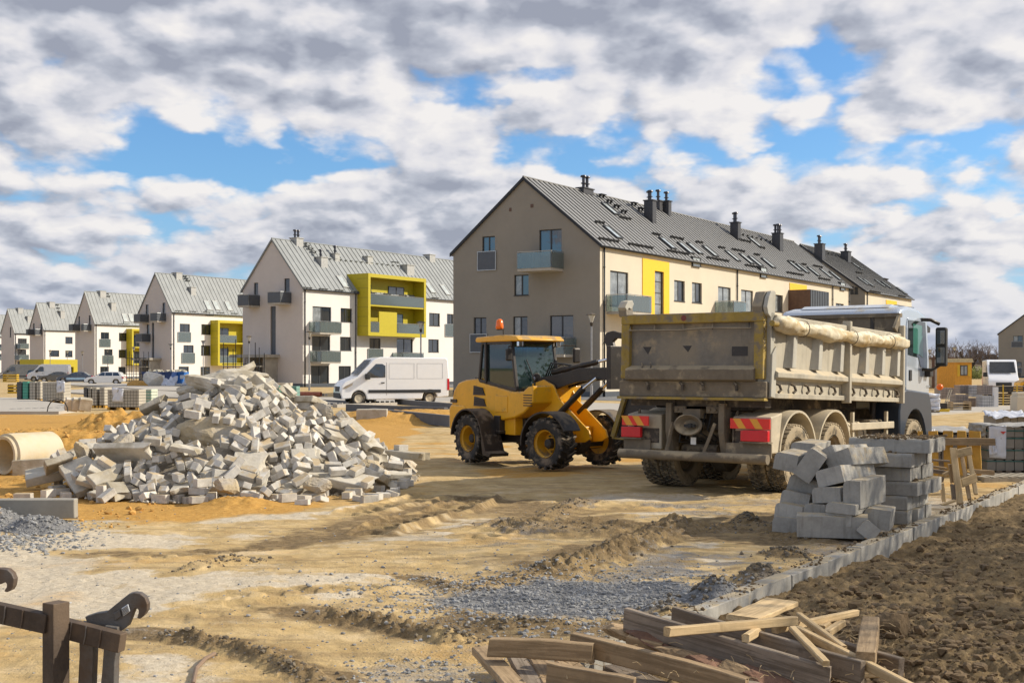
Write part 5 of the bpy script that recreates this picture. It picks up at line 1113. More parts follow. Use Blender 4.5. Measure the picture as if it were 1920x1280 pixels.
    for z0, z1 in ((2.46, 2.72), (2.10, 2.40)): m = MB(); m.box(6.965, 6.982, -.335, -.185, z0, z1); m.build('mirror_glass', M_PANE, mo, bev=.006)
    m = MB(); m.box(7.0, 7.2, -.06, .08, 1.84, 2.0); m.build('mirror_foot', M_LDARK, rt, bev=.02)
    m = MB(); m.lathe([(.06, 1.0), (.06, 2.9)], 10, M=T(5.5, .5, 0)); m.build('air_intake', M_LDARK, rt, smooth=True, ang=40)
M_WINDT = glass('truck_window', (.02, .03, .03), .03)
M_GREENGL = mat('green_glass', (.06, .19, .155), .06, var=.1, spec=1)
loader(); truck()
# ------------------------------------------------------------------ vans and cars
M_VANW = mat('van_white', (.88, .88, .88), .22, var=.02, coat=.6, dust=(.6, .5, .35), dk=-.15, dsc=3)
M_BLKP = mat('black_plastic', (.03, .032, .035), .6)
M_ALLOY = mat('wheel_alloy', (.45, .45, .46), .35, .7, var=.1)
def small_wheel(root, x, y, r, w, fl, dusty=False):
    key = (r, w, dusty)
    if key not in WCACHE:
        m = MB(); m.lathe([(r * .62, -w * .4), (r * .9, -w / 2), (r, -w * .35), (r, w * .35), (r * .9, w / 2), (r * .62, w * .4)], 24, 'y', closed=True)
        q = MB(); q.lathe([(r * .63, -w * .42), (r * .58, -w * .3), (r * .3, -w * .32), (0, -w * .36)], 20, 'y', cap=False); WCACHE[key] = (m.mesh('wheel', M_TYRE, True), q.mesh('rim', M_FENDT if dusty else M_ALLOY, True))
    a, b = WCACHE[key]; o = link('wheel', a, root, T(x, y, r) @ (RZ(PI) if fl else Matrix())); link('rim', b, o); return o
def van(name, loc, yaw, label, grp=None, paint=None):
    rt = thing(name, loc, yaw, label, 'van', grp); pt = paint or M_VANW
    def arc(cx, r): return [(cx + r * math.cos(R(a)), .36 + r * math.sin(R(a))) for a in range(180, -1, -15)]
    prof = [(.02, .42), (.0, 1.4), (.06, 2.34), (.16, 2.44), (3.7, 2.48), (4.05, 2.36), (4.92, 1.48), (5.55, 1.22), (5.74, 1.02), (5.80, .60), (5.72, .30)] + arc(4.85, .40)[::-1] + [(4.4, .28), (1.5, .28)] + arc(1.05, .40)[::-1] + [(.6, .36)]
    m = MB(); m.prism(prof, -.95, .95); m.build('body', pt, rt, smooth=True, ang=38, bev=.06, seg=3)
    # note: axis sign, near side is +Y for this heading
    for y, e in ((.95, 1), (-.95, -1)):
        m = MB(); m.prism([(3.45, 1.42), (3.45, 2.02), (3.62, 2.12), (3.95, 2.12), (4.55, 1.52), (4.5, 1.40)], y - .004 * e, y + .012 * e); m.build('side_window', M_PANE, rt)
        m = MB(); m.box(.45, 4.35, min(y, y + .02 * e), max(y, y + .02 * e), .62, .78); m.build('rub_strip', M_BLKP, rt)
        for x0, x1, z0, z1 in ((.35, 1.75, 1.35, 2.15), (1.9, 3.25, 1.35, 2.15)): 
            m = MB()
            for q in ((x0, x1, z1 - .012, z1), (x0, x1, z0, z0 + .012), (x0, x0 + .012, z0 + .012, z1 - .012), (x1 - .012, x1, z0 + .012, z1 - .012)): m.box(q[0], q[1], min(y, y + .006 * e), max(y, y + .006 * e), q[2], q[3])
            m.build('panel_seam', M_STEEL, rt)
        m = MB(); m.box(3.38, 3.39, min(y, y + .006 * e), max(y, y + .006 * e), .5, 2.2); m.build('door_seam', M_BLKP, rt); m = MB(); m.box(3.5, 3.68, min(y, y + .03 * e), max(y, y + .03 * e), 1.12, 1.17); m.build('handle', M_BLKP, rt)
        m = MB(); m.box(4.30, 4.55, min(y, y + .26 * e), max(y, y + .26 * e), 1.32, 1.62); m.build('mirror', M_BLKP, rt, bev=.04)
        m = MB(); m.box(-.02, .10, min(y - .02 * e, y + .012 * e), max(y - .02 * e, y + .012 * e), .75, 1.35); m.build('tail_light', M_REDL, rt)
        m = MB(); m.prism([(5.15, 1.18), (5.5, 1.02), (5.72, .85), (5.55, .84), (5.2, 1.02)], y - .06 * e, y + .013 * e); m.build('headlight', M_CHROME, rt)
        small_wheel(rt, 1.05, y - .14 * e, .34, .22, e > 0, True); small_wheel(rt, 4.85, y - .14 * e, .34, .22, e > 0, True)
    quadpanel([(4.87, -.84, 1.56), (4.87, .84, 1.56), (4.12, .78, 2.31), (4.12, -.78, 2.31)], -.0, 'windscreen', M_PANE, rt).matrix_local = T(.03, 0, .03)
    m = MB(); m.box(5.70, 5.82, -.8, .8, .35, .62); m.box(5.74, 5.79, -.5, .5, .68, .95); m.build('grille', M_BLKP, rt, bev=.02)
    return rt
vp = at(832, 68.5); van('delivery_van', (vp.x, vp.y, 0), R(180 + 20), 'white panel van parked behind the loader facing left')
def car(name, loc, yaw, label, paint, kind='estate', grp='cars parked behind the site road'):
    rt = thing(name, loc, yaw, label, 'car', grp); L = 4.5
    def arc(cx, r): return [(cx + r * math.cos(R(a)), .32 + r * math.sin(R(a))) for a in range(180, -1, -20)]
    low = [(.02, .35), (.0, .75), (.10, .98), (3.2, .95), (4.1, .82), (4.42, .62), (4.45, .32)] + arc(3.65, .36)[::-1] + [(3.2, .22), (1.3, .22)] + arc(.85, .36)[::-1] + [(.3, .28)]
    m = MB(); m.prism(low, -.88, .88); m.build('body', paint, rt, smooth=True, ang=38, bev=.05, seg=2)
    roofs = {'estate': [(.12, .97), (.42, 1.42), (.8, 1.50), (2.1, 1.50), (2.45, 1.42), (3.25, .96)], 'sedan': [(.45, .97), (1.05, 1.36), (1.5, 1.44), (2.1, 1.42), (2.4, 1.34), (3.2, .94)], 'suv': [(.05, .97), (.18, 1.55), (.5, 1.64), (2.2, 1.64), (2.5, 1.55), (3.2, 1.0)]}[kind]
    ins = .16; vs = []
    for y in (-1, 1): vs += [(x, y * (.86 - ins * (z - .95) / .6), z) for x, z in roofs]
    n = len(roofs); m = MB(); m.add(vs, [tuple(range(n)), tuple(range(n, 2 * n))[::-1]] + [(i, n + i, n + (i + 1) % n, (i + 1) % n) for i in range(n)]); m.build('cabin', paint, rt, smooth=True, ang=30, bev=.03)
    zt_ = roofs[2][1]
    for e in (-1, 1):
        for x0, x1, t0, t1 in ((roofs[0][0] + .4, roofs[0][0] + 1.0, .62, 1.02), (1.28, 2.05, 1.28, 2.05), (2.12, 2.95, 2.12, 2.42)):
            pts = [(x0 if x0 > 1.2 else roofs[1][0] - .02, 1.02), (x1 if x0 > 1.2 else 1.2, 1.02), (t1 if x0 > 1.2 else 1.2, zt_ - .10), (t0 if x0 > 1.2 else roofs[1][0] + .22, zt_ - .10)]
            v_ = [(x, e * (.872 - ins * (z - .95) / .6), z) for x, z in pts]; quadpanel(v_ if e < 0 else v_[::-1], .01, 'side_window', M_PANE, rt)
        small_wheel(rt, .85, e * .76, .32, .2, e > 0); small_wheel(rt, 3.65, e * .76, .32, .2, e > 0)
        m = MB(); m.box(-.01, .2, min(e * .7, e * .885), max(e * .7, e * .885), .72, .92); m.build('tail_light', M_REDL, rt, bev=.01)
        m = MB(); m.box(4.2, 4.40, min(e * .5, e * .84), max(e * .5, e * .84), .60, .72); m.build('headlight', M_CHROME, rt, bev=.01)
        m = MB(); m.box(2.75, 2.95, min(e * .88, e * 1.02), max(e * .88, e * 1.02), .98, 1.10); m.build('mirror', paint, rt, bev=.02)
    a, b = roofs[-1], roofs[-2]; quadpanel([(a[0] + .0, -.74, a[1] + .05), (a[0], .74, a[1] + .05), (b[0] + .03, .62, b[1]), (b[0] + .03, -.62, b[1])], .01, 'windscreen', M_PANE, rt).matrix_local = T(.02, 0, .02)
    return rt
def paint(n, c): return mat(n, c, .25, .2, var=.03, coat=.8)
for (u, v, yw, lab, pc, kd) in ((234, 720.5, 186, 'white estate car with roof rails nearest in the parked row', (.78, .78, .77), 'estate'),
      (176, 718, 189, 'dark car with pale blue side stripe behind the white estate', (.05, .07, .11), 'sedan'),
      (137, 716, 192, 'dark grey saloon parked in front of the small white van', (.09, .095, .10), 'sedan'),
      (52, 714, 8, 'dark green estate parked beside the grey box van', (.02, .05, .045), 'suv')):
    D = F * EYE / (v - V0); p = at(u, D); yaw = R(yw)
    c_ = car('parked_car', (p.x, p.y, 0), yaw, lab, paint('car_paint', pc), kd)
    if 'stripe' in lab:
        for e in (-1, 1): m = MB(); m.box(.9, 3.2, min(e * .872, e * .888), max(e * .872, e * .888), .45, .72); m.build('side_stripe', mat('stripe_blue', (.35, .5, .62), .4), c_)
D = F * EYE / 24.5; p = at(131, D); van('parked_van', (p.x, p.y, 0), R(186), 'small distant white van behind the dark saloon')
p = at(74, 195); van('parked_van', (p.x, p.y, 0), R(200), 'grey box van left of the low yellow annex', paint=mat('van_grey', (.16, .17, .18), .5))
p = at(1868, 91); v_ = van('delivery_van', (p.x, p.y, 0), R(-106), 'white high roof van facing the camera far right behind brick pallets'); v_.location = Vector((p.x, p.y, 0))
# ------------------------------------------------------------------ rubble heap
import bmesh
M_PAV = mat('paver_concrete', (.54, .515, .465), .9, var=.24, sc=9, bump=.0025, bsc=70, rnd=.2, dust=(.46, .36, .22), dk=.28, dsc=4)
M_SLABC = mat('old_concrete', (.52, .48, .40), .93, var=.16, sc=3, bump=.008, bsc=22, rnd=.14, hue=(.36, .31, .22, 1))
M_BOULD = mat('rough_concrete_lump', (.47, .385, .25), .95, var=.2, sc=4, bump=.02, bsc=14, hue=(.42, .38, .32, 1))
def chunk(d, rough=.02, cuts=3, seed=0, ch=.012, broken=0):
    bm = bmesh.new(); bmesh.ops.create_cube(bm, size=1); bmesh.ops.scale(bm, vec=d, verts=bm.verts)
    bmesh.ops.bevel(bm, geom=bm.edges[:], offset=ch, segments=1, affect='EDGES')
    if cuts: bmesh.ops.subdivide_edges(bm, edges=[e for e in bm.edges if e.calc_length() > .09], cuts=cuts, use_grid_fill=True)
    o = Vector((seed * 3.1, seed * 7.7, seed)); r = random.Random(seed)
    for v in bm.verts:
        n_ = Vector((mn.noise(v.co * 6 + o), mn.noise(v.co * 6 + o + Vector((9, 0, 0))), mn.noise(v.co * 6 + o + Vector((0, 9, 0)))))
        v.co += n_ * rough + n_.yzx * rough * .5 * mn.noise(v.co * 17 + o)
        if broken:
            t = max(0, v.co.x / d[0] + .5 - .72) / .28
            v.co.x -= t * d[0] * broken * (.5 + mn.noise(Vector((v.co.y * 5, v.co.z * 5, 0)) + o))
    me = bpy.data.meshes.new('rubble'); bm.to_mesh(me); bm.free(); return me
def boulder(d, seed):
    bm = bmesh.new(); bmesh.ops.create_icosphere(bm, subdivisions=4, radius=.5); o = Vector((seed * 2.3, seed, 4))
    cuts_ = [(Vector((random.Random(seed * 13 + i).uniform(-1, 1), random.Random(seed * 17 + i).uniform(-1, 1), random.Random(seed * 19 + i).uniform(-1, 1))).normalized(), random.Random(seed + i).uniform(.30, .40)) for i in range(11)]
    for v in bm.verts:
        p = v.co * (1 + .25 * mn.noise(v.co * 1.6 + o))
        for n_, dd in cuts_:
            k = p.dot(n_) - dd
            if k > 0: p = p - n_ * k * .93
        p = p * (1 + .07 * mn.noise(v.co * 9 + o) + .035 * mn.noise(v.co * 24 + o)); v.co = Vector((p.x * d[0] * 1.25, p.y * d[1] * 1.25, p.z * d[2] * 1.25))
    me = bpy.data.meshes.new('boulder'); bm.to_mesh(me); bm.free(); return me
RUB = [
6,-180,-1620,800,25,10,15,4,-1336,-2363,638,235,-3,-30,5,461,-3565,164,-242,0,63,7,620,-2720,360,62,5,12,8,1950,-2350,240,35,22,-12,7,-1900,-2500,300,50,-35,50,5,1670,-2998,213,-17,308,53,4,2004,-572,787,311,51,-78,
2,-1458,-2953,306,61,-17,89,3,-2354,-2240,462,-46,-32,51,4,2726,-58,431,-2,2,-70,2,-1165,-3222,140,-1,40,-98,2,-341,-2569,640,-303,20,9,5,1355,-241,1175,-145,62,-41,3,-1543,-2633,426,-269,-52,147,
2,1369,-2077,578,67,-2,26,3,-1407,-386,1243,-48,-43,14,5,-1505,-1894,762,-24,257,102,3,2475,-1871,196,-47,23,-62,2,1611,-1163,837,-47,-24,-222,5,-2095,-2027,609,226,-71,-139,8,-2500,-1900,300,30,-20,35,
2,289,-493,1608,-14,279,75,3,-136,167,1786,-62,-36,90,2,-262,-3283,206,14,16,-147,2,-1757,-2764,335,41,-261,-159,0,-1255,-3524,108,0,263,96,2,-468,-1425,1337,47,-20,24,0,632,-2969,318,57,27,-21,0,-493,-3526,67,157,0,-39,
0,1317,-3537,67,-157,0,-244,0,2465,-3412,66,-157,0,-253,0,-1522,-2702,501,-43,-54,298,0,850,-2944,322,190,-54,117,2,-120,-783,1566,30,-11,297,2,725,-126,1520,-74,8,-160,0,90,-3461,266,-157,0,-230,
0,1873,-2427,354,-41,2,-267,0,1255,-1813,828,110,305,2,4,2050,-600,620,10,50,-50,0,-458,-1825,1176,136,-298,-12,0,970,-2023,701,-73,21,-302,3,1107,65,1312,-1,30,100,0,-2294,-2941,66,157,0,-183,
0,964,-1614,1083,-25,-39,251,0,2147,-2306,354,-34,290,102,0,1356,-2566,430,67,-295,77,0,419,-3048,368,144,-73,54,0,2345,-2602,201,29,-30,120,2,1336,-2838,181,-273,-20,110,0,1407,-2937,285,-33,273,52,
0,41,-3498,154,-314,0,-25,2,2611,-1098,180,-18,-308,51,2,344,-1129,1327,36,-13,113,0,378,-2350,687,245,50,0,0,1867,-717,868,-113,-258,-81,0,-340,-3138,326,-177,-7,220,0,-916,-2404,775,202,13,9,0,1056,-2710,318,0,50,273,
0,-1298,-1680,876,-13,57,-213,0,705,-2045,740,-64,293,77,0,2563,-445,290,-274,15,7,0,-936,-2033,909,13,14,-85,0,-685,-3441,80,-253,0,-206,0,-914,-1464,989,124,242,61,0,133,-2269,784,-17,44,-130,0,418,-2307,800,33,-43,281,
0,615,-2333,724,159,75,-153,0,-356,-1620,1342,130,30,31,0,43,-1298,1376,-18,59,-100,5,2272,-1340,329,-57,-56,-239,0,-135,-2861,421,131,-51,-166,0,1534,-2336,450,4,-41,189,0,633,-2854,399,-57,-289,-18,
0,1513,-3368,54,0,314,-83,0,-7,-1024,1515,-103,-269,-43,0,1742,-622,1009,-302,-24,75,0,1785,-2329,422,116,-310,31,0,-1154,-2841,342,174,41,-132,0,-1385,-3363,129,-168,-157,0,0,557,-2000,887,-30,239,189,
0,2149,-738,791,-47,294,125,0,540,-523,1485,-20,-55,237,0,-151,-1345,1396,-72,-44,187,0,85,-1728,1111,-299,-22,149,0,705,-3390,54,0,0,-40,0,233,-1491,1240,-56,-210,37,0,1151,-655,1123,-227,-16,-30,
0,457,-2890,488,-124,231,63,0,218,-2867,464,-30,-266,134,0,-785,-2329,655,-204,-12,251,0,90,-2678,511,-132,-72,80,2,-1420,-3129,120,-29,-18,300,0,457,-1439,1145,161,47,-253,0,-776,-2497,507,2,4,-190,
0,-453,-3405,130,0,230,-177,0,2157,-2723,66,157,0,-19,0,503,-1056,1438,224,33,-71,0,1985,-1933,423,-53,-33,58,0,-435,-2683,445,141,-31,198,0,110,-608,1633,-34,-297,-89,0,813,-1694,1002,212,-25,196,
0,362,-2726,526,58,25,-18,0,1276,-2428,545,104,19,-186,0,1009,-88,1251,-127,1,255,0,-1083,-2454,390,182,-84,108,0,449,-1780,1059,176,40,-103,0,-1151,-1231,1054,-287,33,43,0,-94,-3250,278,235,67,-103,
0,-744,-2918,312,-25,-297,107,0,1202,-3117,101,-98,16,-49,1,300,-1865,1062,136,17,-195,0,2094,-2978,54,0,314,150,0,-98,-1794,1134,-146,-25,167,0,247,-3006,367,-156,-12,-248,0,1902,-1757,500,-209,-34,227,
0,-348,-2579,470,-24,-27,207,0,-386,-1684,1249,-17,-278,152,0,-2053,-2907,54,0,0,211,0,-121,-1610,1181,131,-5,-282,0,1811,-1558,609,76,9,117,0,2061,-1389,505,83,300,-76,1,954,-3250,125,-68,19,-85,
0,-934,-3200,91,-170,-16,194,1,1026,-3031,187,-63,-30,95,0,-89,-433,1657,107,-305,6,0,2604,181,543,-312,2,96,0,-1062,-1059,1129,70,13,227,0,1041,-2125,541,-125,-58,194,0,-849,-694,1404,35,288,-42,
0,2397,-1809,332,-25,-46,-209,0,1558,-897,916,-52,-25,-270,0,-950,-2969,223,-31,-51,-206,0,908,-1908,799,-38,75,270,0,1156,-1440,1034,0,-264,-153,0,87,-2985,368,-2,24,-236,0,-586,-3017,214,-57,-25,237,
0,2744,-2498,54,0,314,152,0,651,-1034,1334,245,-35,151,0,1230,-1668,927,-53,47,-151,0,1914,-875,633,37,27,299,0,1606,-1565,633,192,242,-35,0,674,-3276,144,-35,-41,-123,0,774,-926,1298,-174,31,222,
0,991,-2621,380,-33,276,-115,0,-976,-2795,279,293,41,125,0,1719,-1766,487,98,98,-72,0,-378,-2205,663,-64,35,303,0,1108,-2734,221,-200,-26,67,1,525,-1244,1327,-135,35,-240,0,39,-1489,1188,138,-19,288,
1,858,-2249,561,-66,309,59,0,1225,-842,1000,53,-15,-179,2,-1430,-702,1021,63,-71,33,0,787,-357,1309,312,78,-1,0,761,-1783,889,235,24,-115,0,2733,-1553,67,157,0,-25,1,-256,-3410,66,-157,0,-214,0,1767,-691,804,33,-249,-56,
0,1008,-1601,914,-23,279,-76,0,194,-3144,271,-65,-12,-11,0,1201,-328,1149,-145,73,-39,0,-503,-2456,565,-40,1,112,0,1376,-1603,807,-43,-30,156,1,-743,-1741,897,131,-26,-278,0,-681,-3256,145,-184,65,163,
0,694,-1969,885,-185,10,191,0,2402,-1925,54,0,0,275,0,-2016,-920,815,1,44,141,1,266,-2175,896,-45,40,-189,0,-486,-529,1494,-69,21,239,1,391,-1172,1399,287,27,-156,0,1433,-1461,744,83,65,-94,0,456,-2156,820,-10,-44,269,
0,809,-1181,1169,-265,-40,-111,1,-634,-2459,523,180,34,-187,1,-1961,-2711,301,-108,36,-64,0,694,-1125,1205,-58,283,-126,0,-115,-2648,491,6,-19,248,0,-1090,-1499,966,143,-12,-202,1,1407,-2387,496,-127,-43,224,
0,1319,-660,1017,-6,-37,-27,0,1021,-1871,737,89,-82,-47,2,1421,-1973,547,67,-9,34,0,-829,-2650,329,46,51,-143,1,630,-1776,969,-235,78,62,0,-1241,-2593,439,-159,-31,179,0,-2269,-2461,54,0,0,29,0,879,-1701,893,-66,225,-22,
1,-790,-1402,1101,-287,78,97,0,1086,-2336,408,-40,59,-119,0,-841,-3125,155,16,-30,-133,0,-1138,-804,1185,-202,51,-176,0,2786,-1286,79,192,0,-99,0,-349,-610,1647,-8,-31,-181,0,1061,-3176,54,0,0,244,
0,613,-1560,1010,-40,55,-150,1,-28,-2472,647,-60,-76,206,1,-706,-3161,236,-78,24,-295,0,-58,-3460,54,0,0,-257,0,1393,-2724,308,-285,36,-20,0,-2432,-1931,525,-23,-84,246,1,7,-2578,572,107,-65,196,
0,-916,-853,1280,127,-2,189,0,1565,-2989,54,0,0,14,0,-1078,-2962,140,-296,21,-74,0,1221,-2343,461,-253,20,55,0,-1319,-1482,938,54,-31,-11,0,1063,-1034,1089,36,-271,-95,1,-1213,-697,1277,65,106,-237,
0,-904,-2374,478,12,-65,102,0,1167,-1872,663,-300,-33,-110,0,1319,-1809,687,17,286,-130,0,-788,-1959,751,178,77,-113,0,586,-1277,1092,36,19,-188,0,2070,-1546,406,-63,-262,-73,0,575,-1250,1212,-198,5,183,
0,2566,-326,338,50,37,18,0,-2386,-2319,66,-157,0,-218,1,-739,-2208,718,-184,-38,201,0,-1413,-1010,961,221,52,68,0,221,-3465,54,0,0,168,0,1870,-1066,575,-126,-275,8,1,1503,-747,996,-255,0,-198,0,-1889,-1221,743,-198,3,5,
1,821,-3295,56,0,-4,261,1,-1934,-2564,388,-22,258,111,0,-1285,-2259,425,-148,-60,123,0,2776,-600,129,0,-157,93,0,1372,-1303,823,-102,59,67,0,-2165,-1622,727,30,4,-271,0,1638,-232,1047,-70,-72,-184,
0,1694,-1216,660,167,-22,-50,0,-1618,-1121,873,-34,-95,133,0,392,191,1641,29,-78,-313,0,-1500,-829,991,17,86,-176,0,-653,-267,1472,137,241,4,1,293,-1611,1123,69,-184,209,0,0,-1330,1253,-276,28,36,0,707,9,1409,97,-266,88,
0,-610,-903,1419,300,8,-91,4,1604,500,1037,-79,-6,-140,0,-905,-1638,867,50,-34,18,0,22,-895,1445,-190,24,-36,0,2500,-3140,54,314,0,-52,0,989,-790,1167,-87,1,158,0,-6,-2857,338,-38,71,-178,0,1649,-2854,67,156,0,-293,
0,2457,-1460,187,45,56,245,0,-2582,-1722,136,156,144,153,1,851,-987,1182,-45,17,-248,0,676,-2248,620,-121,55,-69,0,-1715,-1212,860,84,54,-106,0,-154,-1077,1399,-61,88,-262,1,-1008,-650,1253,-170,30,240,
0,-2585,-1685,531,-102,42,-223,0,-1696,-564,953,-212,14,-203,0,449,-1910,853,8,-257,-172,1,-191,-1504,1216,173,-130,-105,0,-1594,-2924,74,138,0,296,0,360,-1170,1178,50,24,44,0,1258,-2413,267,-264,33,64,
0,-485,-1105,1377,-139,-42,113,1,-535,-2351,682,-98,-120,-153,0,234,-860,1343,-10,-260,-62,1,-1015,-2597,297,-179,99,125,0,2797,-1047,54,0,314,-93,0,-1171,-1799,747,-8,54,-211,1,214,-2067,823,155,-47,258,
1,2432,-269,273,-88,244,6,0,-2076,14,836,266,-120,-75,1,-804,-3224,84,14,-32,-126,0,1093,-1573,839,284,-29,65,0,2213,215,534,118,-36,13,0,1493,-872,824,-195,-270,3,0,-928,-1797,776,-36,31,-253,
0,2100,-1957,346,128,-9,-194,0,484,-1675,980,5,-270,-149,1,-91,-3017,253,194,53,-61,0,1559,-553,943,-235,-53,97,0,-1208,-2567,297,72,-299,-32,0,2474,-1551,59,311,2,-25,1,-211,-2957,311,-124,214,-113,
0,-970,-2020,809,2,-295,-169,1,-2109,-1081,666,23,-31,-203,0,1833,-1286,548,-228,12,209,0,2160,341,596,-16,54,169,0,1155,-1398,939,-52,-19,284,0,1996,-958,481,228,98,-120,0,-38,-1208,1301,-71,40,40,
0,256,-3181,168,66,-37,-258,0,369,-689,1407,48,54,-60,0,-1933,-715,793,-58,-100,-106,0,-732,-3003,176,213,19,-81,1,1883,-1515,480,61,-74,-135,0,-1232,-37,1265,67,8,53,0,884,-1481,1043,-27,-47,240,
0,-1188,-1518,845,36,6,-100,1,107,-3171,117,-124,92,-33,0,1336,-925,904,-106,-9,158,1,1341,-1151,883,119,218,-2,0,1707,-2669,129,106,157,-139,1,2506,-343,192,90,-238,93,0,-1400,-1265,903,109,-306,43,
0,360,-2169,734,-25,-272,-32,0,-1263,-499,1239,60,-51,-147,3,-2114,-1501,599,-29,11,92,0,2585,-500,126,-85,-32,218,1,-404,-1209,1223,35,41,102,1,-2315,-1837,583,2,33,-218,0,2204,73,552,-112,-17,291,
0,1315,-2401,370,104,-27,-240,0,-1784,-567,862,-52,-23,-264,0,704,-1451,970,39,-273,-143,1,1052,-1937,599,-172,-85,-55,0,-243,-1318,1218,-33,106,136,0,1179,-1657,761,191,28,-246,0,-1235,-2880,178,181,-35,75,
0,-1406,-245,1312,212,-34,-184,0,2240,339,469,109,25,-313,0,2756,-727,57,0,-2,250,0,1487,-1711,582,-256,54,37,1,2639,-1672,80,-157,184,101,1,1388,-700,919,-2,-4,268,0,-455,-828,1377,117,-41,183,
0,-2555,-1604,199,-123,21,0,0,1963,-1159,448,87,-64,-271,0,-255,-1217,1267,239,89,100,0,1200,-496,1036,66,26,57,0,2200,-1099,396,171,-48,-128,0,-443,-160,1608,49,17,-190,0,1710,-1486,584,270,65,-96,
1,-561,-3233,90,174,-111,-145,0,1611,-1295,594,-9,-239,-39,0,1689,-697,739,312,72,-7,0,2568,1,250,17,-245,-27,1,-1185,-558,1193,-29,243,-96,0,-1211,-2686,256,243,17,-27,0,-1225,-1078,991,-109,-66,5,
0,2587,-1033,54,0,0,204,1,1002,-2938,90,45,5,16,0,-1927,-574,811,46,34,30,0,2571,-244,130,67,24,-114,0,-711,-2202,598,9,269,159,0,1405,942,936,-180,75,9,2,-1540,-1725,705,-50,38,-266,5,2345,1224,302,261,-12,168,
2,2767,-11,199,-70,1,-157,0,-1024,321,1394,269,6,144,0,-2049,-894,683,59,17,258,0,758,350,1379,-178,-39,-252,0,2775,-381,59,-1,-310,26,0,1657,-1456,502,6,-238,-39,1,1792,-1673,377,-58,181,-212,0,1345,181,1015,17,-30,36,
1,980,-1716,768,170,-70,-112,1,179,-1275,1209,33,-228,-154,0,545,-890,1252,-47,-276,-61,4,1587,402,906,-79,-5,-139,0,2286,-107,482,-32,-40,-143,1,-1157,-275,1159,293,-5,45,0,-2056,-99,792,155,66,57,
0,-1205,288,1218,56,-85,-307,0,1157,-182,1095,-54,-281,46,0,1192,-2892,103,6,45,-78,0,-753,96,1463,-49,-75,100,0,-33,-3228,111,-41,-277,-49,0,2144,1083,375,291,-40,-16,0,2341,-202,398,25,-281,131,0,293,464,1565,26,67,149,
0,-79,-974,1368,-64,-17,272,0,1322,-2213,332,92,-16,-262,0,-1030,-46,1287,304,117,24,1,-589,-2319,561,142,33,-198,0,354,749,1397,285,26,68,0,1727,-1977,397,297,1,-82,0,-1353,-1360,845,143,270,15,
0,434,-968,1225,-25,-47,255,5,-2336,733,661,73,287,99,5,-2644,-257,486,77,-292,19,2,-2168,-1121,580,307,-37,-116,1,908,317,1293,-105,-34,217,0,98,-3729,54,314,0,61,0,-2481,-3413,54,0,0,314,1,1942,-1643,417,-33,106,159,
0,-1911,-1931,588,-271,-60,-133,0,-1754,-1365,684,-247,104,3,0,2023,99,695,-289,-10,-23,0,-2308,-17,603,-283,18,102,0,2089,-33,637,95,-292,-9,0,-806,-652,1289,-290,-14,-109,0,634,734,1366,-102,-11,255,
0,-1022,591,1357,285,-41,40,0,-1778,-980,775,23,-281,139,0,2013,421,632,-66,34,-221,]
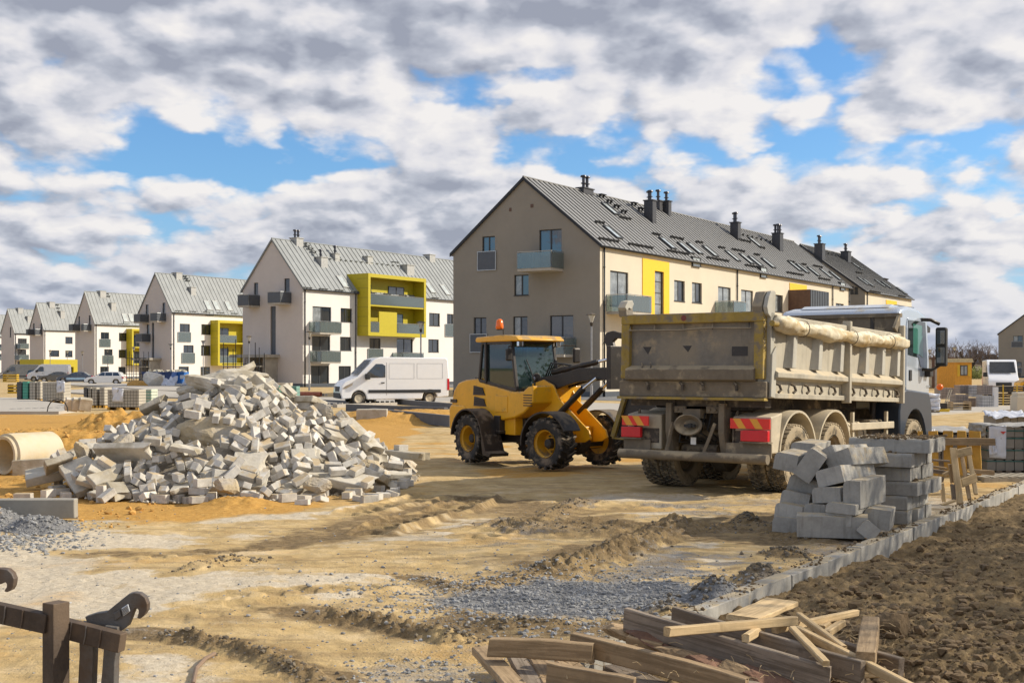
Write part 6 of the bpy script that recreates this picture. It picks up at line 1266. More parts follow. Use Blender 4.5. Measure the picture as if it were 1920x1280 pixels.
def rubble():
    n = len(RUB) // 7; cx, cy = -4.50, 21.7
    D = {'b': (.25, .125, .10), 'c': (.125, .125, .10), 'k': (.50, .25, .08), 's': (.5, .42, .10), 'L': (1.0, .30, .12), 'g': (.36, .26, .2), 'R': (1.0, .7, .62), 'S': (.55, .8, .12), 'T': (1.0, .42, .14)}
    ms = {}
    for k, d in D.items():
        if k in 'bc': ms[k] = [chunk(d, .006, 0, i, .006) for i in range(4)]
        elif k in 'Rg': ms[k] = [boulder(d, i + (3 if k == 'R' else 7)) for i in range(1 if k == 'R' else 3)]
        else: ms[k] = [chunk(d, .014, 3, i + 20, .010, broken=.35 if k in 'ksS' else .15) for i in range(4)]
        for me in ms[k]: me.materials.append(M_PAV if k in 'bc' else (M_BOULD if k in 'Rg' else M_SLABC))
    # the earth and rubble core under the blocks
    m = MB(); nn = 60
    gxs = np.linspace(-3.5, 3.3, nn); gys = np.linspace(-3.7, 3.7, nn); X, Y = np.meshgrid(gxs, gys)
    r = np.hypot(X / np.where(X < 0, 2.95, 2.6), Y / 3.3); h = 1.70 * np.clip(1 - r, 0, 1) ** .95 - .05 + .05 * fbm(X * 4, Y * 4, 3)
    gh = ground(X + cx, Y + cy); Z = np.where(r < 1, np.maximum(h, gh - .05), gh - .1)
    vs = [(float(a) + cx, float(b) + cy, float(c)) for a, b, c in zip(X.ravel(), Y.ravel(), Z.ravel())]
    fs = [(j * nn + i, j * nn + i + 1, (j + 1) * nn + i + 1, (j + 1) * nn + i) for j in range(nn - 1) for i in range(nn - 1)]
    m.add(vs, fs); tag(m.build('rubble_core', M_CORE, None, smooth=True), 'dusty earth core showing between blocks of the rubble heap', 'earth', kind='stuff')
    st = MB(); stv = []; stf = []; cnt = 0; named = {}
    LBL = {'R': ['big rough tan boulder of broken concrete in the middle of the rubble heap'],
           'T': ['long pale flat slab at the lower right of the rubble heap', 'long slab leaning at the lower left foot of the rubble heap'],
           'S': ['smooth broad concrete slab leaning at the front of the rubble heap', 'broad slab lying on the left front of the rubble heap']}
    GEN = {'b': ('paving_block', 'small grey paving block tumbled in the rubble heap', 'paving block', 'paving blocks in the rubble heap'), 'c': ('paving_block_half', 'half size cube paving block tumbled in the rubble heap', 'paving block', 'half blocks in the rubble heap'),
           'k': ('kerb_piece', 'broken flat kerb piece lying in the rubble heap', 'kerb piece', 'broken kerb pieces in the heap'), 's': ('broken_slab', 'thick broken square slab in the rubble heap', 'slab', 'broken square slabs in the heap'),
           'L': ('long_kerb', 'metre long concrete kerb lying in the rubble heap', 'kerb', 'long kerbs in the heap'), 'g': ('concrete_lump', 'jagged concrete lump lying in the rubble heap', 'concrete lump', 'jagged lumps in the heap')}
    for i in range(n):
        q = RUB[i * 7:i * 7 + 7]; k = 'bcksLgRST'[q[0]]; x, y, z = [v / 1000 for v in q[1:4]]; a, b, c = [v / 100 for v in q[4:]]
        M = Matrix.LocRotScale(Vector((x + cx, y + cy, z + gz(x + cx, y + cy) * (1 if z < .3 else .3))), Euler((a, b, c)), None); me = ms[k][i % len(ms[k])]
        if i < 300:
            if k in LBL: j = named.get(k, 0); named[k] = j + 1; o = link('boulder' if k == 'R' else 'concrete_slab', me, None, M); tag(o, LBL[k][min(j, 1)], 'boulder' if k == 'R' else 'slab')
            else: g_ = GEN[k]; o = link(g_[0], me, None, M); tag(o, g_[1], g_[2], g_[3])
        else:
            b0 = cnt; vv = [M @ v.co for v in me.vertices]; stv += [tuple(v) for v in vv]; stf += [tuple(b0 + t for t in p.vertices) for p in me.polygons]; cnt += len(vv)
    me = bpy.data.meshes.new('more_blocks'); me.from_pydata(stv, [], stf); me.materials.append(M_PAV); o = bpy.data.objects.new('more_paving_blocks', me); COL.objects.link(o)
    tag(o, 'smaller grey blocks filling gaps of the rubble heap', 'paving blocks', kind='stuff')
    # broken chips and fines between and around the blocks
    rr = np.random.RandomState(8); m = MB(); bs = [rockmesh(500 + i, 1, .35, .6) for i in range(5)]
    aa = rr.rand(3200) * 6.283; qq = rr.rand(3200) ** .55 * 1.13; xx = np.cos(aa) * qq; yy = np.sin(aa) * qq * 3.3; xx = xx * np.where(xx < 0, 2.75, 2.6); gg = ground(xx + cx, yy + cy)
    for i in range(3200):
        x, y, q = float(xx[i]), float(yy[i]), float(qq[i])
        if y > .8: continue
        hh = 1.70 * max(0, 1 - q) ** .95; z = max(hh + .01, float(gg[i])) + rr.rand() * .06 * (q < .97); s = .010 + .034 * rr.rand() ** 2.5; v_, f_ = bs[i % 5]
        m.add([(v[0] * s + x + cx, v[1] * s + y + cy, v[2] * s + z) for v in v_], [tuple(f) for f in f_])
    tag(m.build('rubble_chips', M_SLABC), 'small broken chips and fines between the blocks of the rubble heap', 'chips', kind='stuff')
    # the big lumps crowning the heap
    for (u, v, D_, d, sd, rot, lab) in ((436, 712, 21.6, (.95, .5, .34), 31, (.1, -.12, .1), 'topmost flat lump crowning the rubble heap in front of the scaffold'), (402, 724, 21.4, (1.0, .5, .32), 32, (0, .25, -.2), 'long lump just left of the heap summit'),
            (375, 735, 21.5, (.6, .45, .3), 33, (.2, .1, .6), 'rough lump on the upper left shoulder of the rubble heap'), (505, 735, 21.3, (.75, .26, .2), 34, (.2, .75, .2), 'steeply tilted block on the right shoulder of the heap'), (472, 728, 21.2, (.55, .24, .2), 36, (.1, .55, -.1), 'tilted block right of the heap summit')):
        p = at(u, D_, v); me = boulder(d, sd) if sd < 34 else chunk(d, .012, 3, sd, .012); me.materials.append(M_SLABC); tag(link('concrete_lump', me, None, Matrix.LocRotScale(p, Euler(rot), None)), lab, 'concrete lump')
M_CORE = mat('rubble_core_dust', (.36, .31, .24), .95, var=.3, sc=5, bump=.02, bsc=20)
rubble()
for (u, v, d, sd, lab) in ((740, 893, (.62, .34, .30), 41, 'pale rounded lump lying just right of the rubble heap'), (700, 868, (.26, .22, .34), 42, 'pale pointed rock at the right foot of the rubble heap'), (762, 897, (.2, .2, .2), 44, 'small pale rock furthest right of the rubble heap')):
    p = drop(u, v, d[2] * .35); me = boulder(d, sd); me.materials.append(mat('pale_rock', (.60, .52, .40), .95, var=.15, bump=.01)); tag(link('rock', me, None, Matrix.LocRotScale(p, Euler((.1, .1, sd)), None)), lab, 'rock')
r_ = random.Random(77)
for i in range(26):
    u = 420 + 320 * r_.random() ** .8; v = 905 + 40 * r_.random() - (max(0, u - 600) * .08); p = drop(u, v, .035)
    me = chunk((.2, .1, .08), .006, 0, i, .006) if i < 4 else WCACHE['pb%d' % (i % 4)]; WCACHE.setdefault('pb%d' % (i % 4), me)
    if not me.materials: me.materials.append(M_PAV)
    tag(link('paving_block', me, None, Matrix.LocRotScale(p, Euler((r_.uniform(-.3, .3), r_.uniform(-.3, .3), r_.random() * 6)), None)), 'stray grey paving block on the sand beyond the heap foot', 'paving block', 'stray blocks around the heap')
# ------------------------------------------------------------------ kerb being laid, kerb stone stacks
M_KERB = mat('kerb_concrete', (.37, .355, .32), .85, var=.2, sc=5, bump=.004, bsc=35, rnd=.12, streak=.4, dust=(.40, .33, .22), dk=.30, dsc=5)
def kerbmesh(L=1.0, Wd=.15, H=.30, rd=.035, seed=0):
    m = MB(); pr = [(0, 0), (Wd, 0), (Wd, H - rd * 1.6), (Wd - rd * .3, H - rd * .6), (Wd - rd * .9, H - rd * .1), (Wd - rd * 1.6, H), (0.006, H), (0, H - .006)]
    m.prism(pr, 0, L, 'x'); me = m.mesh('kerb_stone', M_KERB); return me
KB = thing('kerb_line', (KP.x, KP.y, 0), YAW, 'new grey kerb line running from the timber pile to the broken pallets', 'kerb')
kme = [kerbmesh(.985, .17, .34, .03)]
r_ = random.Random(9)
for i in range(-4, 20):
    link('kerb_stone', kme[0], KB, T(i * 1.0, r_.uniform(-.008, .008), -.26 + r_.uniform(-.008, .008)) @ RZ(r_.uniform(-.006, .006)) @ RY(r_.uniform(-.006, .006)))
m = MB(); bs = [rockmesh(600 + i, 1, .3, .7) for i in range(4)]
for i in range(900):
    s_ = r_.uniform(-2, 16); e_ = -.17 * r_.random(); p = KP + A * s_ + N * e_; s = .004 + .020 * r_.random() ** 3
    if mn.noise(Vector((s_ * .8, 3, 0))) < -.1: continue
    v_, f_ = bs[i % 4]; m.add([(v[0] * s + p.x, v[1] * s + p.y, v[2] * s + .084) for v in v_], [tuple(f) for f in f_])
tag(m.build('soil_crumbs', M_CLOD), 'brown soil crumbs spilled on top of the new kerb', 'soil', kind='stuff')
def stone(u, v, D, w, h, L, roll=0, yaw=0, pitch=0, lab='', rd=.035):
    """kerb stone whose end face centre sits at (u, v, D); runs away along the kerb direction"""
    me = kerbmesh(L, w, h, rd); c = at(u, D, v); M = T(*c) @ RZ(YAW + R(yaw)) @ RY(R(-pitch)) @ RX(R(roll)) @ T(0, -w / 2, -h / 2)
    o = link('kerb_stone', me, None, M); tag(o, lab, 'kerb stone', 'loose kerb stones in the tumbled stack'); return o
SL = [(1474, 984, 14.7, .32, .17, .9, 2, 'lowest left stone half sunk in dirt in the tumbled kerb stack'), (1478, 961, 14.75, .33, .19, .95, 6, 'second lowest stone at the left edge of the tumbled kerb stack'), (1490, 938, 14.9, .33, .20, .9, 10, 'third stone up at the left edge of the tumbled kerb stack'),
      (1505, 911, 15.0, .34, .20, .9, 16, 'fourth stone up, sloping, at the left edge of the tumbled stack'), (1527, 961, 14.45, .25, .19, .9, 0, 'rounded edge stone in the second layer of the tumbled stack'), (1576, 953, 14.1, .33, .11, .95, 3, 'thin flat stone under the big upright block'),
      (1571, 972, 14.15, .29, .15, .9, 3, 'flat stone beneath the thin one in the tumbled stack'), (1549, 928, 14.4, .34, .17, .85, -4, 'dark sided stone left of the big upright block'), (1597, 927, 14.15, .19, .30, .95, 0, 'big upright block standing on the thin flat stone'),
      (1555, 893, 14.5, .31, .19, 1.0, -16, 'long sloping stone resting on the big upright block'), (1573, 862, 14.8, .31, .20, .95, -20, 'tilted stone second from the top of the tumbled stack'), (1545, 857, 15.1, .30, .18, 1.0, -28, 'topmost tilted stone of the tumbled kerb stack'),
      (1518, 872, 14.8, .22, .36, .7, 34, 'stone tipped on edge at the upper left of the stack'), (1473, 866, 15.0, .27, .20, .8, 10, 'stone jutting left towards the truck from the tumbled stack'), (1533, 893, 15.2, .34, .2, .8, -30, 'stone wedged behind the sloping ones in the tumbled stack'),
      (1505, 842, 16.0, .3, .16, .8, 4, 'far flat stone at the back of the tumbled stack'), (1600, 848, 15.9, .32, .15, .9, 2, 'flat stone at the back right of the tumbled stack'), (1520, 920, 15.6, .5, .3, .6, 0, 'stone hidden in the core of the tumbled stack'), (1560, 900, 15.4, .5, .3, .6, 0, 'stone in the back core of the tumbled stack')]
YW = [4, -3, 6, 10, 0, 0, 2, -8, 0, -4, -8, -6, 14, 8, -14, 5, 0, 0, 0]
for k, q in enumerate(SL): stone(q[0], q[1], q[2] - .25, q[3], q[4], q[5], q[6], YW[k], 0 if k < 9 else (-2 if k < 12 else 0), q[7])
o = link('kerb_stone', kerbmesh(.75, .22, .24, .05), None, T(*at(1494, 14.0, 1006)) @ RZ(R(-14)) @ RX(R(8)) @ T(0, 0, 0)); tag(o, 'big front stone lying crosswise at the foot of the tumbled stack', 'kerb stone', 'loose kerb stones in the tumbled stack')
stone(1644, 973, 13.95, .28, .22, .5, 6, 10, 0, 'short stub at the lower right of the tumbled stack'); stone(1629, 994, 13.75, .2, .17, .25, 40, 25, 0, 'small triangular broken piece at the stack foot')
# neat stack: stones laid across the kerb direction
def neat():
    me = kerbmesh(.98, .25, .165, .02); base = P(1706, 986, 0.0); base.z = gz(base.x, base.y); r = random.Random(2); offs = [0, .03, -.10, .02, -.02, -.22]
    ordn = ['lowest', 'second', 'third', 'fourth', 'fifth', 'top']; pos = ['nearest', 'second nearest', 'third nearest', 'farthest']
    for l in range(6):
        for k in range(4 if l not in (1,) else 4):
            if l == 5 and k == 3: continue
            M = T(*base) @ RZ(YAW) @ T(k * .262 + .02 * (l % 2) + (.10 if l == 5 else 0) + (.05 if l in (2, 3) else 0), offs[l] + r.uniform(-.03, .03) , l * .172 + .01) @ RZ(R(r.uniform(-2, 2))) @ T(.25, 0, 0) @ RZ(R(90))
            tag(link('kerb_stone', me, None, M), '%s kerb stone in the %s layer of the neat stack' % (pos[k], ordn[l]), 'kerb stone', 'kerb stones of the neat stack')
    pts = []; sz = []
    m = MB(); rr = random.Random(3); V = []; 
    bases = [rockmesh(300 + i, 1, .3, .7) for i in range(4)]
    for i in range(420):
        l = rr.choice((5, 5, 5, 4, 2)); c = T(*base) @ RZ(YAW) @ Vector((rr.uniform(.0, 1.0), offs[l] + rr.uniform(.03, .9), (l + 1) * .172 + .012)); s = .008 + .022 * rr.random() ** 2
        vs, fs = bases[i % 4]; m.add([(v[0] * s + c.x, v[1] * s + c.y, v[2] * s + c.z) for v in vs], [tuple(f) for f in fs])
    tag(m.build('soil_crumbs', M_CLOD), 'dark soil crumbs lying on top of the neat kerb stack', 'soil', kind='stuff')
neat()
# ------------------------------------------------------------------ wood
M_WOOD = mat('weathered_wood', (.37, .26, .145), .85, var=.22, sc=3, bump=.003, bsc=40, rnd=.22, grain=.7)
M_WOODL = mat('fresh_wood', (.56, .41, .22), .8, var=.16, sc=3, bump=.002, bsc=40, rnd=.14, grain=.5)
M_WOODG = mat('grey_wood', (.25, .20, .15), .9, var=.25, sc=3, bump=.003, bsc=40, rnd=.2, grain=.75)
M_WOODO = mat('ochre_board', (.52, .30, .055), .8, var=.2, sc=3, bump=.003, bsc=30, rnd=.1, streak=.3)
M_BARK = mat('bark', (.20, .11, .07), .95, var=.35, sc=6, bump=.012, bsc=20)
def plankmesh(L, w, h, seed=0, bend=.0, taper=0):
    m = MB(); n = 7; vs = []; r = random.Random(seed)
    for i in range(n):
        t = i / (n - 1); x = t * L; b = bend * math.sin(t * PI); ww = w * (1 + r.uniform(-.05, .05)) * (1 - taper * t); hh = h * (1 + r.uniform(-.05, .05))
        e = .006
        for y, z in ((-ww / 2 + e, -hh / 2), (ww / 2 - e, -hh / 2), (ww / 2, -hh / 2 + e), (ww / 2, hh / 2 - e), (ww / 2 - e, hh / 2), (-ww / 2 + e, hh / 2), (-ww / 2, hh / 2 - e), (-ww / 2, -hh / 2 + e)): vs.append((x + (r.uniform(-.01, .01) if i in (0, n - 1) else 0), y, z + b))
    fs = [(i * 8 + k, i * 8 + (k + 1) % 8, i * 8 + 8 + (k + 1) % 8, i * 8 + 8 + k) for i in range(n - 1) for k in range(8)] + [tuple(range(8))[::-1], tuple(range((n - 1) * 8, n * 8))]
    fs = [f[::-1] for f in fs]; fs = [f[::-1] for f in fs]
    m.add(vs, fs); return m
def plank(name, a, b, w, h, mt, par=None, roll=0, bend=0, seed=0, taper=0):
    a, b = Vector(a), Vector(b); d = b - a; q = d.to_track_quat('X', 'Z').to_matrix().to_4x4()
    o = plankmesh(d.length, w, h, seed, bend, taper).build(name, mt, par); o.matrix_local = T(*a) @ q @ RX(R(roll)); return o
# standing broken pallet
def standing():
    D = 19.2; rt = thing('standing_pallet', at(1716, D), 0, 'upright pallet of ochre boards behind the neat kerb stack', 'pallet'); o = Vector(rt.location)
    for k, (u0, u1) in enumerate(((1717, 1733), (1741, 1758), (1769, 1786), (1795, 1811), (1817, 1838))):
        w = (u1 - u0) * D / F; c = at((u0 + u1) / 2, D, 808) - o; b = at((u0 + u1) / 2 + 2, D + .05, 890) - o
        if k == 0: b = at((u0 + u1) / 2, D, 838) - o
        plank('board', c, b, w, .035, M_WOODO, rt, 90 if False else 0, 0, k)
    a = at(1715, D - .08, 827) - o; b = at(1865, D - .12, 828) - o; plank('rail', a, b, .06, .11, M_WOOD, rt, 0, 0, 11)
    a = at(1820, D - .08, 883) - o; b = at(1863, D - .1, 886) - o; plank('rail', a, b, .05, .07, M_WOOD, rt, 0, 0, 12)
standing()
def leaning():
    D = 18.0; rt = thing('leaning_pallet', at(1800, D, 900), 0, 'narrow broken pallet frame leaning against the upright ochre boards', 'pallet'); o = Vector(rt.location)
    for k, (u0, v0, u1, v1, w) in enumerate(((1787, 840, 1800, 944, 12), (1801, 842, 1818, 936, 7), (1815, 842, 1830, 926, 8))): plank('board', at(u0, D + .3, v0) - o, at(u1, D - .2, v1) - o, w * D / F, .035, M_WOODL if k != 1 else M_WOOD, rt, 0, 0, k)
    plank('cross_board', at(1794, D + .1, 850) - o, at(1822, D + .12, 844) - o, .025, .12, M_WOODL, rt, 0, 0, 5); plank('cross_board', at(1804, D - .22, 905) - o, at(1831, D - .12, 894) - o, .025, .12, M_WOODL, rt, 0, 0, 6)
leaning()
r_ = random.Random(5)
for k, (u0, v0, u1, v1, D, w, h, mt, lab) in enumerate([(1748, 862, 1778, 864, 19, .12, .03, M_WOODG, 'uppermost grey board in the jumble of pallet wood left of the leaning frame'), (1746, 874, 1774, 878, 18.8, .12, .035, M_WOOD, 'second board down in the jumble of pallet wood'), (1747, 882, 1776, 886, 18.6, .1, .06, M_WOODG, 'third board down in the jumble of pallet wood'), (1770, 890, 1786, 882, 18.4, .08, .05, M_WOODL, 'pale stub poking right from the pallet wood jumble'),
        (1748, 897, 1768, 899, 18.4, .1, .08, M_WOODG, 'dark block low in the pallet wood jumble'), (1766, 905, 1770, 940, 18, .05, .05, M_WOODL, 'short upright stick beside the leaning frame'), (1781, 870, 1786, 905, 18.3, .06, .05, M_WOOD, 'upright stub behind the leaning pallet frame'), (1766, 946, 1790, 938, 17.7, .09, .03, M_WOODL, 'thin pale board lying at the foot of the leaning frame'), (1786, 908, 1789, 936, 17.9, .07, .05, M_WOODG, 'grey upright stub at the foot of the leaning frame')]):
    o = plank('scrap_board', at(u0, D, v0), at(u1, D, v1), w, h, mt, None, 0, 0, k); tag(o, lab, 'board', 'scrap boards beside the kerb stack')
# ------------------------------------------------------------------ paver loads
M_BLK = mat('block_grey', (.235, .215, .185), .9, var=.12, sc=4, bump=.003, bsc=40, rnd=.08)
M_STRAP = mat('green_strap', (.02, .10, .085), .5)
M_PLAST = mat('white_film', (.62, .64, .70), .35, var=.1, sc=3, bump=.01, bsc=5)
M_FILM = mat('dusty_film', (.36, .34, .30), .4, var=.2, sc=3, bump=.02, bsc=5)
M_SIGNR = mat('print_red', (.55, .05, .03), .6)
def pallet(par, L, Wd, z=0, name='pallet_board', mt=None):
    mt = mt or M_WOODG; n = int(L / .17)
    for k in range(n): m = MB(); m.box(k * .17, k * .17 + .10, 0, Wd, z + .11, z + .135); m.build(name, mt, par)
    for y in (0, Wd / 2 - .05, Wd - .1): m = MB(); m.box(0, L, y, y + .1, z, z + .108); m.build('pallet_skid', mt, par)
def sheet(par, pts, mt, name='plastic_sheet', nu=14, nv=10, amp=.02, seed=0, th=.004):
    a, b, c, d = [Vector(p) for p in pts]; vs = []; nr = (b - a).cross(d - a).normalized()
    for j in range(nv + 1):
        for i in range(nu + 1):
            s, t = i / nu, j / nv; p = a.lerp(b, s).lerp(d.lerp(c, s), t); p = p + nr * amp * (mn.noise(Vector((s * 5 + seed, t * 4, seed))) + .5 * mn.noise(Vector((s * 12, t * 11 + seed, 0)))); vs.append(p)
    fs = [(j * (nu + 1) + i, j * (nu + 1) + i + 1, (j + 1) * (nu + 1) + i + 1, (j + 1) * (nu + 1) + i) for j in range(nv) for i in range(nu)]
    m = MB(); m.add(vs, fs); o = m.build(name, mt, par, smooth=True); s_ = o.modifiers.new('s', 'SOLIDIFY'); s_.thickness = th; return o
def blockload():
    D = 23.6; p = at(1851, D); rt = thing('paver_load', (p.x, p.y, gz(p.x, p.y)), R(-4), 'strapped load of large grey blocks on a pallet at the right edge', 'block load')
    pallet(rt, 1.9, 1.0); bw, bh = .165, .205; pr = [(0, 0), (bw - .012, 0), (bw - .012, bh - .05), (bw - .03, bh - .022), (bw - .06, bh - .008), (0, bh - .008)]
    m = MB(); m.prism(pr, 0, .30, 'y'); me = m.mesh('block', M_BLK); rr = random.Random(4)
    for r in range(4):
        for k in range(9): link('block', me, rt, T(k * bw + rr.uniform(-.003, .003), rr.uniform(-.008, .008), .14 + r * bh))
    m = MB(); m.prism([(0, 0), (.29, 0), (.29, bh - .03), (.26, bh - .008), (0, bh - .008)], 0, .148, 'x'); me2 = m.mesh('block', M_BLK)
    for r in range(4):
        for k in range(1, 4): link('block', me2, rt, T(0.0, k * .30 + .01, .14 + r * bh))
    m = MB(); m.box(.16, 1.46, .31, 1.0, .14, .94); m.build('inner_blocks', M_BLK, rt)
    for z in (.30, .50, .72, .86): m = MB(); m.box(-.006, 1.5, -.012, -.006, z, z + .022); m.box(-.012, -.006, -.006, 1.2, z, z + .022); m.build('strap', M_STRAP, rt)
    sheet(rt, [(-.03, -.03, .955), (1.5, -.03, .96), (1.5, 1.1, .98), (-.03, 1.1, .97)], M_FILM, amp=.05); sheet(rt, [(-.035, 1.1, .70), (-.04, -.02, .74), (-.03, -.02, .97), (-.03, 1.1, .98)], M_FILM, amp=.05, seed=3)
    o = sheet(rt, [(.03, -.03, .38), (.33, -.025, .36), (.34, -.02, .97), (.02, -.02, .96)], M_PLAST, amp=.02, seed=5)
    sheet(rt, [(.02, -.05, .42), (.16, -.07, .44), (.14, -.04, .74), (.02, -.03, .75)], M_PLAST, amp=.05, seed=9)
    m = MB(); m.add([(.22, -.046, .86), (.33, -.046, .86), (.275, -.046, .81)], [(0, 2, 1)]); m.build('printed_triangle', M_SIGNR, o)
    p = at(1868, D + 6.5); r2 = thing('paver_load', (p.x, p.y, gz(p.x, p.y) + .1), R(-4), 'film covered block load just behind the right edge load', 'block load'); pallet(r2, 1.2, 1.0)
    for k in range(7): link('block', me, r2, T(k * bw, 0, .14)); link('block', me, r2, T(k * bw, 0, .14 + bh)); link('block', me, r2, T(k * bw, 0, .14 + 2 * bh)); 
    m = MB(); m.box(0, 1.15, .31, 1.0, .14, .75); m.build('inner_blocks', M_BLK, r2); sheet(r2, [(-.1, -.1, .73), (.8, -.1, .75), (.9, 1.1, .86), (-.05, 1.0, .84)], M_PLAST, amp=.09, seed=2)
    D = 25.2; p = at(1716, D); r3 = thing('paver_load', (p.x, p.y, gz(p.x, p.y)), R(-2), 'film wrapped block load behind the upright ochre pallet', 'block load'); pallet(r3, 1.3, 1.0)
    for r in range(3):
        for k in range(7): link('block', me, r3, T(k * bw * 1.05, 0, .10 + r * bh * .92))
    m = MB(); m.box(0, 1.16, .31, 1.0, .1, .7); m.build('inner_blocks', M_BLK, r3)
    sheet(r3, [(-.12, -.05, .02), (.06, -.05, .0), (.38, -.04, .78), (-.02, -.05, .76)], M_PLAST, amp=.06, seed=7); sheet(r3, [(-.05, -.05, .74), (1.2, -.05, .72), (1.2, .9, .8), (-.05, .9, .8)], M_FILM, amp=.04, seed=8)
    m = MB(); m.add([(.20, -.10, .70), (.27, -.10, .70), (.235, -.10, .655)], [(0, 2, 1)]); m.build('printed_triangle', M_SIGNR, r3)
blockload()
p = at(1846, 22.5); EP = thing('empty_pallet', (p.x, p.y, gz(p.x, p.y) - .04), R(8), 'grey empty pallet lying in front of the strapped block load', 'pallet'); pallet(EP, 1.4, .8, 0, 'pallet_board', mat('pale_grey_wood', (.42, .38, .31), .9, var=.2, streak=.4))
# mid distance stacks of pavers
M_PVG = mat('paver_stack_side', (.40, .37, .31), .9, var=.1, sc=1)
M_PVD = mat('paver_stack_dark', (.10, .10, .10), .9, var=.1, sc=1)
M_GREENN = mat('green_net', (.07, .30, .22), .6, var=.2)
def pstack(name, u0, u1, vb, D, depth, h, yaw, mt, label, grp, rows=6, cols=None, film=None, net=False, pal=True):
    p = at(u0, D); w = (u1 - u0) * D / F; rt = thing(name, (p.x, p.y, 0), R(yaw), label, 'paver stack', grp); cols = cols or max(1, round(w / .22)); z0 = .13 if pal else 0
    m = MB(); g = .018
    for r in range(rows):
        for k in range(cols): m.box(w * k / cols + g, w * (k + 1) / cols, 0, depth, z0 + h * r / rows + g, z0 + h * (r + 1) / rows)
    tag(m.build('paver_courses', mt, rt), kind='stuff'); m = MB(); m.box(.03, w - .02, .03, depth - .03, z0, z0 + h - .03); m.build('paver_core', M_PVD, rt)
    if pal:
        for k in range(max(2, round(w / .4))): x = k * (w - .12) / max(1, round(w / .4) - 1) if w > .5 else k * .2; m = MB(); m.box(x, x + .1, -.02, depth, 0, .12); m.build('pallet_skid', M_WOODO, rt)
    if film: sheet(rt, [(film[0], -.04, z0 + h * film[2]), (film[1], -.04, z0 + h * film[2]), (film[1], -.03, z0 + h + .05), (film[0], -.03, z0 + h + .1)], M_PLAST, amp=.1, seed=u0, nu=8, nv=6)
    if net:
        for k in range(5): m = MB(); m.box(-.02, w + .02, -.03, -.015, z0 + h * k / 5, z0 + h * k / 5 + .03); m.build('green_strap', M_GREENN, rt)
    return rt
gL = 'paver stacks along the left sandy yard'
for k, (u0, u1, mt, lab) in enumerate(((31, 40, M_PVD, 'narrow dark paver stack leftmost in the farther row'), (42, 52, M_GREENN, 'green netted narrow paver stack in the farther left row'), (55, 66, M_PVG, 'third narrow paver stack of the farther left row'), (68, 76, M_PVG, 'fourth narrow paver stack of the farther left row'))): pstack('paver_stack', u0, u1, 750, 73, 1.0, 1.0, -2, mt, lab, gL, 6, 2 if mt is M_PVG else 1)
pstack('paver_stack', 79, 120, 752, 69, 1.0, 1.0, -2, M_PVG, 'long paver stack with torn white film ending the farther left row', gL, 6, 8, (.8, 1.25, .45))
for k, (u0, u1, mt, lab) in enumerate(((156, 163, M_PVD, 'narrow black paver stack leftmost in the nearer row'), (165, 170, M_PVG, 'thin paver stack second in the nearer left row'), (172, 181, M_PVG, 'paver stack third in the nearer left row'), (186, 196, M_PVG, 'paver stack fourth in the nearer left row'))): pstack('paver_stack', u0, u1, 762, 61, 1.0, .85, -2, mt, lab, gL, 6, 2 if mt is M_PVG else 1)
pstack('paver_stack', 201, 261, 762, 58, 1.0, .80, -2, M_PVG, 'long paver stack with white film panel in the nearer left row', gL, 6, 11, (.25, .75, .3)); pstack('paver_stack', 262, 284, 760, 62, 1.0, .75, -2, mat('green_wrapped', (.50, .55, .46), .6, var=.15), 'green netted paver stack right of the long one with film', gL, 5, 5, net=True)
pstack('paver_stack', 656, 701, 754, 68.0, 1.0, .82, -2, M_PVG, 'pallet of pavers standing in front of the white van nose', 'paver pallets by the van', 5, 6, (.05, .55, .45)); pstack('paver_stack', 526, 556, 752, 72, 1.0, .75, -2, mat('green_wrapped_b', (.16, .30, .25), .6, var=.2), 'green strapped paver pallet right behind the rubble heap', 'paver pallets by the van', 4, 4, (.2, .5, .2), True); pstack('paver_stack', 505, 524, 747, 76, 1.0, .72, -2, M_GREENN, 'dark green wrapped pallet left of the strapped one', 'paver pallets by the van', 4, 2)
pstack('paver_stack', 508, 545, 726, 118, 1.0, .55, -2, M_SLABC, 'low pale block stack at the foot of the lime loggia block', 'paver pallets by the van', 2, 3, pal=False)
# yellow formwork, blocks on pallet
M_YF = mat('formwork_yellow', (.62, .40, .03), .6, var=.15)
for (u0, v0, v1, D, n, w, lab) in ((5, 698, 714, 175, 4, 1.9, 'far stack of yellow formwork panels at the left edge'), (14, 719, 737, 96, 3, .75, 'near stack of yellow formwork panels left of the dark paver stack')):
    p = at(u0, D); rt = thing('formwork_stack', (p.x, p.y, 0), 0, lab, 'formwork stack', 'yellow formwork stacks'); h = (v1 - v0) * D / F
    for k in range(n): m = MB(); z = h * k / n; m.box(0, w, 0, .9, z, z + h / n * .6); m.build('formwork_panel', M_YF, rt)
    for x in (0.02, w - .12): m = MB(); m.box(x, x + .1, .02, .88, .001, h * .96); m.build('spacer', M_LDARK, rt)
p = P(668, 793); rt = thing('slab_pallet', (p.x, p.y, 0), R(3), 'concrete slab block on a low wooden pallet by the dark kerb', 'slab on pallet'); m = MB(); m.box(0, 1.05, 0, .8, .10, .47); m.build('concrete_slab', M_SLABC, rt, bev=.01)
for x in (-.04, .3, .6, .95): m = MB(); m.box(x, x + .12, -.05, .85, 0, .09); m.build('pallet_skid', M_WOODL, rt)
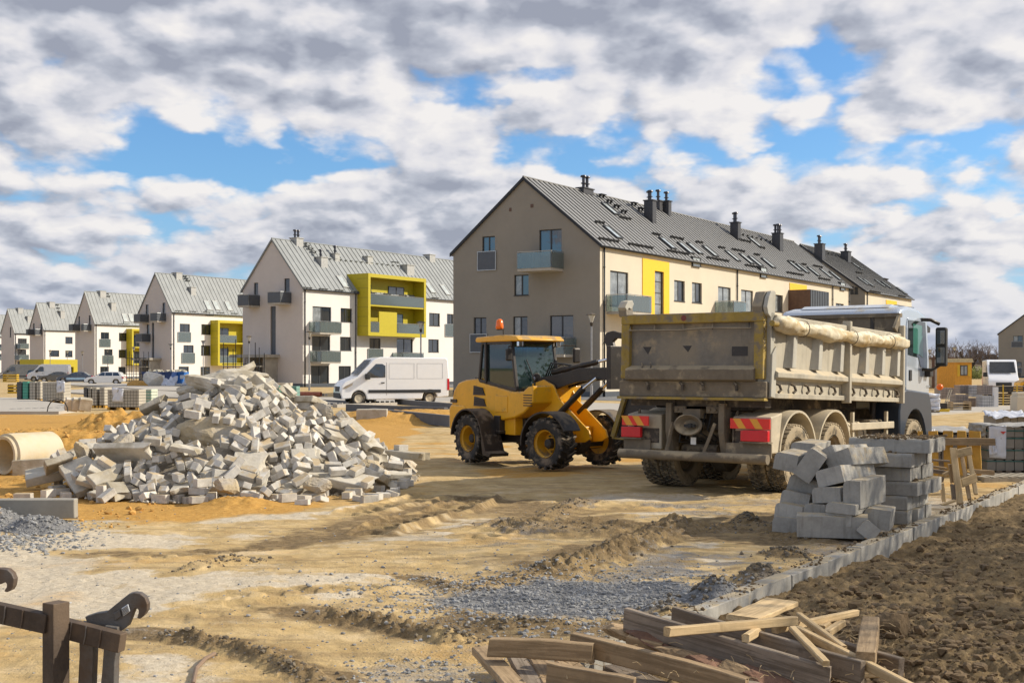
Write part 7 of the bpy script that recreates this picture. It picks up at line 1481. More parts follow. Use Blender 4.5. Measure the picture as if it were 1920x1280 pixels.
# ------------------------------------------------------------------ paved strips and kerbs in the distance
M_PAVE = mat('pale_paving', (.42, .385, .33), .9, var=.08, sc=.6)
M_DKERB = mat('dark_kerb', (.12, .122, .128), .85, var=.15, sc=1)
M_ASPH = mat('grey_road', (.165, .165, .165), .9, var=.1, sc=.4)
def strip(name, uv, z0, z1, mt, kind='structure'):
    ps = [P(u, v, z1) for u, v in uv]; m = MB(); n = len(ps); m.add([(p.x, p.y, z1) for p in ps] + [(p.x, p.y, z0) for p in ps], [tuple(range(n)), tuple(range(n, 2 * n))[::-1]] + [(i, n + i, n + (i + 1) % n, (i + 1) % n) for i in range(n)]); bm = bmesh.new()
    o = m.build(name, mt); bm.from_mesh(o.data); bmesh.ops.recalc_face_normals(bm, faces=bm.faces[:]); bm.to_mesh(o.data); bm.free(); o['kind'] = kind; return o
strip('paved_path', [(-200, 743), (40, 745), (120, 757), (160, 765), (110, 771), (-200, 771)], -.05, .12, M_PAVE)
for k in range(9): 
    p = P(28 + k * 14, 771 - k * .35, 0); m = MB(); m.box(p.x - .10, p.x + .08, p.y - .35, p.y - .05, 0, .13); tag(m.build('dark_kerb_gap', M_DKERB), 'dark block standing in for a kerb gap along the front of the pale left path', 'kerb gap', 'kerb gaps on the left path')  # dark blocks added in place of the shaded gaps along the path edge
strip('paved_strip', [(90, 716), (190, 716), (330, 724), (480, 731), (480, 735), (300, 731), (180, 723), (90, 719)], -.02, .12, M_PAVE); strip('paved_strip', [(125, 731), (200, 727), (480, 741), (480, 748), (250, 742), (125, 735)], -.02, .10, M_PAVE)
strip('site_road', [(240, 722), (480, 725), (700, 725.5), (860, 726), (1060, 748), (1200, 752), (1200, 742), (860, 718), (240, 716)], -.02, .02, M_ASPH)
strip('pavement', [(1000, 772), (1190, 768), (1190, 757), (1040, 752), (920, 757)], -.02, .12, M_PAVE); strip('pavement', [(540, 760), (600, 744), (860, 744), (860, 752), (640, 760)], -.02, .05, M_PAVE)
strip('pavement', [(1745, 776), (1880, 768), (2300, 766), (2300, 758), (1880, 760), (1745, 766)], -.02, .06, M_PAVE)
M_WET = M_PAVE
def kerbrun(u0, v0, u1, v1, h, w, mt, label, n=10, zb=0):
    a, b = P(u0, v0), P(u1, v1); rt = thing('edging_kerb', a, 0, label, 'kerb'); d = (b - a); L = d.length; q = Vector((d.x, d.y, 0)).to_track_quat('X', 'Z').to_matrix().to_4x4()
    for k in range(n): m = MB(); m.box(L * k / n + .01, L * (k + 1) / n, 0, w, zb, h); o = m.build('kerb_stone', mt, rt); o.matrix_local = q
kerbrun(692, 782, 842, 800, .36, .2, M_DKERB, 'near dark kerb wall in front of the orange sand bed', 7); kerbrun(840, 777, 655, 770, .30, .2, M_DKERB, 'back kerb of the orange sand bed behind the mound', 9)
kerbrun(556, 752, 660, 757, .15, .3, M_DKERB, 'low dark kerb left of the paver pallet by the van', 6); kerbrun(740, 757, 900, 771, .25, .3, M_DKERB, 'dark kerb curving behind the loader rear', 9); kerbrun(632, 764, 745, 760, .16, .3, M_PAVE, 'pale low kerb left of the sand bed', 8)
r_ = random.Random(12)
for (a0, b0, a1, b1, n_, gl, lab) in ((562, 764, 652, 759, 16, 'small edging bricks left of the sand bed', 'small edging brick in the dotted row left of the sand bed'), (690, 757, 745, 756, 7, 'small edging bricks behind the paver pallet', 'small edging brick in the row behind the van paver pallet'), (592, 742, 612, 742, 4, 'brown bricks by the drain pipe', 'brown brick lying right of the red drain pipe')):
    for k in range(n_): t = k / (n_ - 1); p = P(a0 + (a1 - a0) * t, b0 + (b1 - b0) * t); m = MB(); m.box(p.x - .1, p.x + .07, p.y - .08, p.y + .1, 0, .14); tag(m.build('edging_brick', M_PAVE if k % 2 else M_DKERB), lab, 'brick', gl)
p = P(562, 743.5); rt = thing('drain_pipe', (p.x, p.y, .18), 0, 'short terracotta drain pipe on the ground right of the green pallet', 'pipe'); m = MB(); m.lathe([(.16, 0), (.16, 1.6), (.13, 1.6), (.13, 0)], 14, 'x', closed=True); m.build('pipe_shell', mat('terracotta', (.36, .11, .06), .7), rt, smooth=True, ang=40).matrix_local = RZ(R(-20))
p = P(634, 741); o = sheet(None, [(p.x, p.y, .05), (p.x + 1.3, p.y, .05), (p.x + 1.4, p.y + 1.5, .45), (p.x + .1, p.y + 1.5, .3)], M_PLAST, 'plastic_heap', amp=.25, seed=3); tag(o, 'crumpled white plastic heap on the ground left of the van', 'plastic sheet')
# ------------------------------------------------------------------ concrete pipe and blocks on the left
M_PIPE = mat('concrete_pipe', (.58, .47, .29), .9, var=.16, sc=2.5, bump=.004, bsc=30, hue=(.62, .54, .40, 1))
p = at(6, 22.6); pz = gz(p.x, p.y); rt = thing('concrete_pipe', (p.x, p.y, .36), YAW, 'big tan concrete pipe section lying at the left edge', 'pipe')
m = MB(); m.lathe([(.285, 0), (.335, 0), (.345, .05), (.385, .07), (.385, .98), (.36, 1.02), (.285, 1.02)], 40, 'x', closed=True); m.build('pipe_shell', M_PIPE, rt, smooth=True, ang=30)
def cblock(u, v, d, yaw, lab, rot=(0, 0), mt=None, zo=0):
    p = drop(u, v); me = chunk(d, .006, 2, int(u) % 97, .01); me.materials.append(mt or M_SLABC); o = link('concrete_block', me, None, T(p.x, p.y, p.z + d[2] / 2 + zo) @ RZ(R(yaw)) @ RX(rot[0]) @ RY(rot[1])); tag(o, lab, 'concrete block'); return o
cblock(68, 893, (.78, .14, .30), 8, 'long thin slab standing on edge right of the concrete pipe', (0, -.05)); cblock(105, 888, (.3, .3, .25), 20, 'squat block at the right end of the long thin slab'); cblock(4, 884, (.34, .45, .34), 38, 'block leaning at the mouth of the concrete pipe', (.1, .25))
for k, (u, lb) in enumerate(((134, 'leftmost'), (147, 'middle'), (160, 'rightmost'))): cblock(u, 792, (.42, .3, .42), 25, lb + ' of the three grey blocks half buried in the orange bank', (.25, .15), None, .42)
o = cblock(28, 977, (1.5, .16, .24), 3, 'long kerb block with pale top lying above the gravel heap at the left', (0, 0), mat('kerb_grey', (.30, .28, .24), .9, var=.1), -.02)
m = MB(); 
for k in range(9): a = k / 8 * PI; m.tube([(math.cos(a) * .25, 0, math.sin(a) * .3), (math.cos(a + PI / 8) * .25, 0, math.sin(a + PI / 8) * .3)], .014, 5, False) if k < 8 else None
p = at(108, 31); o = m.build('cable_loop', M_INT); o.location = (p.x, p.y, .85); tag(o, 'small black cable loop sticking out of the left sand bank', 'cable')
# ------------------------------------------------------------------ skips, bags, lamps
M_BLUE = mat('skip_blue', (.02, .05, .16), .5, var=.15); M_BLUEL = mat('skip_blue_bright', (.03, .16, .48), .5, var=.15)
def skip(u0, u1, D, h, mt, label):
    p = at(u0, D); w = (u1 - u0) * D / F; rt = thing('skip', (p.x, p.y, 0), R(-2), label, 'skip', 'blue rubbish skips'); m = MB(); m.prism([(.25, .1), (0, h), (w, h), (w - .25, .1)], 0, 2.0); m.build('skip_body', mt, rt, bev=.03); m = MB(); m.box(-.05, w + .05, -.08, -.0, h - .12, h + .02); m.build('rim', mt, rt)
    for k in range(3): m = MB(); x = w * (k + .8) / 4; m.box(x, x + .1, -.06, 0, .15, h - .12); m.build('stiffener', mt, rt)
    m = MB(); m.box(w * .62, w * .62 + .5, -.075, -.065, h * .45, h * .75); m.build('sign_plate', M_WHITEP, rt); r = random.Random(int(u0))
    q = MB()
    for k in range(14): c = (r.uniform(.2, w - .2), r.uniform(.2, 1.8), h + r.uniform(-.1, .2)); q.box(-.25, .25, -.15, .15, -.1, .12, T(*c) @ RZ(r.random() * 3) @ RX(r.uniform(-.5, .5)))
    tag(q.build('rubbish', mat('rubbish_mix', (.45, .42, .33), .9, var=.4), rt), kind='stuff')
skip(266, 323, 148, 1.45, M_BLUE, 'long dark blue skip full of rubbish by the lime loggia block'); skip(325, 346, 150, 1.45, M_BLUEL, 'short bright blue skip right of the dark one')
p = P(286, 725.5); rt = thing('big_bag', (p.x, p.y, 0), 0, 'bulging white builders bag in front of the dark blue skip', 'bulk bag'); me = boulder((1.55, 1.3, 1.6), 55); me.materials.append(mat('bag_cloth', (.60, .58, .53), .9, var=.1, bump=.03, bsc=6)); link('bag_body', me, rt, T(0, 0, .7)); 
for x in (-.4, .4): m = MB(); m.tube([(x - .15, 0, 1.2), (x, 0, 1.6), (x + .15, 0, 1.2)], .04, 5); m.build('loop_handle', M_PLAST, rt)
for (u, v, w_, lab) in ((314, 723, 1.6, 'white plastic heap right of the builders bag'), (350, 722, 1.2, 'grey plastic heap at the right end of the skips')):
    p = P(u, v); o = sheet(None, [(p.x - w_ / 2, p.y, .02), (p.x + w_ / 2, p.y, .02), (p.x + w_ / 2, p.y + 1.5, .9), (p.x - w_ / 2, p.y + 1.5, .7)], M_PLAST, 'plastic_heap', amp=.5, seed=u); tag(o, lab, 'plastic sheet')
me = boulder((2.4, 1.2, .9), 60); me.materials.append(M_SANDC); p = P(262, 725); tag(link('straw_heap', me, None, T(p.x, p.y, .2)), 'small ochre heap left of the builders bag', 'heap')
M_LPOST = mat('lamp_post_paint', (.30, .31, .33), .4, .4)
def lampproto():
    rt = thing('street_lamp', (0, 0, 0)); m = MB(); m.tube([(0, 0, 0), (0, 0, .9)], .085, 10); m.tube([(0, 0, .9), (0, 0, 4.35)], .05, 10); m.build('post', M_LPOST, rt, smooth=True, ang=40)
    m = MB(); m.lathe([(.05, 4.3), (.09, 4.42), (.10, 4.52), (.05, 4.55)], 12); m.build('lamp_socket', M_LDARK, rt, smooth=True, ang=40)
    m = MB(); m.lathe([(.06, 4.52), (.22, 4.95), (.20, 4.96), (.05, 4.56)], 12, closed=True); m.build('glass_cone', glass('lamp_glass', (.6, .6, .58), .1, .4, (.9, .9, .9)), rt, smooth=True, ang=40)
    m = MB(); m.lathe([(.30, 4.95), (.30, 4.99), (.05, 5.06), (0, 5.06)], 14); m.build('lamp_cap', M_LDARK, rt, smooth=True, ang=40); return rt
lp = lampproto(); first = True
for (u, vh, D, lab) in ((1109, 587, 73, 'nearest lamp post, in front of the taupe block between loader and truck'), (467, 629, 124, 'lamp post rising behind the summit of the rubble heap'), (580, 620, 108, 'lamp post left of the white van in front of the lime loggia block'), (789, 602, 86, 'lamp post behind the white van roof'), (320, 644, 160, 'lamp post against the gable left of the skips block'), (381, 638, 148, 'lamp post in front of the skips block facade'), (250.5, 650, 175, 'lamp post before the narrow lime strip'), (202, 655, 190, 'lamp post behind the white estate car'), (154.5, 658, 205, 'lamp post behind the dark striped car'), (126, 657, 215, 'thin distant lamp post right of the yellow annex'), (94, 656, 205, 'distant lamp post in front of the yellow annex'), (1790, 650, 150, 'thin lamp post between container and orange cabin'), (1743, 655, 160, 'distant lamp post seen under the truck mirror')):
    c = lp if first else copy_tree(lp); first = False; k = (1.9 + (690 - vh) * D / F) / 5.06; p = at(u, D); c.location = (p.x, p.y, 0); c.scale = (1, 1, k); tag(c, lab, 'street lamp', 'street lamps along the new road')
# ------------------------------------------------------------------ right background
def box_thing(name, u0, u1, D, h, dep, mt, lab, cat, grp=None, yaw=0, z=0):
    p = at(u0, D); w = (u1 - u0) * D / F; rt = thing(name, (p.x, p.y, z), R(yaw), lab, cat, grp); return rt, w
rt, w = box_thing('site_container', 1745, 1790, 120, 0, 0, None, 'pale corrugated site container right of the truck cab', 'container'); m = MB(); m.box(0, w, 0, 6, .1, 2.75); m.build('container_shell', mat('container_grey', (.42, .42, .40), .7), rt); m = MB()
for k in range(14): m.box(w * (k + .2) / 14, w * (k + .7) / 14, -.05, 0, .25, 2.6)
m.build('corrugation', mat('container_grey2', (.50, .49, .46), .7), rt); m = MB(); m.box(-.1, w + .1, -.1, 6.1, 2.75, 2.9); m.build('roof_edge', M_BROWNM, rt); m = MB(); m.box(.1, .35, -.12, -.02, 0, 2.75); m.build('corner_post', M_BROWNM, rt)
rt, w = box_thing('site_cabin', 1791, 1823, 112, 0, 0, None, 'orange timber site cabin with one small window', 'cabin', yaw=4); m = MB(); m.box(0, w, 0, 4, .1, 2.4); m.build('cabin_wall', mat('cabin_orange', (.60, .30, .04), .75, var=.15), rt); m = MB(); m.prism([(-.1, 2.4), (0, 2.75), (w, 2.75), (w + .1, 2.4)], -.15, 4.1); m.build('cabin_roof', mat('cabin_cream', (.50, .44, .28), .8), rt)
m = MB(); m.box(w * .3, w * .72, -.05, 0, 1.25, 2.15); o = m.build('window', M_FRAME, rt); m = MB(); m.box(w * .33, w * .48, -.07, -.051, 1.32, 2.08); m.box(w * .54, w * .69, -.07, -.051, 1.32, 2.08); m.build('pane', M_PANEC, o)
for x in (.12, .76): m = MB(); m.box(w * x, w * x + w * .16, -.04, 0, 1.2, 2.2); m.build('shutter', M_YF, rt)
M_BRK = mat('wrapped_brick', (.27, .22, .19), .6, var=.3, sc=2.5, spec=.8); M_BRKW = mat('wrapped_white_block', (.45, .44, .43), .4, var=.25, sc=3, spec=.8)
gB = 'wrapped brick pallets right of the truck'
k = 0
for (u0, u1, v0, v1, D, mt, lab) in ((1792, 1816, 738, 762, 62, M_BRK, 'brown brick pallet low in the left of the brick pallet row'), (1817, 1840, 745, 762, 62.5, M_BRK, 'brown brick pallet in the middle of the bottom row'), (1822, 1842, 722, 744, 63, M_BRKW, 'film wrapped pallet on top in the middle of the row'), (1842, 1864, 740, 763, 61, M_BRKW, 'pale film wrapped pallet at the right of the bottom row'), (1844, 1862, 722, 740, 61.5, M_BRK, 'small brown brick pallet on top near the white van'), (1800, 1820, 722, 738, 63.5, M_BRK, 'brown brick pallet on top at the left'), (1762, 1792, 727, 748, 68, M_BRK, 'distant low brick pallet beside the orange ball')):
    p = at(u0, D, v1); w = (u1 - u0) * D / F; h = (v1 - v0) * D / F; z = max(p.z, 0) if p.z > .25 else 0; rt = thing('brick_pallet', (p.x, p.y, z), 0, lab, 'brick pallet', gB); m = MB(); rows = 4
    for r in range(rows):
        for c in range(5): m.box(w * c / 5 + .01, w * (c + 1) / 5 - .005, 0, .9, h * r / rows + .01, h * (r + 1) / rows - .005)
    tag(m.build('brick_courses', mt, rt), kind='stuff'); m = MB(); m.box(.02, w - .02, .02, .88, .0, h - .02); m.build('wrapped_core', M_DKERB, rt)
rt, w = box_thing('concrete_pier', 1864, 1872, 61, 0, 0, None, 'pale square concrete pier right of the brick pallets', 'pier'); m = MB(); m.box(0, w, 0, w, 0, 1.0); m.build('pier_shaft', M_WHITE, rt)
rt, w = box_thing('mesh_stack', 1876, 1935, 66, 0, 0, None, 'dark stack of steel mesh mats at the right edge', 'steel mesh stack'); 
for k in range(8): m = MB(); m.box(0, w, 0, 1.5, k * .13, k * .13 + .06); m.build('mesh_mat', M_TCH, rt)
for x in (.1, w * .5, w - .3): m = MB(); m.box(x, x + .06, -.03, 0, 0, 1.05); m.build('stack_strap', M_YF, rt)
rt, w = box_thing('wrapped_sacks', 1739, 1760, 53, 0, 0, None, 'white film wrapped sack pallet right behind the truck front', 'sack pallet'); pallet(rt, .5, .8)
for k in range(4): me = chunk((.56, .8, .17), .05, 3, k + 70, .04); me.materials.append(M_PLAST); link('sack', me, rt, T(.25, .4, .24 + k * .17))
rt, w = box_thing('plate_compactor', 1762, 1780, 54, 0, 0, None, 'small yellow plate compactor standing by the wrapped sacks', 'compactor'); m = MB(); m.prism([(0, .05), (-.05, .18), (.45, .18), (.40, .05)], 0, .4); m.build('base_plate', M_YF, rt); m = MB(); m.box(.05, .33, .05, .35, .19, .42); m.build('engine', M_LDARK, rt); m = MB(); m.tube([(.3, .1, .3), (.55, .1, 1.0), (.55, .35, 1.0), (.3, .35, .3)], .02, 6); m.build('handle_bar', M_TSIDE, rt)
rt, w = box_thing('pallet_stack', 1783, 1801, 56, 0, 0, None, 'low stack of empty wooden pallets right of the compactor', 'pallet stack')
for k in range(4): m = MB(); m.box(0, .9, 0, .8, k * .11, k * .11 + .03); m.build('pallet', M_WOODL, rt); m = MB(); m.box(.0, .1, 0, .8, k * .11 + .03, k * .11 + .11); m.build('pallet_skid', M_WOOD, rt); m = MB(); m.box(.8, .9, 0, .8, k * .11 + .03, k * .11 + .11); m.build('pallet_skid', M_WOOD, rt)
rt, w = box_thing('marker', 1762, 1770, 65, 0, 0, None, 'orange ball marker on a thin pole behind the brick pallets', 'marker'); m = MB(); m.tube([(0, 0, 0), (0, 0, .85)], .02, 6); m.build('pole', M_LPOST, rt); m = MB(); m.lathe([(0, .78), (.12, .82), (.18, .95), (.12, 1.07), (0, 1.11)], 14); m.build('ball', M_ORL, rt, smooth=True)
rt, w = box_thing('stone_block', 1907, 1935, 55, 0, 0, None, 'cream stone block cut by the right edge above the block load', 'stone block'); m = MB(); m.box(0, .8, 0, .8, 0, .70); m.box(.05, .8, .05, .75, .70, .86); m.build('block_body', M_CREAM, rt, bev=.03)
rt, w = box_thing('mini_digger', 1911, 1935, 72, 0, 0, None, 'yellow machine part cut by the right edge', 'machine'); m = MB(); m.prism([(0, .4), (.1, 1.1), (.5, 1.3), (1.2, 1.2), (1.2, .3)], 0, 1.0); m.build('hood', M_LOADY, rt, bev=.05); m = MB(); m.box(.2, .7, -.03, 0, .5, .95); m.build('grille', M_LDARK, rt)
for (u, D, w_, h_, c_) in ((1832, 330, 9, 3.0, (.10, .09, .085)), (1858, 300, 7, 3.4, (.12, .11, .11)), (1845, 345, 8, 3.2, (.30, .12, .07))):
    p = at(u, D); rt = thing('distant_house', (p.x, p.y, 0), 0, {1832: 'dark roofed distant cottage left of the white van', 1858: 'distant cottage touching the far taupe gable', 1845: 'reddish roofed distant cottage in the middle'}[u], 'house', 'distant cottages'); m = MB(); m.box(-w_ / 2, w_ / 2, 0, 8, 0, h_ - .6); m.build('wall', M_WHITE, rt); m = MB(); m.prism([(-w_ / 2 - .3, h_ - .6), (-w_ * .1, h_ + 1.8), (w_ * .1, h_ + 1.8), (w_ / 2 + .3, h_ - .6)], -.3, 8.3); m.build('roof', mat('far_roof', c_, .8), rt)
    m = MB(); m.box(-.5, .5, -.03, 0, 1.0, 1.9); m.build('window', M_FRAME, rt)
# ------------------------------------------------------------------ trees
M_TWIG = mat('bare_twigs', (.21, .165, .135), .95, var=.2); M_TRUNK = mat('tree_bark', (.11, .085, .065), .95, var=.25)
M_BUSH = mat('spring_leaves', (.20, .21, .05), .9, var=.3, sc=1)
def tree(loc, h, seed, label, grp, lv=5, leaf=0, spread=.5, th=1.0):
    r = random.Random(seed); rt = thing('bare_tree', loc, 0, label, 'tree', grp); tk = MB(); tw = MB(); lf = MB()
    def br(p, d, l, rad, k):
        pts = [p]; rs = [rad]; q = p.copy(); dd = d.copy(); n = 3
        for i in range(n): dd = (dd + Vector((r.uniform(-.18, .18), r.uniform(-.18, .18), r.uniform(-.04, .12)))).normalized(); q = q + dd * l / n; pts.append(q.copy()); rs.append(rad * (1 - .4 * (i + 1) / n))
        (tk if k <= 1 else tw).tube(pts, rs, 6 if k < 2 else 3, False)
        if k >= lv:
            if leaf:
                for _ in range(leaf): c = q + Vector((r.uniform(-.4, .4), r.uniform(-.4, .4), r.uniform(-.3, .3))); a = Vector((r.uniform(-1, 1), r.uniform(-1, 1), r.uniform(-1, 1))).normalized() * .065; b = a.orthogonal().normalized() * .05; lf.add([c - a, c + b, c + a, c - b], [(0, 1, 2, 3)])
            return
        for i in range(r.choice((2, 3, 3)) if k else 5):
            t = r.uniform(.45, 1.0) if k else r.uniform(.5, 1); s = pts[0].lerp(pts[-1], t) if k else pts[2].lerp(pts[3], r.random())
            a = r.random() * 2 * PI; o = dd.orthogonal().normalized(); o = Matrix.Rotation(a, 3, dd) @ o; nd = (dd * (1 - spread) + o * spread * r.uniform(.7, 1.3) + Vector((0, 0, .12))).normalized(); br(s, nd, l * r.uniform(.62, .85), max(rs[-1] * .72, .006 * th), k + 1)
    br(Vector((0, 0, -.1)), Vector((0, 0, 1)), h * .30, h * .022 * th, 0)
    tk.build('trunk', M_TRUNK, rt); tag(tw.build('crown_twigs', M_TWIG, rt), kind='stuff')
    if leaf: tag(lf.build('leaves', M_BUSH, rt), kind='stuff')
gT = 'bare trees on the right horizon'
descr = ['leftmost bare tree by the truck mirror', 'small bare tree under the truck mirror', 'bare tree right of the truck mirror', 'bare tree behind the container', 'broad bare tree behind the thin lamp post', 'bare tree above the orange cabin', 'tall bare tree between cabin and van', 'bare tree left of the white van', 'bare tree above the white van', 'rounded bare tree above the white van roof', 'bare tree next to the far gable', 'low bare tree touching the far taupe gable']
for k in range(12): u = 1746 + k * 11.3; D = 250 + (k * 37) % 60; tree(at(u, D), (8.5, 10.5, 8.0, 9.6)[k % 4], 100 + k, descr[k], gT, 5, 0, .5, 3.4)
gH = 'spring bushes on the right horizon'
for k in range(8):
    p = at(1745 + k * 17, 215 + (k * 13) % 30); rt = thing('bush', p, 0, ['leftmost yellow green bush near the truck mirror', 'yellow green bush behind the container left half', 'yellow green bush behind the container right half', 'yellow green bush behind the thin lamp post', 'bush above the orange cabin', 'bush left of the white van', 'bush behind the white van', 'bush by the far taupe gable'][k], 'bush', gH); m = MB(); r = random.Random(k)
    for _ in range(900): 
        a, b = r.random() * 6.28, r.random() ** .5; c = Vector((math.cos(a) * b * 1.9, math.sin(a) * b * 1.6, .1 + 2.2 * r.random() * (1 - b * b * .7))); q = Vector((r.uniform(-1, 1), r.uniform(-1, 1), r.uniform(-1, 1))).normalized() * .14; e = q.orthogonal().normalized() * .11; m.add([c - q, c + e, c + q, c - e], [(0, 1, 2, 3)])
    tag(m.build('leaves', M_BUSH, rt), kind='stuff'); m = MB(); m.tube([(0, 0, 0), (.1, 0, 1.4)], [.06, .02], 5); m.build('stem', M_TRUNK, rt)
# trees beside the site whose crowns dapple the foreground
for k, (x, y, h) in enumerate(((22.5, 16.0, 12.5), (14, 13.2, 12), (13.0, 15.6, 9.5), (17.5, 14.2, 14.5), (25, 13.0, 12), (19, 18.0, 11.5), (20, 11.5, 14.5))): tree((x, y, -.1), h, 40 + k, ['roadside tree set back from the soil strip', 'tall roadside tree nearest the viewer', 'roadside tree level with the kerb stacks', 'broad roadside tree farther out', 'roadside tree farthest to the right', 'roadside tree farthest up the site', 'tallest roadside tree well outside the soil strip'][k], 'roadside trees right of the soil strip', 5, 11 if k % 2 else 8, .5)
# ------------------------------------------------------------------ foreground timber pile
gP = 'planks of the timber pile'
TP = [(1173, 1160, .42, 1556, 1274, .22, .045, .145, M_WOODG, 'long dark plank on edge running through the middle of the timber pile'), (1265, 1158, .36, 1618, 1262, .26, .045, .14, M_WOODG, 'long plank on edge ending squarely at the right of the timber pile'),
      (1430, 1180, .26, 1690, 1252, .20, .045, .13, M_WOODG, 'dark plank on edge behind the others at the right'), (1075, 1204, .34, 1400, 1290, .20, .07, .12, M_WOOD, 'thick tan plank with raised left end in the timber pile'),
      (917, 1212, .33, 1112, 1224, .31, .08, .11, M_WOOD, 'short thick bowed beam at the left end of the pile'), (1028, 1262, .24, 1190, 1292, .22, .06, .13, M_WOOD, 'thick beam end at the bottom centre left'),
      (903, 1218, .22, 978, 1300, .16, .12, .05, M_WOOD, 'board slanting down to the bottom at the far left of the pile'), (965, 1222, .15, 1010, 1300, .14, .13, .04, M_WOODG, 'grey brown flat board beneath the thick bowed beam'), (1005, 1232, .16, 1040, 1296, .14, .11, .04, M_WOOD, 'flat board right of the grey brown one'),
      (1060, 1240, .14, 1120, 1300, .12, .14, .04, M_WOOD, 'flat board under the thick beam end'), (1150, 1250, .14, 1260, 1300, .13, .14, .04, M_WOODG, 'grey flat board in the gap of the bottom edge'), (1420, 1262, .12, 1500, 1300, .12, .16, .04, M_WOODL, 'pale flat board at the bottom right centre'), (1560, 1262, .14, 1680, 1258, .14, .2, .03, M_WOODL, 'wide pale board under the plank ends at the right'),
      (1251, 1184, .50, 1490, 1163, .42, .05, .055, M_WOODL, 'bright square stick laid across the pile pointing left'), (1453, 1180, .36, 1605, 1148, .32, .045, .045, M_WOODL, 'bright stick pointing up to the right'), (1497, 1152, .42, 1583, 1216, .34, .04, .04, M_WOODL, 'bright stick crossing steeply at the crown of the pile'),
      (1486, 1178, .42, 1549, 1243, .36, .045, .035, M_WOODL, 'short bright batten slanting down over the dark planks'), (1495, 1180, .38, 1712, 1290, .26, .045, .05, M_WOODL, 'longest bright stick running down to the lower right corner'), (1633, 1168, .30, 1623, 1236, .34, .11, .09, M_WOOD, 'short chunky board end standing at the right of the pile'),
      (1540, 1178, .30, 1560, 1162, .28, .05, .045, M_WOODL, 'first of two short sticks near the soil'), (1548, 1188, .30, 1579, 1167, .28, .05, .045, M_WOODL, 'second of two short sticks near the soil'), (1392, 1160, .22, 1466, 1128, .18, .24, .04, M_WOODL, 'wide pale board leaning on the kerb behind the pile'), (1398, 1196, .42, 1428, 1178, .38, .04, .05, M_WOODL, 'short stub poking up between the planks'), (1330, 1204, .26, 1500, 1248, .2, .12, .03, M_WOODG, 'thin grey board between the two long planks'), (1200, 1212, .2, 1420, 1290, .16, .12, .04, M_WOODG, 'grey board low in front of the long dark plank'), (1180, 1196, .3, 1245, 1212, .26, .1, .05, M_WOOD, 'brown board end left of the long dark plank')]
for k, (u0, v0, z0, u1, v1, z1, w, h, mt, lab) in enumerate(TP):
    o = plank('timber_plank', P(u0, v0, z0 * .8), P(u1, v1, z1 * .8), w, h, mt, None, random.uniform(-4, 4), .008 if k in (3, 4) else 0, k, 0); tag(o, lab, 'plank', gP)
for k, (u, v, z, L, a, lab) in enumerate(((1175, 1188, .28, .36, -24, 'bark slab leftmost in the row beside the dark plank'), (1232, 1206, .27, .36, -24, 'bark slab second from the left beside the dark plank'), (1290, 1232, .24, .36, -26, 'bark slab in the middle of the row beside the dark plank'), (1338, 1248, .22, .34, -30, 'torn bark slab right of the middle beside the dark plank'), (1388, 1262, .2, .3, -22, 'bark slab near the bottom of the dark plank'), (1430, 1272, .18, .3, -22, 'last bark slab at the bottom of the row'))):
    me = boulder((L, .17, .09), 80 + k); me.materials.append(M_BARK if k % 2 else M_WOOD); p = P(u, v, z * .8); tag(link('bark_slab', me, None, T(*p) @ RZ(R(a)) @ RY(R(14))), lab, 'bark slab', 'bark slabs in the timber pile')
# straw and splinters
m = MB(); r_ = random.Random(8)
for i in range(260):
    p = P(r_.uniform(1000, 1680), r_.uniform(1170, 1275), r_.uniform(.05, .25)); a = r_.random() * PI; l = r_.uniform(.03, .12); d = Vector((math.cos(a) * l, math.sin(a) * l, r_.uniform(-.02, .05))); m.tube([p, p + d * .5 + Vector((0, 0, .012)), p + d], .0022, 3, False)
tag(m.build('straw_bits', M_WOODL), 'thin straw and splinters caught in the timber pile', 'straw', kind='stuff')
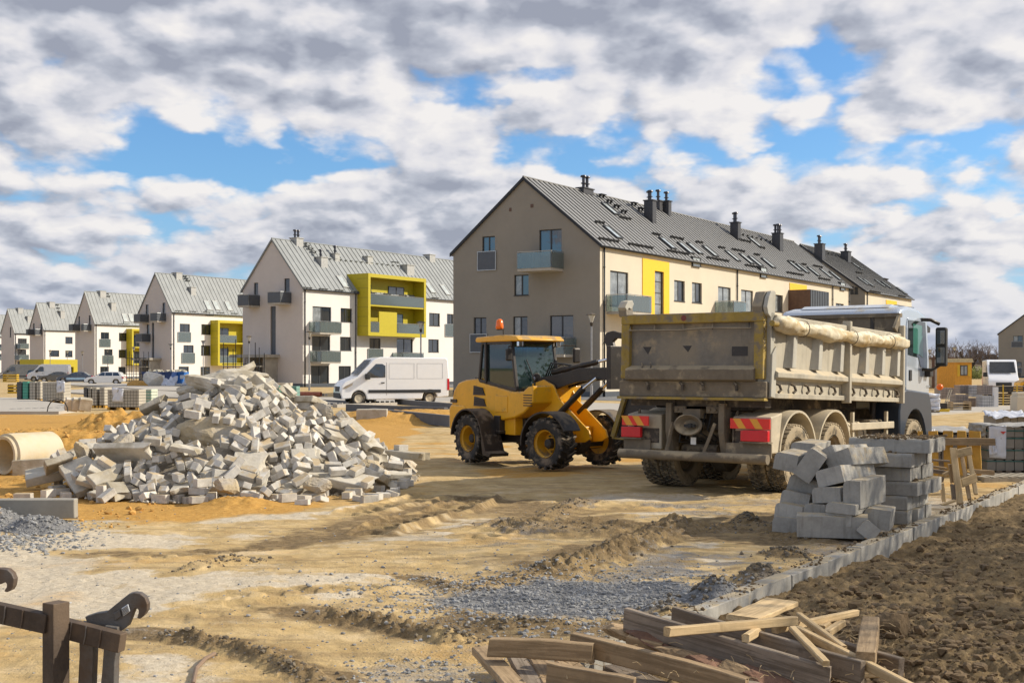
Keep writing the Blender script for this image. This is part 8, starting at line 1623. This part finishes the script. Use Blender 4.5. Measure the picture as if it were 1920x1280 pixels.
# ------------------------------------------------------------------ rusty coupler frame at the lower left
M_RUST = mat('rusty_steel', (.085, .062, .046), .75, .3, var=.35, sc=7, bump=.002, bsc=60, hue=(.15, .105, .07, 1), streak=.3)
M_RUSTG = mat('grey_worn_steel', (.16, .15, .14), .6, .5, var=.3, sc=6, bump=.002, bsc=60, hue=(.13, .085, .055, 1))
def coupler():
    D = 4.6; s = D / F; c = at(110, D); rt = thing('machine_coupler', (c.x, c.y, 0), 0, 'rusty steel hook frame of a machine attachment at the lower left corner', 'machine attachment'); o = Vector((c.x, c.y, 0))
    def L(u, v, dy=0): p = at(u, D + dy, v) - o; return p
    # post
    a = L(105, 1128); m = MB(); m.box(-.030, .030, -.030, .030, -.1, a.z, T(a.x, 0, 0) @ RZ(R(-32)) @ Matrix.Diagonal((1.0, 1.2, 1, 1))); m.build('post', M_RUST, rt, bev=.003)
    for (u0, v0, u1, v1, nm) in ((-40, 1139, 91, 1168, 'crossbeam'), (120, 1176, 230, 1204, 'crossbeam')):
        p, q = L(u0, v0, .05), L(u1, v1, -.02); d = q - p; mm = d.to_track_quat('X', 'Z').to_matrix().to_4x4(); m = MB(); m.box(0, d.length, -.022, .022, -.034, .034); ob = m.build(nm, M_RUST, rt, bev=.003); ob.matrix_local = T(*p) @ mm
        for k in range(3): w_ = MB(); x = d.length * (k + .7) / 4; w_.tube([(x, -.024, -.032), (x + .004, -.026, 0), (x, -.024, .034)], .003, 5); w_.build('weld_seam', M_RUSTG, ob)
    def plate(pts, y0, y1, nm, mt):
        ps = [(L(u, v).x, L(u, v).z) for u, v in pts]; m = MB(); m.prism(ps, y0, y1); return m.build(nm, mt, rt, bev=.003)
    f = lambda X, Y: (X / 5.33, 1040 + Y / 5.33)
    plate([f(790, 650), f(900, 615), f(1010, 600), f(1120, 510), f(1235, 418), f(1290, 405), f(1350, 415), f(1400, 455), f(1425, 520), f(1422, 580), f(1395, 630), f(1350, 670), f(1318, 662), f(1335, 610), f(1335, 580), f(1318, 562), f(1295, 568), f(1275, 620), f(1245, 700), f(1225, 745), f(1150, 800), f(820, 720)], .06, .10, 'hook_plate', M_RUSTG)
    plate([f(1165, 560), f(1235, 515), f(1258, 590), f(1185, 642)], .052, .059, 'rating_plate', mat('plate_alu', (.62, .64, .66), .5, .3))
    for k in range(5): plate([f(1172 + k * 3, 572 + k * 13), f(1232 + k * 3, 532 + k * 13), f(1233 + k * 3, 536 + k * 13), f(1173 + k * 3, 576 + k * 13)], .0495, .0518, 'engraved_line', M_LDARK)
    plate([f(1085, 610), f(1150, 570), f(1168, 640), f(1100, 690)], .052, .059, 'worn_label', M_RUSTG)
    plate([f(755, 700), f(905, 720), f(905, 1000), f(885, 1500), f(740, 1500), f(765, 1000)], .03, .09, 'leg', M_RUSTG); plate([f(1020, 720), f(1150, 740), f(1150, 920), f(1120, 1080), f(1110, 1500), f(960, 1500), f(990, 1200), f(1005, 1000)], .03, .09, 'leg', M_RUSTG)
    # second hook farther left
    plate([f(-200, 150), f(-20, 145), f(50, 155), f(95, 195), f(118, 250), f(110, 320), f(85, 365), f(45, 382), f(15, 372), (f(42, 330)), f(45, 300), f(28, 280), f(5, 283), f(-10, 300), f(-200, 320)], .02, .06, 'hook_plate', M_RUSTG)
    plate([f(-200, 1190), f(0, 1240), f(260, 1330), f(260, 1400), f(-200, 1300)], -.4, -.34, 'lower_beam', M_TOCH)
coupler()
m = MB(); m.tube([drop(362, 1290, .015), drop(368, 1262, .02), drop(385, 1246, .02), drop(402, 1236, .015)], .014, 8); tag(m.build('hose_end', mat('hose_brown', (.22, .15, .10), .8)), 'short bent brown hose half buried at the bottom left', 'hose')
# small twigs and litter on the soil
m = MB(); r_ = random.Random(21)
for i in range(500):
    u = r_.uniform(1480, 1990); v = r_.uniform(930, 1285); p = P(u, v)
    if kerbd(p.x, p.y) < .3: continue
    p.z = gz(p.x, p.y) + .012; a = r_.random() * PI; l = r_.uniform(.02, .09); m.tube([p, p + Vector((math.cos(a) * l, math.sin(a) * l, r_.uniform(0, .02)))], .002, 3, False)
tag(m.build('dry_straw', M_WOOD), 'dry straw bits strewn over the brown soil', 'straw', kind='stuff')
me = boulder((.26, .22, .24), 91); me.materials.append(M_CLOD); p = drop(1672, 1200, .05); tag(link('clay_lump', me, None, T(*p)), 'large round clay lump right of the chunky board end', 'clay lump')
